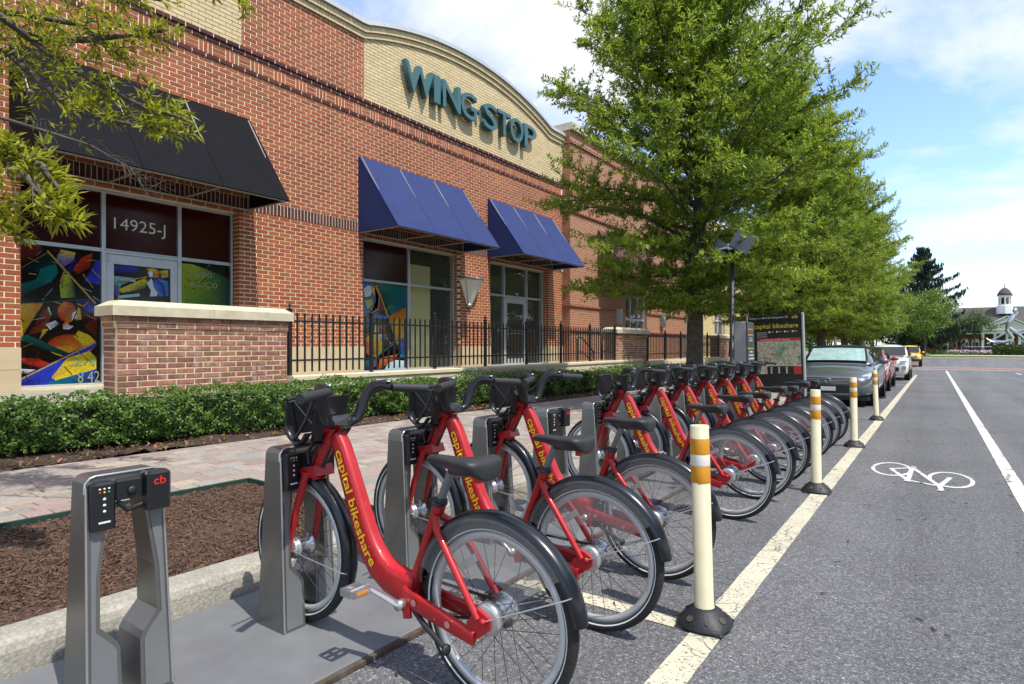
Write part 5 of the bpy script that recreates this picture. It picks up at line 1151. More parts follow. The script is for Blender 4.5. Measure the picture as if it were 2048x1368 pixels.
# ------------------------------------------------------------------ flexible lane bollards
mat('bollard_cream', (0.60, 0.545, 0.375), rough=0.5, var=0.05, scale=4, coord='obj', macro=.07, mscale=9); mat('band_amber', (0.62, 0.27, 0.015), rough=0.35, island=.05, var=.12, scale=20, coord='obj'); mat('band_white', (0.72, 0.70, 0.62), rough=0.35); mat('base_rubber', (0.013, 0.014, 0.017), rough=0.55, var=.2, scale=15, bump=.2, bscale=80, coord='obj')
def build_bollard():
    t = thing('bollard', 'x', 'bollard', group='cream lane bollards'); r = .0425
    q = MB(); q.lathe([(.046,.055),(.046,.086),(r,.09),(r,.915),(r-.003,.918),(0,.918)], 24); q.build('post', 'bollard_cream', t)
    for z0, z1, m in ((.785,.858,'band_amber'),(.733,.784,'band_white'),(.655,.732,'band_amber')): q = MB(); q.lathe([(r+.0012,z0),(r+.0016,z0+.002),(r+.0016,z1-.002),(r+.0012,z1)], 24, cap=False); q.build('reflective_band', m, t)
    q = MB(); n = 24; vs = []
    prof = [(.124,.010),(.118,.024),(.096,.050),(.068,.074),(.054,.084),(.047,.084)]
    for rr, h in prof:
        for j in range(n): a = 2*math.pi*j/n; sq_ = max(abs(math.cos(a)),abs(math.sin(a))); k = 1+(1/sq_-1)*.25*(1 if rr > .1 else 0); vs.append((rr*k*math.cos(a), rr*k*math.sin(a), h))
    q.add(vs, [(i*n+j,i*n+(j+1)%n,(i+1)*n+(j+1)%n,(i+1)*n+j) for i in range(len(prof)-1) for j in range(n)], True); q.cbox(-.108,.108,-.108,.108,.001,.0105,.004); o = q.build('base', 'base_rubber', t)
    for j in range(8):
        a = 2*math.pi*(j+.5)/8; u = Vector((-math.sin(a),math.cos(a),0)); d = Vector((math.cos(a),math.sin(a),0)); s_ = (d*.030-Vector((0,0,.0265))).normalized(); w_ = .017 if j % 2 else .010
        nn = u.cross(s_); nn = nn if nn.z > 0 else -nn
        c = d*.098+Vector((0,0,.0480))+nn*.003; vs = [c+u*w_*math.cos(q_*math.pi/5)+s_*.016*math.sin(q_*math.pi/5) for q_ in range(10)]; h = MB(); h.add(vs, [tuple(range(10))]); h.build('slot', 'interior_dark', o)
    return t
bo = build_bollard()
for i, (x, y, rx, ry_, rz, lab) in enumerate(((-.872,2.80,-.006,-.030,.62,'nearest cream bollard with two amber bands, behind the second bicycle wheel'),(-.875,6.045,0,-.012,.1,'second cream bollard from the camera, left of the painted bicycle'),(-.88,9.22,.01,-.018,.3,'third cream bollard from the camera, in front of the grey car'),(-.885,13.05,0,-.040,.0,'farthest leaning cream bollard, beside the grey car headlight'))):
    o = bo if i == 0 else copy_tree(bo); o.location = (x, y, gz(y)+.006); o.rotation_euler = (0, 0, 0); o['label'] = lab
    o.rotation_euler = (rx, ry_, rz) if i else (rx, ry_, .0)

# ------------------------------------------------------------------ map panel, kiosk, solar mast
mat('panel_black', (0.010,0.010,0.012), rough=.35); mat('panel_alu', (.50,.51,.52), rough=.35, metal=.6); mat('print_yellow', (.72,.58,.05), rough=.5); mat('print_white', (.75,.75,.73), rough=.5); mat('print_red', (.55,.03,.02), rough=.5); mat('kiosk_grey', (.27,.275,.27), rough=.5, metal=.25, var=.06, scale=2); mat('solar_cell', (.006,.007,.012), rough=.18, coat=.5)
def map_mat():
    m = bpy.data.materials.new('map_print'); m.use_nodes = True; t = m.node_tree; L = t.links; b_ = t.nodes['Principled BSDF']; b_.inputs['Roughness'].default_value = .35
    tc_ = t.nodes.new('ShaderNodeTexCoord'); n = t.nodes.new('ShaderNodeTexNoise'); n.inputs['Scale'].default_value = 3.2; n.inputs['Detail'].default_value = 3; L.new(tc_.outputs['Object'], n.inputs['Vector'])
    r = t.nodes.new('ShaderNodeValToRGB'); e = r.color_ramp.elements; e[0].position = .36; e[0].color = (.50,.48,.36,1); e[1].position = .62; e[1].color = (.27,.40,.18,1); k = e.new(.5); k.color = (.56,.52,.40,1); k2 = e.new(.69); k2.color = (.16,.32,.48,1); L.new(n.outputs['Fac'], r.inputs[0])
    v = t.nodes.new('ShaderNodeTexVoronoi'); v.feature = 'DISTANCE_TO_EDGE'; v.inputs['Scale'].default_value = 9; L.new(tc_.outputs['Object'], v.inputs['Vector'])
    r2 = t.nodes.new('ShaderNodeValToRGB'); r2.color_ramp.elements[0].position = .02; r2.color_ramp.elements[0].color = (.32,.12,.10,1); r2.color_ramp.elements[1].position = .05; r2.color_ramp.elements[1].color = (1,1,1,1); L.new(v.outputs['Distance'], r2.inputs[0])
    x = t.nodes.new('ShaderNodeMix'); x.data_type = 'RGBA'; x.blend_type = 'MULTIPLY'; x.inputs['Factor'].default_value = .8; L.new(r.outputs[0], x.inputs['A']); L.new(r2.outputs[0], x.inputs['B']); L.new(x.outputs['Result'], b_.inputs['Base Color']); MATS['map_print'] = m
map_mat()
py = 14.3
t = thing('map_panel', 'upright black station panel with yellow lettering and a street map', 'map panel', (-2.31, py, gz(py)), (0, R(-1.9), R(-3)))
Wp, z0, z1 = 1.115, .40, 2.10
q = MB(); q.cbox(-Wp,0,.0,.07,z0,z1,.01); q.build('panel','panel_black',t)
q = MB(); q.cbox(.001,.05,-.005,.08,.0,z1+.015,.012); q.build('side_post','panel_alu',t); q = MB(); q.cbox(-Wp-.05,-Wp-.001,-.005,.08,.0,z1+.0,.012); q.build('side_post','panel_alu',t)
AX = ((1,0,0),(0,0,1),(0,-1,0)); fy = -.0035
def board(name, x0, x1, za, zb, m, par=t, k=0): b_ = MB(); y_ = fy-.0006*k; b_.quad((x0,y_,za),(x1,y_,za),(x1,y_,zb),(x0,y_,zb)); return b_.build(name, m, par)
place_text('street_names', 'Fallsgrove Blvd & Fallsgrove Dr', (.83,.060), AX, (-Wp+.03, fy, 2.00), 'print_white', t); place_text('logo', 'cb', (.13,.075), AX, (-.19, fy, 1.995), 'print_yellow', t, offset=.015)
place_text('title', 'capital bikeshare', (.92,.135), AX, (-.98, fy, 1.765), 'print_yellow', t, offset=.008)
for x in (-.66,-.50,-.335,-.175): q = MB(); q.lathe([(.0,0),(.021,0)], 12, 'y', (x, fy, 1.715), cap=False); q.build('round_icon','print_white',t); board('caption', x+.03, x+.09, 1.71, 1.722, 'print_yellow')
for z in (1.70,1.655,1.61): board('caption', -.93, -.71, z, z+.009, 'print_white')
board('red_header', -.93, -.025, 1.515, 1.575, 'print_red'); place_text('header_text', 'Local Stations & Bike Routes', (.62,.036), AX, (-.86, fy-.001, 1.528), 'print_white', t)
board('street_map', -.93, -.025, .955, 1.514, 'map_print'); board('red_box', -.18, -.025, .78, .954, 'print_red'); board('legend_map', -.93, -.73, .78, .954, 'map_print')
for x in (-.66,-.50,-.34):
    for z in (.90,.85,.80): board('legend_icon', x, x+.035, z, z+.03, 'print_white')
for i, (z, m) in enumerate(() and ((1.84,'print_yellow'),(1.80,'print_red'),(1.76,'print_yellow'),(1.70,'print_white'),(1.66,'print_white'),(1.50,'print_yellow'),(1.44,'print_white'),(1.38,'print_white'),(1.30,'print_white'),(1.24,'print_white'),(1.16,'print_yellow'),(1.08,'print_white'),(1.02,'print_white'))): board('side_note', -1.06, -1.06+random.uniform(.05,.09), z, z+.02, m)
t = thing('pay_kiosk', 'grey metal pay kiosk slab left of the map panel', 'kiosk', (-2.79, 11.25, gz(11.2)), (0, R(-1.2), 0))
q = MB(); q.cbox(-.13,.122,-.25,.25,0.05,1.79,.02); q.build('cabinet','kiosk_grey',t); q = MB(); q.cbox(.123,.135,-.245,.245,.3,1.78,.004); sp = q.build('screen_panel','panel_black',t)
for i, (z, m) in enumerate(((1.64,'print_yellow'),(1.59,'print_red'),(1.54,'print_yellow'),(1.48,'print_white'),(1.44,'print_white'),(1.30,'print_yellow'),(1.24,'print_white'),(1.18,'print_white'),(1.12,'print_white'),(1.06,'print_white'),(.96,'print_yellow'),(.88,'print_white'),(.82,'print_white'))):
    q = MB(); w_ = random.uniform(.10,.2); q.quad((.1356,-w_,z),(.1356,w_,z),(.1356,w_,z+.025),(.1356,-w_,z+.025)); q.build('notice_strip', m, sp)
q = MB(); q.cbox(-.17,.17,-.29,.29,0,.05,.01); q.build('foot','panel_alu',t)
t = thing('solar_mast', 'black mast with two tilted solar panels rising beside the kiosk', 'solar mast', (-2.76, 10.32, gz(10.3)))
q = MB(); q.lathe([(.11,0),(.11,.05),(.04,.07),(.036,2.98),(0,2.99)], 14); q.build('mast','iron_black',t)
q = MB(); q.tube([(-.24,0,2.97),(0,0,3.0),(.24,0,2.99)], .02, 8); q.obox((0,0,3.0),(.06,0,0),(0,.05,0),(0,0,.05)); q.build('bracket','panel_alu',t)
for s_, tilt, lift in ((-1, R(40), 0), (1, R(-28), .06)):
    q = MB(); ax = Vector((.27*math.cos(tilt)*1, 0, .27*math.sin(tilt)*s_*1)); 
    u = Vector((math.cos(R(18)*s_), math.sin(R(18)*s_), -.25*s_)).normalized(); nrm = Vector((.35*s_, -.55, .75)).normalized(); w_ = nrm.cross(u).normalized(); u = w_.cross(nrm).normalized(); c = Vector((.19*s_, .0, 3.01+lift))
    u = Vector((.135,.02,-.09)); w_ = Vector((.05,.09,.14)); nrm = u.cross(w_).normalized(); c = Vector((-.17,.0,2.93)) if s_ < 0 else Vector((.16,-.02,3.05))
    q.obox(c, u, w_, nrm*.014); o = q.build('solar_panel','solar_cell',t)

# ------------------------------------------------------------------ parked cars
mat('paint_graphite', (0.115,0.125,0.15), rough=.30, metal=.45, coat=.8); mat('paint_carred', (.33,.02,.02), rough=.3, coat=.8); mat('paint_carwhite', (.72,.71,.64), rough=.3, coat=.8); mat('paint_caryellow', (.75,.42,.01), rough=.35, coat=.6)
mat('car_black', (.012,.012,.013), rough=.45); mat('car_glass', (.015,.018,.02), rough=.04, spec=.8, coat=.5); mat('chrome', (.65,.66,.68), rough=.12, metal=1.0); mat('lamp_clear', (.45,.47,.50), rough=.1, coat=.8, metal=.3); mat('sunshade', (.42,.60,.60), rough=.35, metal=.4, bump=.5, bscale=9, var=.2, scale=8); mat('plate_white', (.70,.73,.74), rough=.4); mat('lamp_amber', (.35,.10,.03), rough=.2, coat=.5)
def loft(sections, name, m, t, sub=2, closed_ends=True):
    """half sections (list of (x,z), bottom centre to top centre) at y; mirrored and skinned"""
    q = MB(); k = len(sections[0][1]); rings = []
    for y, pts in sections: rings.append([(x,y,z) for x,z in pts]+[(-x,y,z) for x,z in reversed(pts) if x > 1e-6])
    n = len(rings[0]); vs = [p for r in rings for p in r]
    fs = [(i*n+j,(i+1)*n+j,(i+1)*n+(j+1)%n,i*n+(j+1)%n) for i in range(len(rings)-1) for j in range(n)]
    if closed_ends: fs += [tuple(range(n)), tuple(range(len(vs)-1, len(vs)-n-1, -1))]
    q.add(vs, fs, True); o = q.build(name, m, t); fixn(o.data)
    if sub: md = o.modifiers.new('s','SUBSURF'); md.levels = sub; md.render_levels = sub
    return o
def car_wheel(t, x, y, r, w_=.21):
    wt = thing('wheel', None, None); wt.parent = t; wt.location = (x, y, r); s_ = 1 if x > 0 else -1
    q = MB(); q.lathe([(r*.68,-w_/2),(r*.93,-w_/2),(r,-w_*.36),(r,w_*.36),(r*.93,w_/2),(r*.68,w_/2)], 28, 'x', cap=False); q.build('tyre','tyre',wt)
    q = MB(); q.lathe([(r*.70,s_*w_*.42),(r*.66,s_*w_*.46),(r*.62,s_*w_*.30),(r*.2,s_*w_*.36),(0,s_*w_*.40)], 24, 'x'); q.build('rim','rim_alu',wt)
    for k in range(5): a = 2*math.pi*k/5; q = MB(); q.obox((s_*w_*.43, .42*r*math.cos(a), .42*r*math.sin(a)), (.012,0,0), (0,.24*r*math.cos(a),.24*r*math.sin(a)), (0,-.05*math.sin(a),.05*math.cos(a))); q.build('wheel_spoke','alu_bright',wt)
def sec(w_, zb, zs, zt, crown=.03, tuck=.86, sh=.9):
    return [(0,zb),(w_*tuck,zb),(w_*.985,zb+.12),(w_,(zb+zs)/2+.04),(w_*.985,zs),(w_*sh,zt-.012),(w_*.5,zt+crown*.6),(0,zt+crown)]
def build_sedan(name, lab, loc, paint, detail=True, hood=(.74,.86,.95), H_=1.46):
    t = thing(name, lab, 'car', loc)
    S_ = [(0.0, sec(.62,.30,.50,.60,.02)), (.05, sec(.74,.22,.55,.68,.03)), (.20, sec(.85,.20,.64,hood[0],.04)), (.55, sec(.90,.20,.74,hood[1]-.03,.05)), (1.0, sec(.915,.20,.82,hood[1]+.05,.05)), (1.40, sec(.915,.20,.88,hood[2],.03)), (2.4, sec(.915,.20,.92,.97,.02)), (3.5, sec(.915,.20,.93,.99,.02)), (4.1, sec(.91,.22,.95,1.02,.02)), (4.6, sec(.87,.26,.93,1.02,.02)), (4.82, sec(.78,.32,.80,.94,.02))]
    loft(S_, 'body', paint, t)
    G = [(1.18,[(0,.90),(.80,.90),(.79,.94),(.70,.955),(0,.985)]), (1.45,[(0,.90),(.82,.90),(.80,1.0),(.73,1.11),(0,1.15)]), (1.95,[(0,.90),(.83,.90),(.80,1.03),(.66,1.36),(0,1.40)]), (2.5,[(0,.90),(.83,.90),(.80,1.04),(.62,1.42),(0,H_)]), (3.1,[(0,.90),(.83,.90),(.80,1.04),(.61,1.40),(0,H_-.02)]), (3.7,[(0,.90),(.82,.90),(.79,1.03),(.62,1.22),(0,1.27)]), (4.15,[(0,.90),(.78,.90),(.76,.96),(.68,1.0),(0,1.03)])]
    loft(G, 'cabin', paint, t)
    # windscreen and side glass sit just proud of the cabin skin
    q = MB(); n = 8; vs = []
    for i in range(n+1):
        f = i/n; y = 1.28+.62*f; z = 1.015+.372*f; w_ = .70-.085*f
        for j in range(9): u = -1+2*j/8; vs.append((w_*u, y-.03*(1-u*u)*(1-f)*1.0-.028, z+.016*(1-u*u)+.010))
    q.add(vs, [(i*9+j,i*9+j+1,(i+1)*9+j+1,(i+1)*9+j) for i in range(n) for j in range(8)], True); ws = q.build('windscreen','car_glass',t)
    if detail:
        q = MB(); vs = []
        for i in range(5):
            f = .04+.80*i/4; y = 1.28+.62*f; z = 1.015+.372*f; w_ = (.70-.085*f)*.93
            for j in range(9): u = -1+2*j/8; vs.append((w_*u, y-.03*(1-u*u)*(1-f)-.031, z+.016*(1-u*u)+.013+.0*i))
        q.add(vs, [(i*9+j,i*9+j+1,(i+1)*9+j+1,(i+1)*9+j) for i in range(4) for j in range(8)], True); q.build('sunshade','sunshade',ws)
    for s_ in (-1,1):
        q = MB(); q.add([(s_*.808,1.62,1.00),(s_*.812,2.48,1.01),(s_*.668,2.44,1.365),(s_*.70,2.05,1.29)],[(0,1,2,3)]); q.build('side_window','car_glass',t)
        q = MB(); q.add([(s_*.812,2.56,1.01),(s_*.806,3.55,1.01),(s_*.665,3.35,1.28),(s_*.662,2.52,1.365)],[(0,1,2,3)]); q.build('side_window','car_glass',t)
        for y in (.90, 3.70):
            car_wheel(t, s_*.80, y, .325)
            q = MB(); q.lathe([(.375,s_*.905),(.375,s_*.921),(.30,s_*.9215)], 24, 'x', (0,y,.335), cap=False); q.build('wheel_arch','car_black',t)
        mr = MB(); mr.sphere((s_*1.0,1.62,1.03),.1,10,7,(1.15,.75,.72)); mr.obox((s_*.90,1.62,1.0),(.06,0,0),(0,.03,0),(0,0,.015)); mr.build('wing_mirror',paint,t)
        q = MB(); q.sphere((s_*.915,.95,.64),.02,8,6); q.build('side_marker','lamp_amber',t)
        # headlamp wrapped on the corner
        q = MB(); q.add([(s_*.50,.055,.63),(s_*.72,.13,.625),(s_*.80,.23,.66),(s_*.875,.52,.79),(s_*.82,.46,.80),(s_*.68,.24,.735)],[(0,1,2,3,4,5)]); 
        vs = [(x+s_*.008,y-.022,z+.004) for x,y,z in q.v]; q.v = vs; o = q.build('headlamp','lamp_clear',t); fixn(o.data)
        q = MB(); q.add([(s_*.56,.062,.41),(s_*.74,.13,.41),(s_*.76,.15,.47),(s_*.58,.058,.475)],[(0,1,2,3)]); q.v = [(x+s_*.004,y-.030,z) for x,y,z in q.v]; o = q.build('fog_lamp','lamp_amber',t); fixn(o.data)
    if detail:
        q = MB(); q.add([(-.50,-.022,.665),(.50,-.022,.665),(.40,-.035,.535),(-.40,-.035,.535)],[(0,1,2,3)]); g = q.build('grille','car_black',t)
        for k in range(4): z = .55+.030*k; q = MB(); w_ = .41+.022*k; q.tube([(-w_,-.030,z),(0,-.048,z),(w_,-.030,z)], .006, 5); q.build('grille_bar','panel_grey',g)
        q = MB(); q.tube([(-.52,-.018,.672),(0,-.045,.678),(.52,-.018,.672)], .010, 6); q.build('grille_trim','chrome',g)
        q = MB(); q.lathe([(.050,-.064),(.064,-.064),(.064,-.052),(.050,-.052)], 22, 'y', (0,0,.605), closed=True); q.obox((0,-.058,.605),(.075,0,0),(0,.005,0),(0,0,.011)); o = q.build('emblem','chrome',g); fixn(o.data)
        q = MB(); q.add([(-.60,-.02,.50),(.60,-.02,.50),(.55,-.022,.33),(-.55,-.022,.33)],[(0,1,2,3)]); q.v = [(x,y-.014,z) for x,y,z in q.v]; g = q.build('lower_intake','car_black',t)
        q = MB(); q.cbox(-.155,.155,-.058,-.050,.375,.470,.003); q.build('number_plate','plate_white',t); q = MB(); q.cbox(-.18,.18,-.050,-.042,.355,.49,.004); q.build('plate_frame','car_black',t)
        q = MB(); q.tube([(-.62,-.012,.315),(0,-.045,.30),(.62,-.012,.315)], .008, 6); q.build('intake_trim','chrome',t)
    q = MB(); q.box(-.80,.80,.1,4.7,.16,.24); q.build('underbody','car_black',t)
    return t
y = 15.72
build_sedan('sedan_car', 'dark grey sedan with silver sunshade parked behind the map panel', (-2.03, y, gz(y+1)), 'paint_graphite')
y = 22.2
build_sedan('red_car', 'red sedan parked between the grey sedan and the white car', (-2.10, y, gz(y+1)), 'paint_carred', detail=False)
def build_boxcar(name, lab, loc, paint, L_=4.25, w_=.88, H_=1.63, jeep=False):
    t = thing(name, lab, 'car', loc); hz = 1.02 if not jeep else 1.12; b0 = .26 if not jeep else .45
    S_ = [(0,sec(w_*.80,b0,.55,hz-.30,.02)),(.06,sec(w_*.90,b0-.04,.70,hz-.16,.03)),(.25,sec(w_*.97,b0-.05,.85,hz-.07,.03)),(.85,sec(w_,b0-.05,.92,hz,.02)),(1.3,sec(w_,b0-.05,.95,hz+.03,.01)),(L_-.3,sec(w_,b0-.05,.95,hz+.03,.01)),(L_,sec(w_*.95,b0,.9,hz,.01))]
    loft(S_,'body',paint,t)
    g0 = 1.05 if not jeep else 1.25
    G = [(g0,[(0,hz-.05),(w_*.90,hz-.05),(w_*.89,hz+.0),(w_*.86,hz+.03),(0,hz+.05)]),(g0+.36,[(0,hz-.05),(w_*.92,hz-.05),(w_*.90,hz+.15),(w_*.80,H_-.13),(0,H_-.08)]),(g0+.75,[(0,hz-.05),(w_*.92,hz-.05),(w_*.90,hz+.18),(w_*.80,H_-.05),(0,H_)]),(L_-.5,[(0,hz-.05),(w_*.92,hz-.05),(w_*.90,hz+.18),(w_*.80,H_-.05),(0,H_)]),(L_-.12,[(0,hz-.05),(w_*.90,hz-.05),(w_*.88,hz+.1),(w_*.80,H_-.15),(0,H_-.1)])]
    loft(G,'cabin',paint,t)
    q = MB(); q.add([(-w_*.82,g0+.04,hz+.075),(w_*.82,g0+.04,hz+.075),(w_*.76,g0+.36,H_-.15),(-w_*.76,g0+.36,H_-.15)],[(0,1,2,3)]); q.v = [(x,y_-.035,z+.02) for x,y_,z in q.v]; q.build('windscreen','car_glass',t)
    for s_ in (-1,1):
        q = MB(); q.add([(s_*w_*.925,g0+.45,hz+.06),(s_*w_*.925,L_-.45,hz+.06),(s_*w_*.84,L_-.5,H_-.14),(s_*w_*.84,g0+.75,H_-.14)],[(0,1,2,3)]); q.build('side_window','car_glass',t)
        rr = .32 if not jeep else .40
        for y_ in (.78, L_-.75): car_wheel(t, s_*(w_-.10), y_, rr); q = MB(); q.lathe([(rr+.05,s_*(w_-.01)),(rr+.05,s_*(w_+.008)),(rr-.03,s_*(w_+.009))],24,'x',(0,y_,rr),cap=False); q.build('wheel_arch','car_black',t)
        mr = MB(); mr.sphere((s_*(w_+.10),g0+.25,hz+.08),.1,10,7,(1,.7,.8)); mr.build('wing_mirror',paint,t)
        if not jeep: q = MB(); q.add([(s_*.50,.03,.78),(s_*.78,.07,.79),(s_*.80,.10,.90),(s_*.56,.05,.885)],[(0,1,2,3)]); q.v=[(x,y_-.03,z) for x,y_,z in q.v]; o = q.build('headlamp','lamp_clear',t); fixn(o.data)
        else: q = MB(); q.lathe([(0,-.05),(.09,-.05),(.09,.0)],16,'y',(s_*.48,.03,.93)); o = q.build('headlamp','lamp_clear',t); fixn(o.data)
    if not jeep:
        q = MB(); q.cbox(-.42,.42,-.025,.03,.82,.86,.004); q.build('grille','car_black',t); q = MB(); q.cbox(-.50,.50,-.03,.05,.42,.60,.01); q.build('lower_intake','car_black',t)
        for s_ in (-1,1): q = MB(); q.cbox(s_*.70-.07,s_*.70+.07,.0,.06,.52,.66,.01); q.build('fog_lamp','panel_grey',t)
    else:
        for k in range(7): q = MB(); q.cbox(-.33+.10*k,-.27+.10*k,-.03,.04,.72,1.0,.005); q.build('grille_slot','car_black',t)
        q = MB(); q.cbox(-.85,.85,-.22,-.05,.50,.66,.02); q.build('bumper','car_black',t); q = MB(); q.cbox(-.15,.15,-.232,-.222,.52,.63,.003); q.build('number_plate','plate_white',t)
    return t
y = 31.6
build_boxcar('box_car', 'boxy white car with dark windscreen parked beyond the red car', (-1.80, y, gz(y+1)), 'paint_carwhite')
y = 46.5
t = build_boxcar('dark_suv', 'dark roof of a car just behind the white boxy car', (-2.3, y, gz(y+1)), 'paint_graphite', 4.4, .9, 1.75)
y = 59.5
build_boxcar('yellow_offroader', 'yellow off-road car with black bumper waiting at the far crossing', (-1.75, y, gz(y)), 'paint_caryellow', 4.0, .85, 1.8, True)
# ------------------------------------------------------------------ trees
leaf_mat('oak_leaf', (0.085, 0.160, 0.013), (0.30, 0.40, 0.045), trans=0.48, rough=0.42)
leaf_mat('oak_leaf_near', (0.12, 0.17, 0.010), (0.36, 0.38, 0.03), trans=0.45, rough=0.40)
leaf_mat('maple_leaf', (0.080, 0.145, 0.018), (0.175, 0.255, 0.035), trans=0.38, rough=0.5)
leaf_mat('wood_leaf', (0.022, 0.050, 0.010), (0.070, 0.125, 0.022), trans=0.30, rough=0.5)
leaf_mat('needle', (0.008, 0.020, 0.012), (0.022, 0.042, 0.022), trans=0.10, rough=0.6)
leaf_mat('blossom_leaf', (0.10, 0.13, 0.07), (0.42, 0.44, 0.38), trans=0.3, rough=0.6)
leaf_mat('shrub_leaf', (0.045, 0.085, 0.012), (0.12, 0.18, 0.025), trans=0.25, rough=0.5)
mat('bark', (0.085, 0.072, 0.058), rough=0.95, var=0.35, scale=14, bump=1.0, bscale=30, coord='obj')
def norm(a): return a/np.maximum(np.linalg.norm(a, axis=-1, keepdims=True), 1e-9)
def sprays(C_, D_, k, L_, W_, spread=(35, 85), droop=0.0, rng=RNG):
    """k narrow leaves fanned round each twig tip: returns kite quads, slightly folded"""
    n = len(C_); C2 = np.repeat(C_, k, 0); D2 = np.repeat(norm(D_), k, 0); m = n*k
    r = rng.normal(size=(m,3)); p = norm(r-(r*D2).sum(1,keepdims=True)*D2); a = np.radians(rng.uniform(spread[0], spread[1], m))[:,None]
    u = norm(D2*np.cos(a)+p*np.sin(a)+np.array([0,0,-droop])); s = norm(np.cross(u, np.array([0,0,1.])+rng.normal(0,.45,(m,3))))
    nn = np.cross(s, u); L2 = (L_*rng.uniform(.45,1.2,m))[:,None]; W2 = (W_*rng.uniform(.8,1.2,m))[:,None]; C2 = C2+rng.normal(0,.012,(m,3))
    v = np.stack([C2, C2+u*L2*.45+s*W2*.5+nn*L2*.03, C2+u*L2, C2+u*L2*.45-s*W2*.5+nn*L2*.03],1).reshape(-1,3)
    return v, np.arange(m*4).reshape(m,4)
def env_r(z, H_):
    return float(np.interp(z/H_*10.2, [2.0,2.4,3.0,4.0,5.0,6.5,7.6,8.8,9.7,10.2],[1.0,1.75,2.5,3.1,3.35,3.2,2.7,1.95,1.1,.3]))
def oak_skeleton(H_, seed, nl=120):
    rg = random.Random(seed); wood = MB(); tips = []; dirs = []
    tr = [Vector((rg.uniform(-.05,.05)*i*.6, rg.uniform(-.05,.05)*i*.6, H_*.97*i/11)) for i in range(12)]; tr[0] = Vector((0,0,-.1))
    wood.tube(tr, [.17*(1-i/11.5)**.85+.012+(.05 if i == 0 else 0) for i in range(12)], 10)
    def on(z): f = z/(H_*.97)*11; i = min(int(f), 10); return tr[i].lerp(tr[i+1], f-i)
    az = rg.uniform(0,6)
    for li in range(nl):
        f = (li+.5)/nl; z = 1.9+(H_*.93-1.9)*f**.97+rg.uniform(-.15,.15); az += 2.399+rg.uniform(-.4,.4); base = on(z); rise = (.02 if f < .12 else .28)+.95*f+rg.uniform(-.22,.30)
        tz = min(z+.3+rise*1.5, H_-.1); L_ = max(.35, env_r(tz, H_)*rg.uniform(.76,.97))
        d = Vector((math.cos(az), math.sin(az), rise*.55)).normalized(); pts = [base]; cur = base.copy(); n = 7; step = L_/n/max(.35,math.hypot(d.x,d.y))
        for i in range(n):
            d = (d+Vector((rg.uniform(-.14,.14), rg.uniform(-.14,.14), rg.uniform(-.06,.10) - (.04 if f < .3 else 0)))).normalized(); cur = cur+d*step; pts.append(cur.copy())
        r0 = .018+.030*(L_/3.4); wood.tube(pts, [r0*(1-i/(n+.6)) for i in range(n+1)], 5, cap=False)
        for i in range(1, n+1):
            for sd_ in range(6 if i > 2 else 4):
                fr_ = rg.random(); p0 = pts[i-1].lerp(pts[i], fr_); q = rg.uniform(0, 2*math.pi); dl = (pts[i]-pts[i-1]).normalized()
                sd2 = Vector((math.cos(q), math.sin(q), rg.uniform(-.25,.55))); dd = (dl*.75+sd2*.9).normalized(); tl = rg.uniform(.35,1.0)*(1.08-.35*i/n)
                p1 = p0+dd*tl*.55+Vector((0,0,-.02)); p2 = p0+dd*tl+Vector((0,0,rg.uniform(-.10,.06)))
                wood.tube([p0,p1,p2], [.007,.005,.002], 3, cap=False)
                for g in (.15,.3,.45,.6,.75,.88,1.0):
                    pp = p0.lerp(p1, g/.55) if g < .55 else p1.lerp(p2, (g-.55)/.45); tips.append(pp); dirs.append(dd+Vector((rg.uniform(-.5,.5),rg.uniform(-.5,.5),rg.uniform(-.1,.5))))
    return wood, np.array([tuple(t) for t in tips]), np.array([tuple(t) for t in dirs])
def oak(name, lab, loc, rz, sc, src=None, H_=10.2, seed=5, k=8):
    if src is None:
        t = thing(name, lab, 'tree', loc, (0,0,rz), group='street trees along the kerb'); wood, T_, D_ = oak_skeleton(H_, seed); wood.build('trunk','bark',t)
        v, f = sprays(T_, D_, k, .118, .027); link('crown', fast_mesh('crown', v, f, 'oak_leaf'), t)
    else: t = copy_tree(src); t.location = loc; t.rotation_euler = (0,0,rz); t['label'] = lab
    t.scale = (sc,sc,sc); return t
o1 = oak('oak_tree', 'large leafy green oak in front of the shops, behind the solar mast', (-3.9, 11.83, gz(11.8)+.14), .4, 1.0)
o2 = oak('oak_tree', 'x', (-3.95, 20.0, gz(20)+.12), 2.1, .97, o1); o2['label'] = 'second street oak, its crown right behind the large one'
o3 = oak('oak_tree', 'third street oak in the row, above the grey sedan', (-3.9, 28.0, gz(28)+.12), 4.0, 1.0, o1)
o4 = oak('oak_tree', 'fourth street oak in the row, above the red car', (-4.0, 36.5, gz(36)+.12), 5.3, 1.02, o1)
o5 = oak('oak_tree', 'fifth street oak in the row, above the white car', (-4.1, 45.5, gz(45)+.12), 1.2, 1.02, o1)
q = MB(); q.lathe([(0,.0),(.75,.0),(.85,-.02)], 20, 'z'); 
for y in (11.83, 20, 28, 36.5, 45.5): link('tree_pit', q.mesh('tree_pit') , loc=(-3.92, y, gz(y)+.160), kind='structure').data.materials.append(MATS['mulch'])

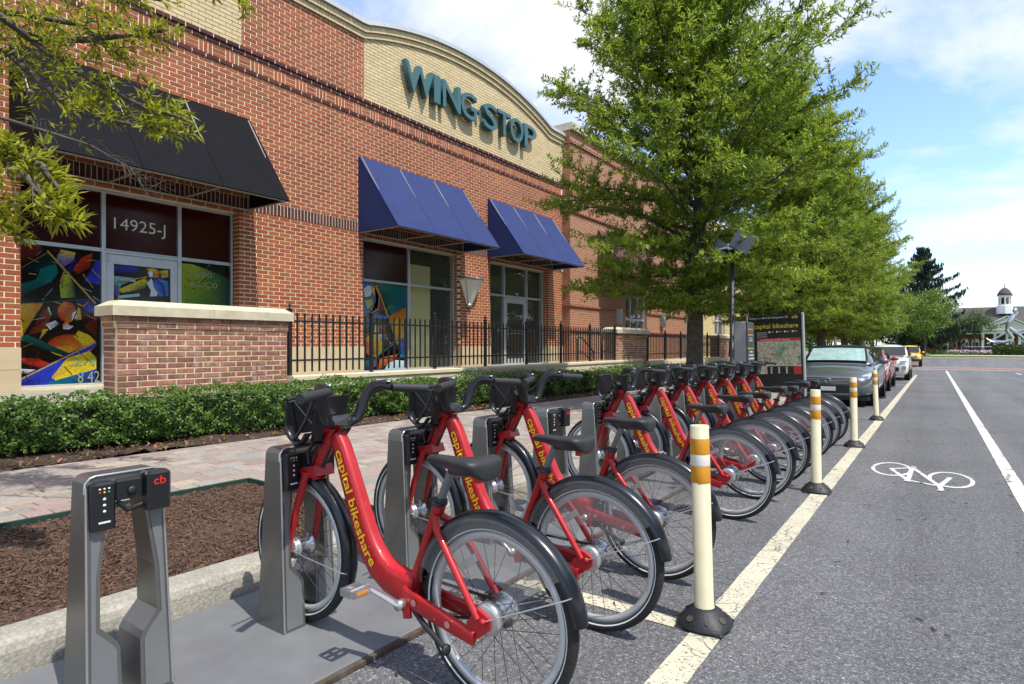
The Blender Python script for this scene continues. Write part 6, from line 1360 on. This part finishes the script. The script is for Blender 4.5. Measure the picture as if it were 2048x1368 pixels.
# near tree at the left edge: trunk out of the frame, low branches hang into it
t = thing('oak_tree', 'near oak whose yellow-green branches hang in at the upper left', 'tree', (0,0,0))
wood = MB(); tx, ty = -4.1, -1.25
wood.tube([(tx,ty,.1),(tx+.02,ty,1.2),(tx-.03,ty+.02,2.6),(tx,ty+.05,4.2),(tx,ty,6.0),(tx+.03,ty,8.0)], [.17,.14,.125,.10,.07,.02], 10)
BR = {'a':[(-5.479,1.047,3.621),(-5.072,1.332,3.455),(-4.741,1.503,3.167),(-4.416,1.669,2.949),(-4.125,1.812,2.784),(-3.865,1.933,2.692)],
 'a2':[(-4.848,1.428,3.281),(-4.495,1.613,3.239),(-4.257,1.78,3.272),(-4.072,1.91,3.304)],
 'f':[(-5.343,1.142,3.356),(-5.018,1.37,3.191),(-4.654,1.502,2.884),(-4.495,1.613,2.755),(-4.02,1.885,2.63)],
 'g':[(-5.104,1.187,3.433),(-4.786,1.41,3.401),(-4.522,1.595,3.336),(-4.31,1.743,3.143)],
 'd':[(-5.61,1.199,4.086),(-5.155,1.518,3.878),(-4.756,1.797,3.739),(-4.414,2.037,3.669)],
 'e':[(-5.365,1.859,4.507),(-4.803,2.252,4.202),(-4.491,2.471,4.012),(-4.304,2.602,3.878)],
 'c':[(-3.952,.773,2.446),(-3.716,.938,2.206),(-3.517,1.017,2.072),(-3.42,1.084,1.931),(-3.284,1.118,1.826)],
 'c2':[(-3.795,.883,2.302),(-3.638,.993,2.206),(-3.52,1.076,2.134),(-3.441,1.131,2.014)],
 'c3':[(-3.874,.828,2.134),(-3.697,.952,1.918),(-3.556,.989,1.789)]}
rg = random.Random(3); T_ = []; D_ = []
for key, pts in BR.items():
    pts = [Vector(p) for p in pts]; root = Vector((tx,ty+.05,pts[0].z+.5)) ; main = [root, root.lerp(pts[0],.6)+Vector((0,0,.12))]+pts; n = len(main)
    wood.tube(main, [.030*(1-i/(n+.3))+.004 for i in range(n)], 6)
    near = key[0] == 'c'; dens = 11 if not near else 10; spread = .30 if not near else .15
    if key in ('a','f','g','d'): spread = .34
    if key == 'e': dens = 9; spread = .2
    for i in range(len(pts)-1):
        dl = (pts[i+1]-pts[i]).normalized()
        for k in range(dens):
            p0 = pts[i].lerp(pts[i+1], rg.random()); sd2 = Vector((rg.gauss(0,1),rg.gauss(0,1),rg.gauss(0,.55)-.1)).normalized(); tl = spread*rg.uniform(.4,1.1)*(1 if i < len(pts)-2 else .55)
            p1 = p0+(dl*.6+sd2).normalized()*tl; wood.tube([p0,p0.lerp(p1,.5)+Vector((0,0,.01)),p1], [.004,.003,.0012], 3, cap=False)
            for g in (.3,.55,.8,1.0): T_.append(tuple(p0.lerp(p1,g))); D_.append(tuple((p1-p0).normalized()+Vector((0,0,.25))))
    T_.append(tuple(pts[-1])); D_.append(tuple(dl))
# bare twigs below the leaves
bt = [Vector(p) for p in [(-4.858,.993,2.79),(-4.565,1.199,2.626),(-4.345,1.352,2.545),(-4.125,1.506,2.462),(-3.93,1.643,2.328),(-3.832,1.711,2.149)]]
wood.tube([Vector((tx,ty+.05,3.2))]+bt, [.02,.014,.012,.009,.006,.004,.002], 5)
for k in range(26):
    i = rg.randrange(1,5); p0 = bt[i].lerp(bt[i+1], rg.random()) if i < 5 else bt[i]; p1 = p0+Vector((rg.uniform(.0,.16),rg.uniform(-.02,.16),rg.uniform(-.16,.08))); wood.tube([p0,p0.lerp(p1,.5)+Vector((.01,0,.02)),p1], [.0035,.0025,.001], 3, cap=False)
    p2 = p0.lerp(p1,.6); p3 = p2+Vector((rg.uniform(-.03,.10),rg.uniform(-.03,.1),rg.uniform(-.1,.04))); wood.tube([p2,p3], [.002,.001], 3, cap=False)
wood.build('trunk','bark',t)
v, f = sprays(np.array(T_), np.array(D_), 5, .080, .016, (20,80)); link('low_branches', fast_mesh('low_branches', v, f, 'oak_leaf_near'), t)
wd, T2, D2 = oak_skeleton(9.5, 21, 60); keep = (T2[:,2] > 3.9)
T2 = T2[keep]*np.array([.85,.85,1])+np.array([tx-.2,ty-1.4,.5]); v, f = sprays(T2, D2[keep], 7, .11, .027); link('crown', fast_mesh('crown', v, f, 'oak_leaf'), t)

# generic far broadleaf tree built from leaf clumps
def far_tree(name, lab, loc, H_, rad, zb, leaf, seed, n=5200, size=.20, trunk_r=.14, multi=False, src=None, group='trees round the far crossing', tone=None):
    if src is not None:
        t = copy_tree(src); t.location = loc; t['label'] = lab; t.rotation_euler = (0,0,seed*1.3); k = H_/src['h']; t.scale = (rad/src['r'], rad/src['r'], k); return t
    rg = np.random.default_rng(seed); t = thing(name, lab, 'tree', loc, group=group); t['h'] = H_; t['r'] = rad
    w_ = MB()
    stems = [(0,0)] if not multi else [(.25*math.cos(a),.25*math.sin(a)) for a in (0,1.6,3.1,4.6)]
    for sx_, sy_ in stems: w_.tube([(sx_*.3,sy_*.3,-.2),(sx_,sy_,zb*.7),(sx_*2.5,sy_*2.5,zb+.5*(H_-zb)*.7),(sx_*2.5,sy_*2.5,H_*.9)], [trunk_r/len(stems)**.5,trunk_r*.8/len(stems)**.5,trunk_r*.5/len(stems)**.5,.01], 8)
    nc = 46; u = norm(rg.normal(size=(nc,3))); rr = rg.uniform(.45,1,nc)[:,None]; c = u*rr*np.array([rad*.82,rad*.82,(H_-zb)*.44])+np.array([0,0,zb+(H_-zb)*.5]); 
    fz = (c[:,2]-zb)/(H_-zb); c[:,:2] *= np.interp(fz,[0,.15,.45,.8,1],[.55,.9,1,.72,.3])[:,None]
    for p in c[::3]: w_.tube([(0,0,zb+(p[2]-zb)*.55), tuple(p)], [trunk_r*.25,.012], 4, cap=False)
    w_.build('trunk','bark',t); per = n//nc; C_ = np.repeat(c,per,0); m = len(C_); d = norm(rg.normal(size=(m,3))); R_ = rad*.34
    C_ = C_+d*(rg.uniform(.2,1,m)**.5)[:,None]*np.array([R_,R_,R_*.62]); v, f = leaves(C_, d+np.array([0,0,.6]), size, size*.55, .1, .6); link('crown', fast_mesh('crown', v, f, leaf), t); return t
m1 = far_tree('maple_tree', 'bright green young maple with slim straight trunk near the far kerb', (-1.0, 88, .0-.15), 8.4, 4.1, 2.3, 'maple_leaf', 31, 9000, .26, .13)
m2 = far_tree('maple_tree', 'bright green multi-stem tree left of the young maple', (-5.6, 78, -.3), 7.6, 3.9, 2.2, 'maple_leaf', 32, 8000, .24, .20, True)
far_tree('maple_tree', 'bright green tree behind the lamp post', (-8.5, 66, -.4), 7.2, 3.6, 1.9, 'maple_leaf', 33, src=m2); far_tree('maple_tree', 'light green tree low behind the grey sedan', (-12.0, 74, -.3), 8.0, 4.2, 2.0, 'maple_leaf', 34, src=m1)
d1 = far_tree('woodland_tree', 'dark tree of the wood behind the parked cars, leftmost', (-16, 92, 0), 11, 5.5, 1.5, 'wood_leaf', 41, 7000, .38, .25)
for i, (x, y, h, r, lab) in enumerate(((-12,100,12,5.5,'dark woodland tree behind the third street oak'),(-7.5,103,10.5,5,'dark woodland tree behind the white car'),(-3.8,106,9,4.5,'dark woodland tree just left of the spruce'),(.9,112,7.5,3.6,'dark tree right behind the young maple'),(-20,84,10,5,'dark woodland tree behind the map panel'),(-26,95,12,6,'dark woodland tree farthest left beyond the shops'),(-14,75,7,3.6,'small dark tree behind the fourth street oak'),(-9.5,61.5,4.6,3.2,'low dark tree at the corner behind the sedan roof'),(-15,62,5.0,3.4,'low dark tree at the corner beyond the last shop'),(-6.6,69,5.0,2.6,'low dark tree left of the yellow car'),(-21,66,6,4,'low dark tree farthest left at the corner'),(-3.2,95,5.0,3.0,'low dark tree at the foot of the spruce'))):
    far_tree('woodland_tree', lab, (x,y,0), h, r, 1.2, 'wood_leaf', 42+i, src=d1)
far_tree('blossom_tree', 'pale blossoming tree between the spruce and the brick house', (2.55, 116, .0), 7.2, 2.6, 2.0, 'blossom_leaf', 51, 3600, .22, .12)
far_tree('magnolia_tree', 'dark spreading tree in front of the brick house windows', (4.6, 108, .0), 6.3, 3.2, 2.2, 'wood_leaf', 52, 3400, .24, .14)
for i, (x, y, h) in enumerate(((15,-16,12.5),(17,-6,13),(15.5,3,12),(17,12,13.5),(16,21,12.5),(17.5,30,13),(16,40,12),(18,52,13))):
    far_tree('woodland_tree', '%s tall tree of the row across the road, counted from the near end' % ('first','second','third','fourth','fifth','sixth','seventh','eighth')[i], (x,y,0), h, 5.6, 1.2, 'wood_leaf', 60+i, src=d1, group='trees across the road')
# old spruce with drooping boughs
t = thing('spruce_tree', 'tall dark spruce with drooping boughs against the sky', 'tree', (-1.35, 96, 0)); rg = random.Random(9); wood = MB(); Hs = 14.2
wood.tube([(0,0,-.2),(0,0,Hs*.5),(.1,0,Hs)], [.32,.2,.02], 8); C_ = []; N_ = []
for i in range(120):
    z = 1.5+(Hs-1.7)*(i/119)**.95; a = i*2.4+rg.uniform(-.4,.4); L_ = (5.4*(1-(z/Hs)**2.6)+.45)*rg.uniform(.55,1.12); pts = []
    for k in range(7): f = k/6; pts.append(Vector((math.cos(a)*L_*f, math.sin(a)*L_*f, z-.32*L_*math.sin(f*2.2)*.5+.22*L_*f**3)))
    wood.tube(pts, [.045*(1-k/6.5) for k in range(7)], 4, cap=False)
    for k in range(6):
        for s_ in range(int(9+L_*3)):
            p = pts[k].lerp(pts[k+1], rg.random()); hang = rg.uniform(.05,.62)*(1-.3*k/6); w_ = rg.uniform(-.32,.32)*(1-.5*k/6); C_.append((p.x-math.sin(a)*w_, p.y+math.cos(a)*w_, p.z-hang*.6)); N_.append((math.cos(a+1.5),math.sin(a+1.5),.1))
wood.build('trunk','bark_dark',t); C_ = np.array(C_); n = len(C_); hx_ = norm(RNG.normal(size=(n,3))*np.array([1,1,.2])); L_ = RNG.uniform(.16,.40,n)[:,None]; up = np.array([[0,0,1.]])+RNG.normal(0,.25,(n,3))
v = np.stack([C_+up*L_, C_+hx_*.075+up*L_*.2, C_-up*L_, C_-hx_*.075+up*L_*.2],1).reshape(-1,3); link('crown', fast_mesh('crown', v, np.arange(4*n).reshape(n,4), 'needle'), t)
# ------------------------------------------------------------------ far side of the crossing
b = MB(); gy = gz(85)+.15
b.quad((-90,85.18,gy-.002),(90,85.18,gy-.002),(90,93,.02),(-90,93,.02)); b.quad((-90,93,.02),(90,93,.02),(90,300,.05),(-90,300,.05)); b.build('lawn','grass',kind='structure')
b = MB(); b.quad((-4,88.4,-.07),(40,88.4,-.07),(40,91.6,.008),(-4,91.6,.008)); b.v = [(x,y,z+.05) for x,y,z in b.v]; mat('path_pink',(.42,.33,.27),rough=.9,var=.1,scale=2); b.build('far_path','path_pink',kind='structure')
mat('roof_shingle',(.085,.075,.066),rough=.9,var=.15,scale=3,bump=.3,bscale=12); mat('house_white',(.72,.71,.67),rough=.6); mat('house_brick',(.20,.06,.035),rough=.9,var=.2,scale=6); mat('house_cream',(.60,.56,.47),rough=.7)
HY, HX = 120.0, 2.9
t = thing('brick_house', 'brick hall with white columned portico, grey roof and cupola', 'building', (HX, HY, .05))
L_ = 24.0; D_ = 9.0; ze, zr = 3.45, 7.35
b = MB(); b.box(0,L_,0,D_,-.3,ze); b.prism([(0,ze),(D_,ze),(D_/2,zr-.05)],.02,.32,'x'); b.prism([(0,ze),(D_,ze),(D_/2,zr-.05)],L_-.32,L_-.02,'x'); b.build('wall','house_brick',t)
b = MB()
for s_ in (0,1):
    y0, y1 = (-.5, D_/2) if s_ == 0 else (D_+.5, D_/2); z0 = ze-.25
    b.add([(-.35,y0,z0),(L_+.35,y0,z0),(L_+.35,y1,zr),(-.35,y1,zr),(-.35,y0,z0-.14),(L_+.35,y0,z0-.14),(L_+.35,y1,zr-.14),(-.35,y1,zr-.14)],[(0,1,2,3),(7,6,5,4),(0,4,5,1),(1,5,6,2),(3,2,6,7),(0,3,7,4)])
rf = b.build('roof','roof_shingle',t); fixn(rf.data)
b = MB(); b.box(-.28,.28,D_/2-.45,D_/2+.45,ze,zr+.55); b.build('chimney','house_white',rf); b = MB(); b.box(-.34,.34,D_/2-.5,D_/2+.5,zr+.551,zr+.85); b.build('chimney_top','car_black',rf)
b = MB(); b.box(-.36,L_+.36,-.56,-.44,ze-.52,ze-.40); b.build('gutter','house_white',t); b = MB(); b.box(-.12,-.02,-.1,0,0,ze); b.build('downpipe','house_white',t)
# cupola
cxp = 6.15; cu = thing('cupola', None, None); cu.parent = t; cu.location = (cxp, D_/2-1.3, 0)
q = MB(); q.lathe([(1.05,zr-1.2),(1.05,zr+.05),(.98,zr+.10),(.80,zr+.12),(.80,zr+1.55),(.98,zr+1.6),(1.0,zr+1.7)], 8, smooth=False); q.build('drum','house_white',cu)
q = MB(); q.lathe([(1.02,zr+1.7),(.86,zr+2.1),(.62,zr+2.55),(.32,zr+2.85),(.06,zr+2.98),(.05,zr+3.1),(.02,zr+3.7),(0,zr+3.75)], 16); q.build('dome','roof_shingle',cu)
for k in range(8):
    a = math.pi/8+2*math.pi*k/8; d = Vector((math.cos(a),math.sin(a),0)); u = Vector((-math.sin(a),math.cos(a),0)); q = MB(); q.obox(d*.745+Vector((0,0,zr+.85)), d*.012, u*.20, Vector((0,0,.52))); q.build('louvre','car_glass',cu)
# portico
px0, px1 = 2.9, 9.05; po_ = thing('portico', None, None); po_.parent = t; yP = -3.2
b = MB(); b.box(px0,px1,yP,-.02,2.95,3.55); b.build('entablature','house_white',po_)
b = MB(); m_ = (px0+px1)/2; b.prism([(px0-.3,3.56),(px1+.3,3.56),(m_,5.35)],yP-.05,yP+.15); b.build('pediment','house_cream',po_)
b = MB()
for s_ in (-1,1):
    e0 = Vector((m_+s_*(px1-px0+.9)/2, 0, 3.50)); e1 = Vector((m_,0,5.50)); d = (e1-e0); nn = Vector((-d.z,0,d.x)).normalized()*.13; nn = nn if nn.z > 0 else -nn
    vs = [e0,e1,e1+nn,e0+nn]; b.add([(p.x,yP-.25,p.z) for p in vs]+[(p.x,.8,p.z) for p in vs],[(0,1,2,3),(7,6,5,4),(0,4,5,1),(1,5,6,2),(2,6,7,3),(3,7,4,0)])
o = b.build('raking_cornice','house_white',po_); fixn(o.data); b = MB(); b.box(px0-.3,px1+.3,yP-.2,yP+.3,3.42,3.555); b.build('cornice','house_white',po_)
q = MB(); n = 12; q.add([(m_,yP-.06,4.35)]+[(m_+.52*math.cos(math.pi*k/n),yP-.06,4.35+.52*math.sin(math.pi*k/n)) for k in range(n+1)],[tuple(range(n+2))]); q.build('fanlight','car_glass',po_)
for k in range(5): x = px0+.2+(px1-px0-.4)*k/4; q = MB(); q.lathe([(.26,-.1),(.26,.12),(.20,.16),(.17,2.75),(.24,2.82),(.24,2.95)], 12, c=(x,yP+.25,0)); q.build('column','house_white',po_)
for x in (1.0, 2.35, 4.5, 6.6, 8.2, 10, 11.8):
    f = thing('window', None, None); f.parent = t
    q = MB(); pts = [(-.48,.55),(.48,.55),(.48,1.75)]+[(.48*math.cos(math.pi*k/8),1.75+.48*math.sin(math.pi*k/8)) for k in range(1,8)]+[(-.48,1.75)]; q.prism([(x+a,z) for a,z in pts],-.04,.02); q.build('frame','house_white',f)
    q = MB(); q.add([(x-.38,-.045,.62),(x+.38,-.045,.62),(x+.38,-.045,1.65),(x-.38,-.045,1.65)],[(0,1,2,3)]); q.build('pane','car_glass',f)
t = thing('side_wing', 'low dark roofed wing with white door left of the brick house', 'building', (-1.2, 119, .0)); b = MB(); b.box(0,4.0,0,4,0,2.6); b.build('wall','house_brick',t); b = MB(); b.prism([(-.3,2.5),(4.3,2.5),(2,4.4)],0,4.0,'x'); o = b.build('roof','roof_shingle',t)
b = MB(); b.box(2.0,3.0,-.08,-.01,0,2.3); d_ = b.build('door','house_white',t); b = MB(); b.box(2.2,2.8,-.10,-.085,.3,2.1); b.build('pane','car_glass',d_)
# clipped block hedge and sculpture
def leaf_block(name, lab, cat, loc, sx, sy, sz, n, leaf, size):
    t = thing(name, lab, cat, loc); f_ = RNG.integers(0,3,n); u = RNG.uniform(-.5,.5,(n,3)); s_ = np.where(RNG.uniform(size=n)<.7,-.5,.5)
    u[f_==0,0] = s_[f_==0]; u[f_==1,1] = -.5; u[f_==2,2] = .5; C_ = u*np.array([sx,sy,sz])+np.array([0,0,sz/2])+RNG.normal(0,.05,(n,3)); Nn = np.where((f_==2)[:,None],[[0,0,1.]],[[0,-1.,.5]])
    v, f = leaves(C_, Nn, size, size*.6, .1, .7); link('foliage', fast_mesh('foliage', v, f, leaf), t); q = MB(); q.box(-sx/2+.1,sx/2-.1,-sy/2+.1,sy/2-.1,0,sz-.1); q.build('inner_branches','hedge_core',t); return t
leaf_block('block_hedge','clipped yellow-green hedge under the silver sculpture','hedge',(8.9,97,.0),7.2,2.2,1.15,5200,'shrub_leaf',.16)
mat('sculpt_silver',(.58,.60,.63),rough=.22,metal=.9); mat('sculpt_bronze',(.16,.08,.045),rough=.35,metal=.7)
t = thing('sculpture','silver sculpture of leaping figures above the clipped hedge','sculpture',(8.0,97,1.2)); b = MB(); b.box(-2.9,3.0,-.9,.9,0,.12); b.build('base','car_black',t)
def limb(name, pts, r, m='sculpt_silver'): q = MB(); q.tube(pts, r, 10); q.build(name, m, t)
limb('figure_leg',[(-.3,0,.15),(-.1,.1,1.0),(-.65,0,1.9),(-.55,0,2.3)],[.10,.2,.26,.22]); limb('figure_leg',[(1.5,.1,.2),(.7,.1,1.2),(-.2,0,2.0),(-.5,0,2.3)],[.08,.18,.25,.22]); limb('figure_torso',[(-.6,0,2.1),(-.45,0,2.75),(-.2,0,3.3),(.05,0,3.9)],[.25,.34,.36,.2]); limb('figure_arm',[(-.2,0,3.2),(-.9,0,2.9),(-1.7,0,2.75)],[.16,.13,.08]); limb('figure_arm',[(.0,0,3.5),(.35,0,3.95),(.2,0,4.6)],[.14,.12,.07])
q = MB(); q.sphere((.12,0,4.35),.28,12,8,(.9,.9,1.2)); q.build('figure_head','sculpt_silver',t)
limb('ribbon',[(-2.6,0,.2),(-1.9,.1,.55),(-1.0,0,.4),(-.2,0,.7)],[.12,.2,.24,.12]); limb('ribbon',[(-2.5,.2,.5),(-1.6,.2,1.0),(-.8,.1,1.6),(.4,0,1.7),(1.4,0,2.1),(2.4,0,2.2)],[.06,.12,.14,.16,.12,.05]); limb('ribbon',[(-2.7,0,.95),(-2.2,0,.45),(-1.2,0,.25)],[.06,.16,.1])
limb('second_figure',[(1.9,0,.2),(2.3,0,1.6),(1.8,0,2.8),(1.6,0,3.9),(1.2,0,4.9)],[.1,.26,.34,.3,.2]); q = MB(); q.sphere((1.5,0,5.7),.5,12,8,(.9,.9,1.2)); q.build('second_figure_head','sculpt_bronze',t)
# flower bed and bench
t = thing('flower_bed','flower bed with purple and white blooms before the brick house','flower bed',(3.5,92.2,.05)); n = 900; C_ = np.stack([RNG.uniform(-2.1,2.1,n),RNG.uniform(-.6,.6,n),RNG.uniform(.0,.45,n)],1); v, f = leaves(C_, np.tile([[0,-.4,1.]],(n,1)), .16, .10, .1, .7); link('foliage', fast_mesh('foliage', v, f, 'shrub_leaf'), t)
for nm, col, n in (('purple_blooms',(.30,.16,.36),260),('white_blooms',(.65,.60,.45),120)): mat(nm,col,rough=.7,island=.2); C_ = np.stack([RNG.uniform(-2.1,2.1,n),RNG.uniform(-.7,.2,n),RNG.uniform(.3,.62,n)],1); v, f = leaves(C_, np.tile([[0,-.6,1.]],(n,1)), .13, .11, 0, .4); link(nm, fast_mesh(nm, v, f, nm), t)
t = thing('park_bench','dark slatted bench behind the flower bed','bench',(4.3,93.2,.05))
for k in range(4): q = MB(); q.box(-1.3,1.3,-.05+.1*k,.02+.1*k,.42,.45); q.build('seat_slat','car_black',t); q = MB(); q.box(-1.3,1.3,.40,.43,.5+.11*k,.58+.11*k); q.build('back_slat','car_black',t)
for x in (-1.2,1.2): q = MB(); q.box(x-.04,x+.04,-.1,.44,0,.42); q.box(x-.04,x+.04,.44,.48,0,.98); q.build('leg','car_black',t)
q = MB(); q.box(-1.35,1.35,.38,.50,.98,1.04); q.build('top_rail','house_white',t)
# shrubs and lamp posts
for i, (x,y,r,lab) in enumerate(((-2.9,93,1.0,'round green shrub left of the far lawn'),(.4,100,1.1,'light green shrub by the white door'),(-5.2,92,1.3,'green shrub under the multi-stem tree'))):
    n = 900; d = norm(RNG.normal(size=(n,3))); d[:,2] = abs(d[:,2]); v, f = leaves(d*RNG.uniform(.75,1.05,n)[:,None]*np.array([r,r,r*.8]), d, .17, .11, .1, .5); t = thing('shrub',lab,'shrub',(x,y,0),group='far shrubs'); link('foliage', fast_mesh('foliage', v, f, 'shrub_leaf'), t)
mat('lamp_green',(.012,.03,.028),rough=.45); mat('lamp_glass',(.75,.62,.36),rough=.3)
def lamp_post(lab, loc, H_=4.4):
    t = thing('lamp_post', lab, 'street lamp', loc, group='lantern street lamps')
    q = MB(); q.lathe([(.17,0),(.17,.3),(.10,.42),(.075,.6),(.055,H_-.9),(.09,H_-.86),(.05,H_-.80)], 12); q.build('pole','lamp_green',t)
    q = MB(); q.lathe([(.08,H_-.80),(.20,H_-.28)], 8, smooth=False, cap=False); q.build('lantern','lamp_glass',t); q = MB(); q.lathe([(.28,H_-.28),(.25,H_-.20),(.10,H_-.05),(.04,H_),(.02,H_+.12),(0,H_+.13)], 12); q.build('cap','lamp_green',t)
    for k in range(4): a = math.pi/4+k*math.pi/2; q = MB(); q.tube([(.085*math.cos(a),.085*math.sin(a),H_-.80),(.21*math.cos(a),.21*math.sin(a),H_-.28)], .012, 4); q.build('lantern_rib','lamp_green',t)
lamp_post('green lantern street lamp above the white boxy car', (-2.52, 57.0, gz(57)), 4.15)
b = MB(); b.cbox(-3.06,-1.9,55.2,58.6,-.8,gz(57)+.14,.05); b.build('kerb_island','concrete',kind='structure')
t = thing('road_sign','grey back of a road sign on a post behind the map panel','sign',(-5.6,27,gz(27)+.12)); q = MB(); q.tube([(0,0,0),(0,0,3.2)],.035,8); q.build('post','panel_grey',t); q = MB(); q.prism([(-.75,2.15),(.45,2.15),(.75,2.55),(.2,3.15),(-.75,3.15)],-.05,-.03); o = q.build('plate','panel_grey',t); fixn(o.data)
t = thing('road_sign','thin grey post behind the roof of the grey sedan','sign post',(-4.8,40,gz(40)+.12)); q = MB(); q.tube([(0,0,0),(0,0,2.9)],.05,8); q.build('post','panel_grey',t); q = MB(); q.box(-.03,.0,-.3,.3,2.3,2.9); q.build('plate','panel_grey',t)
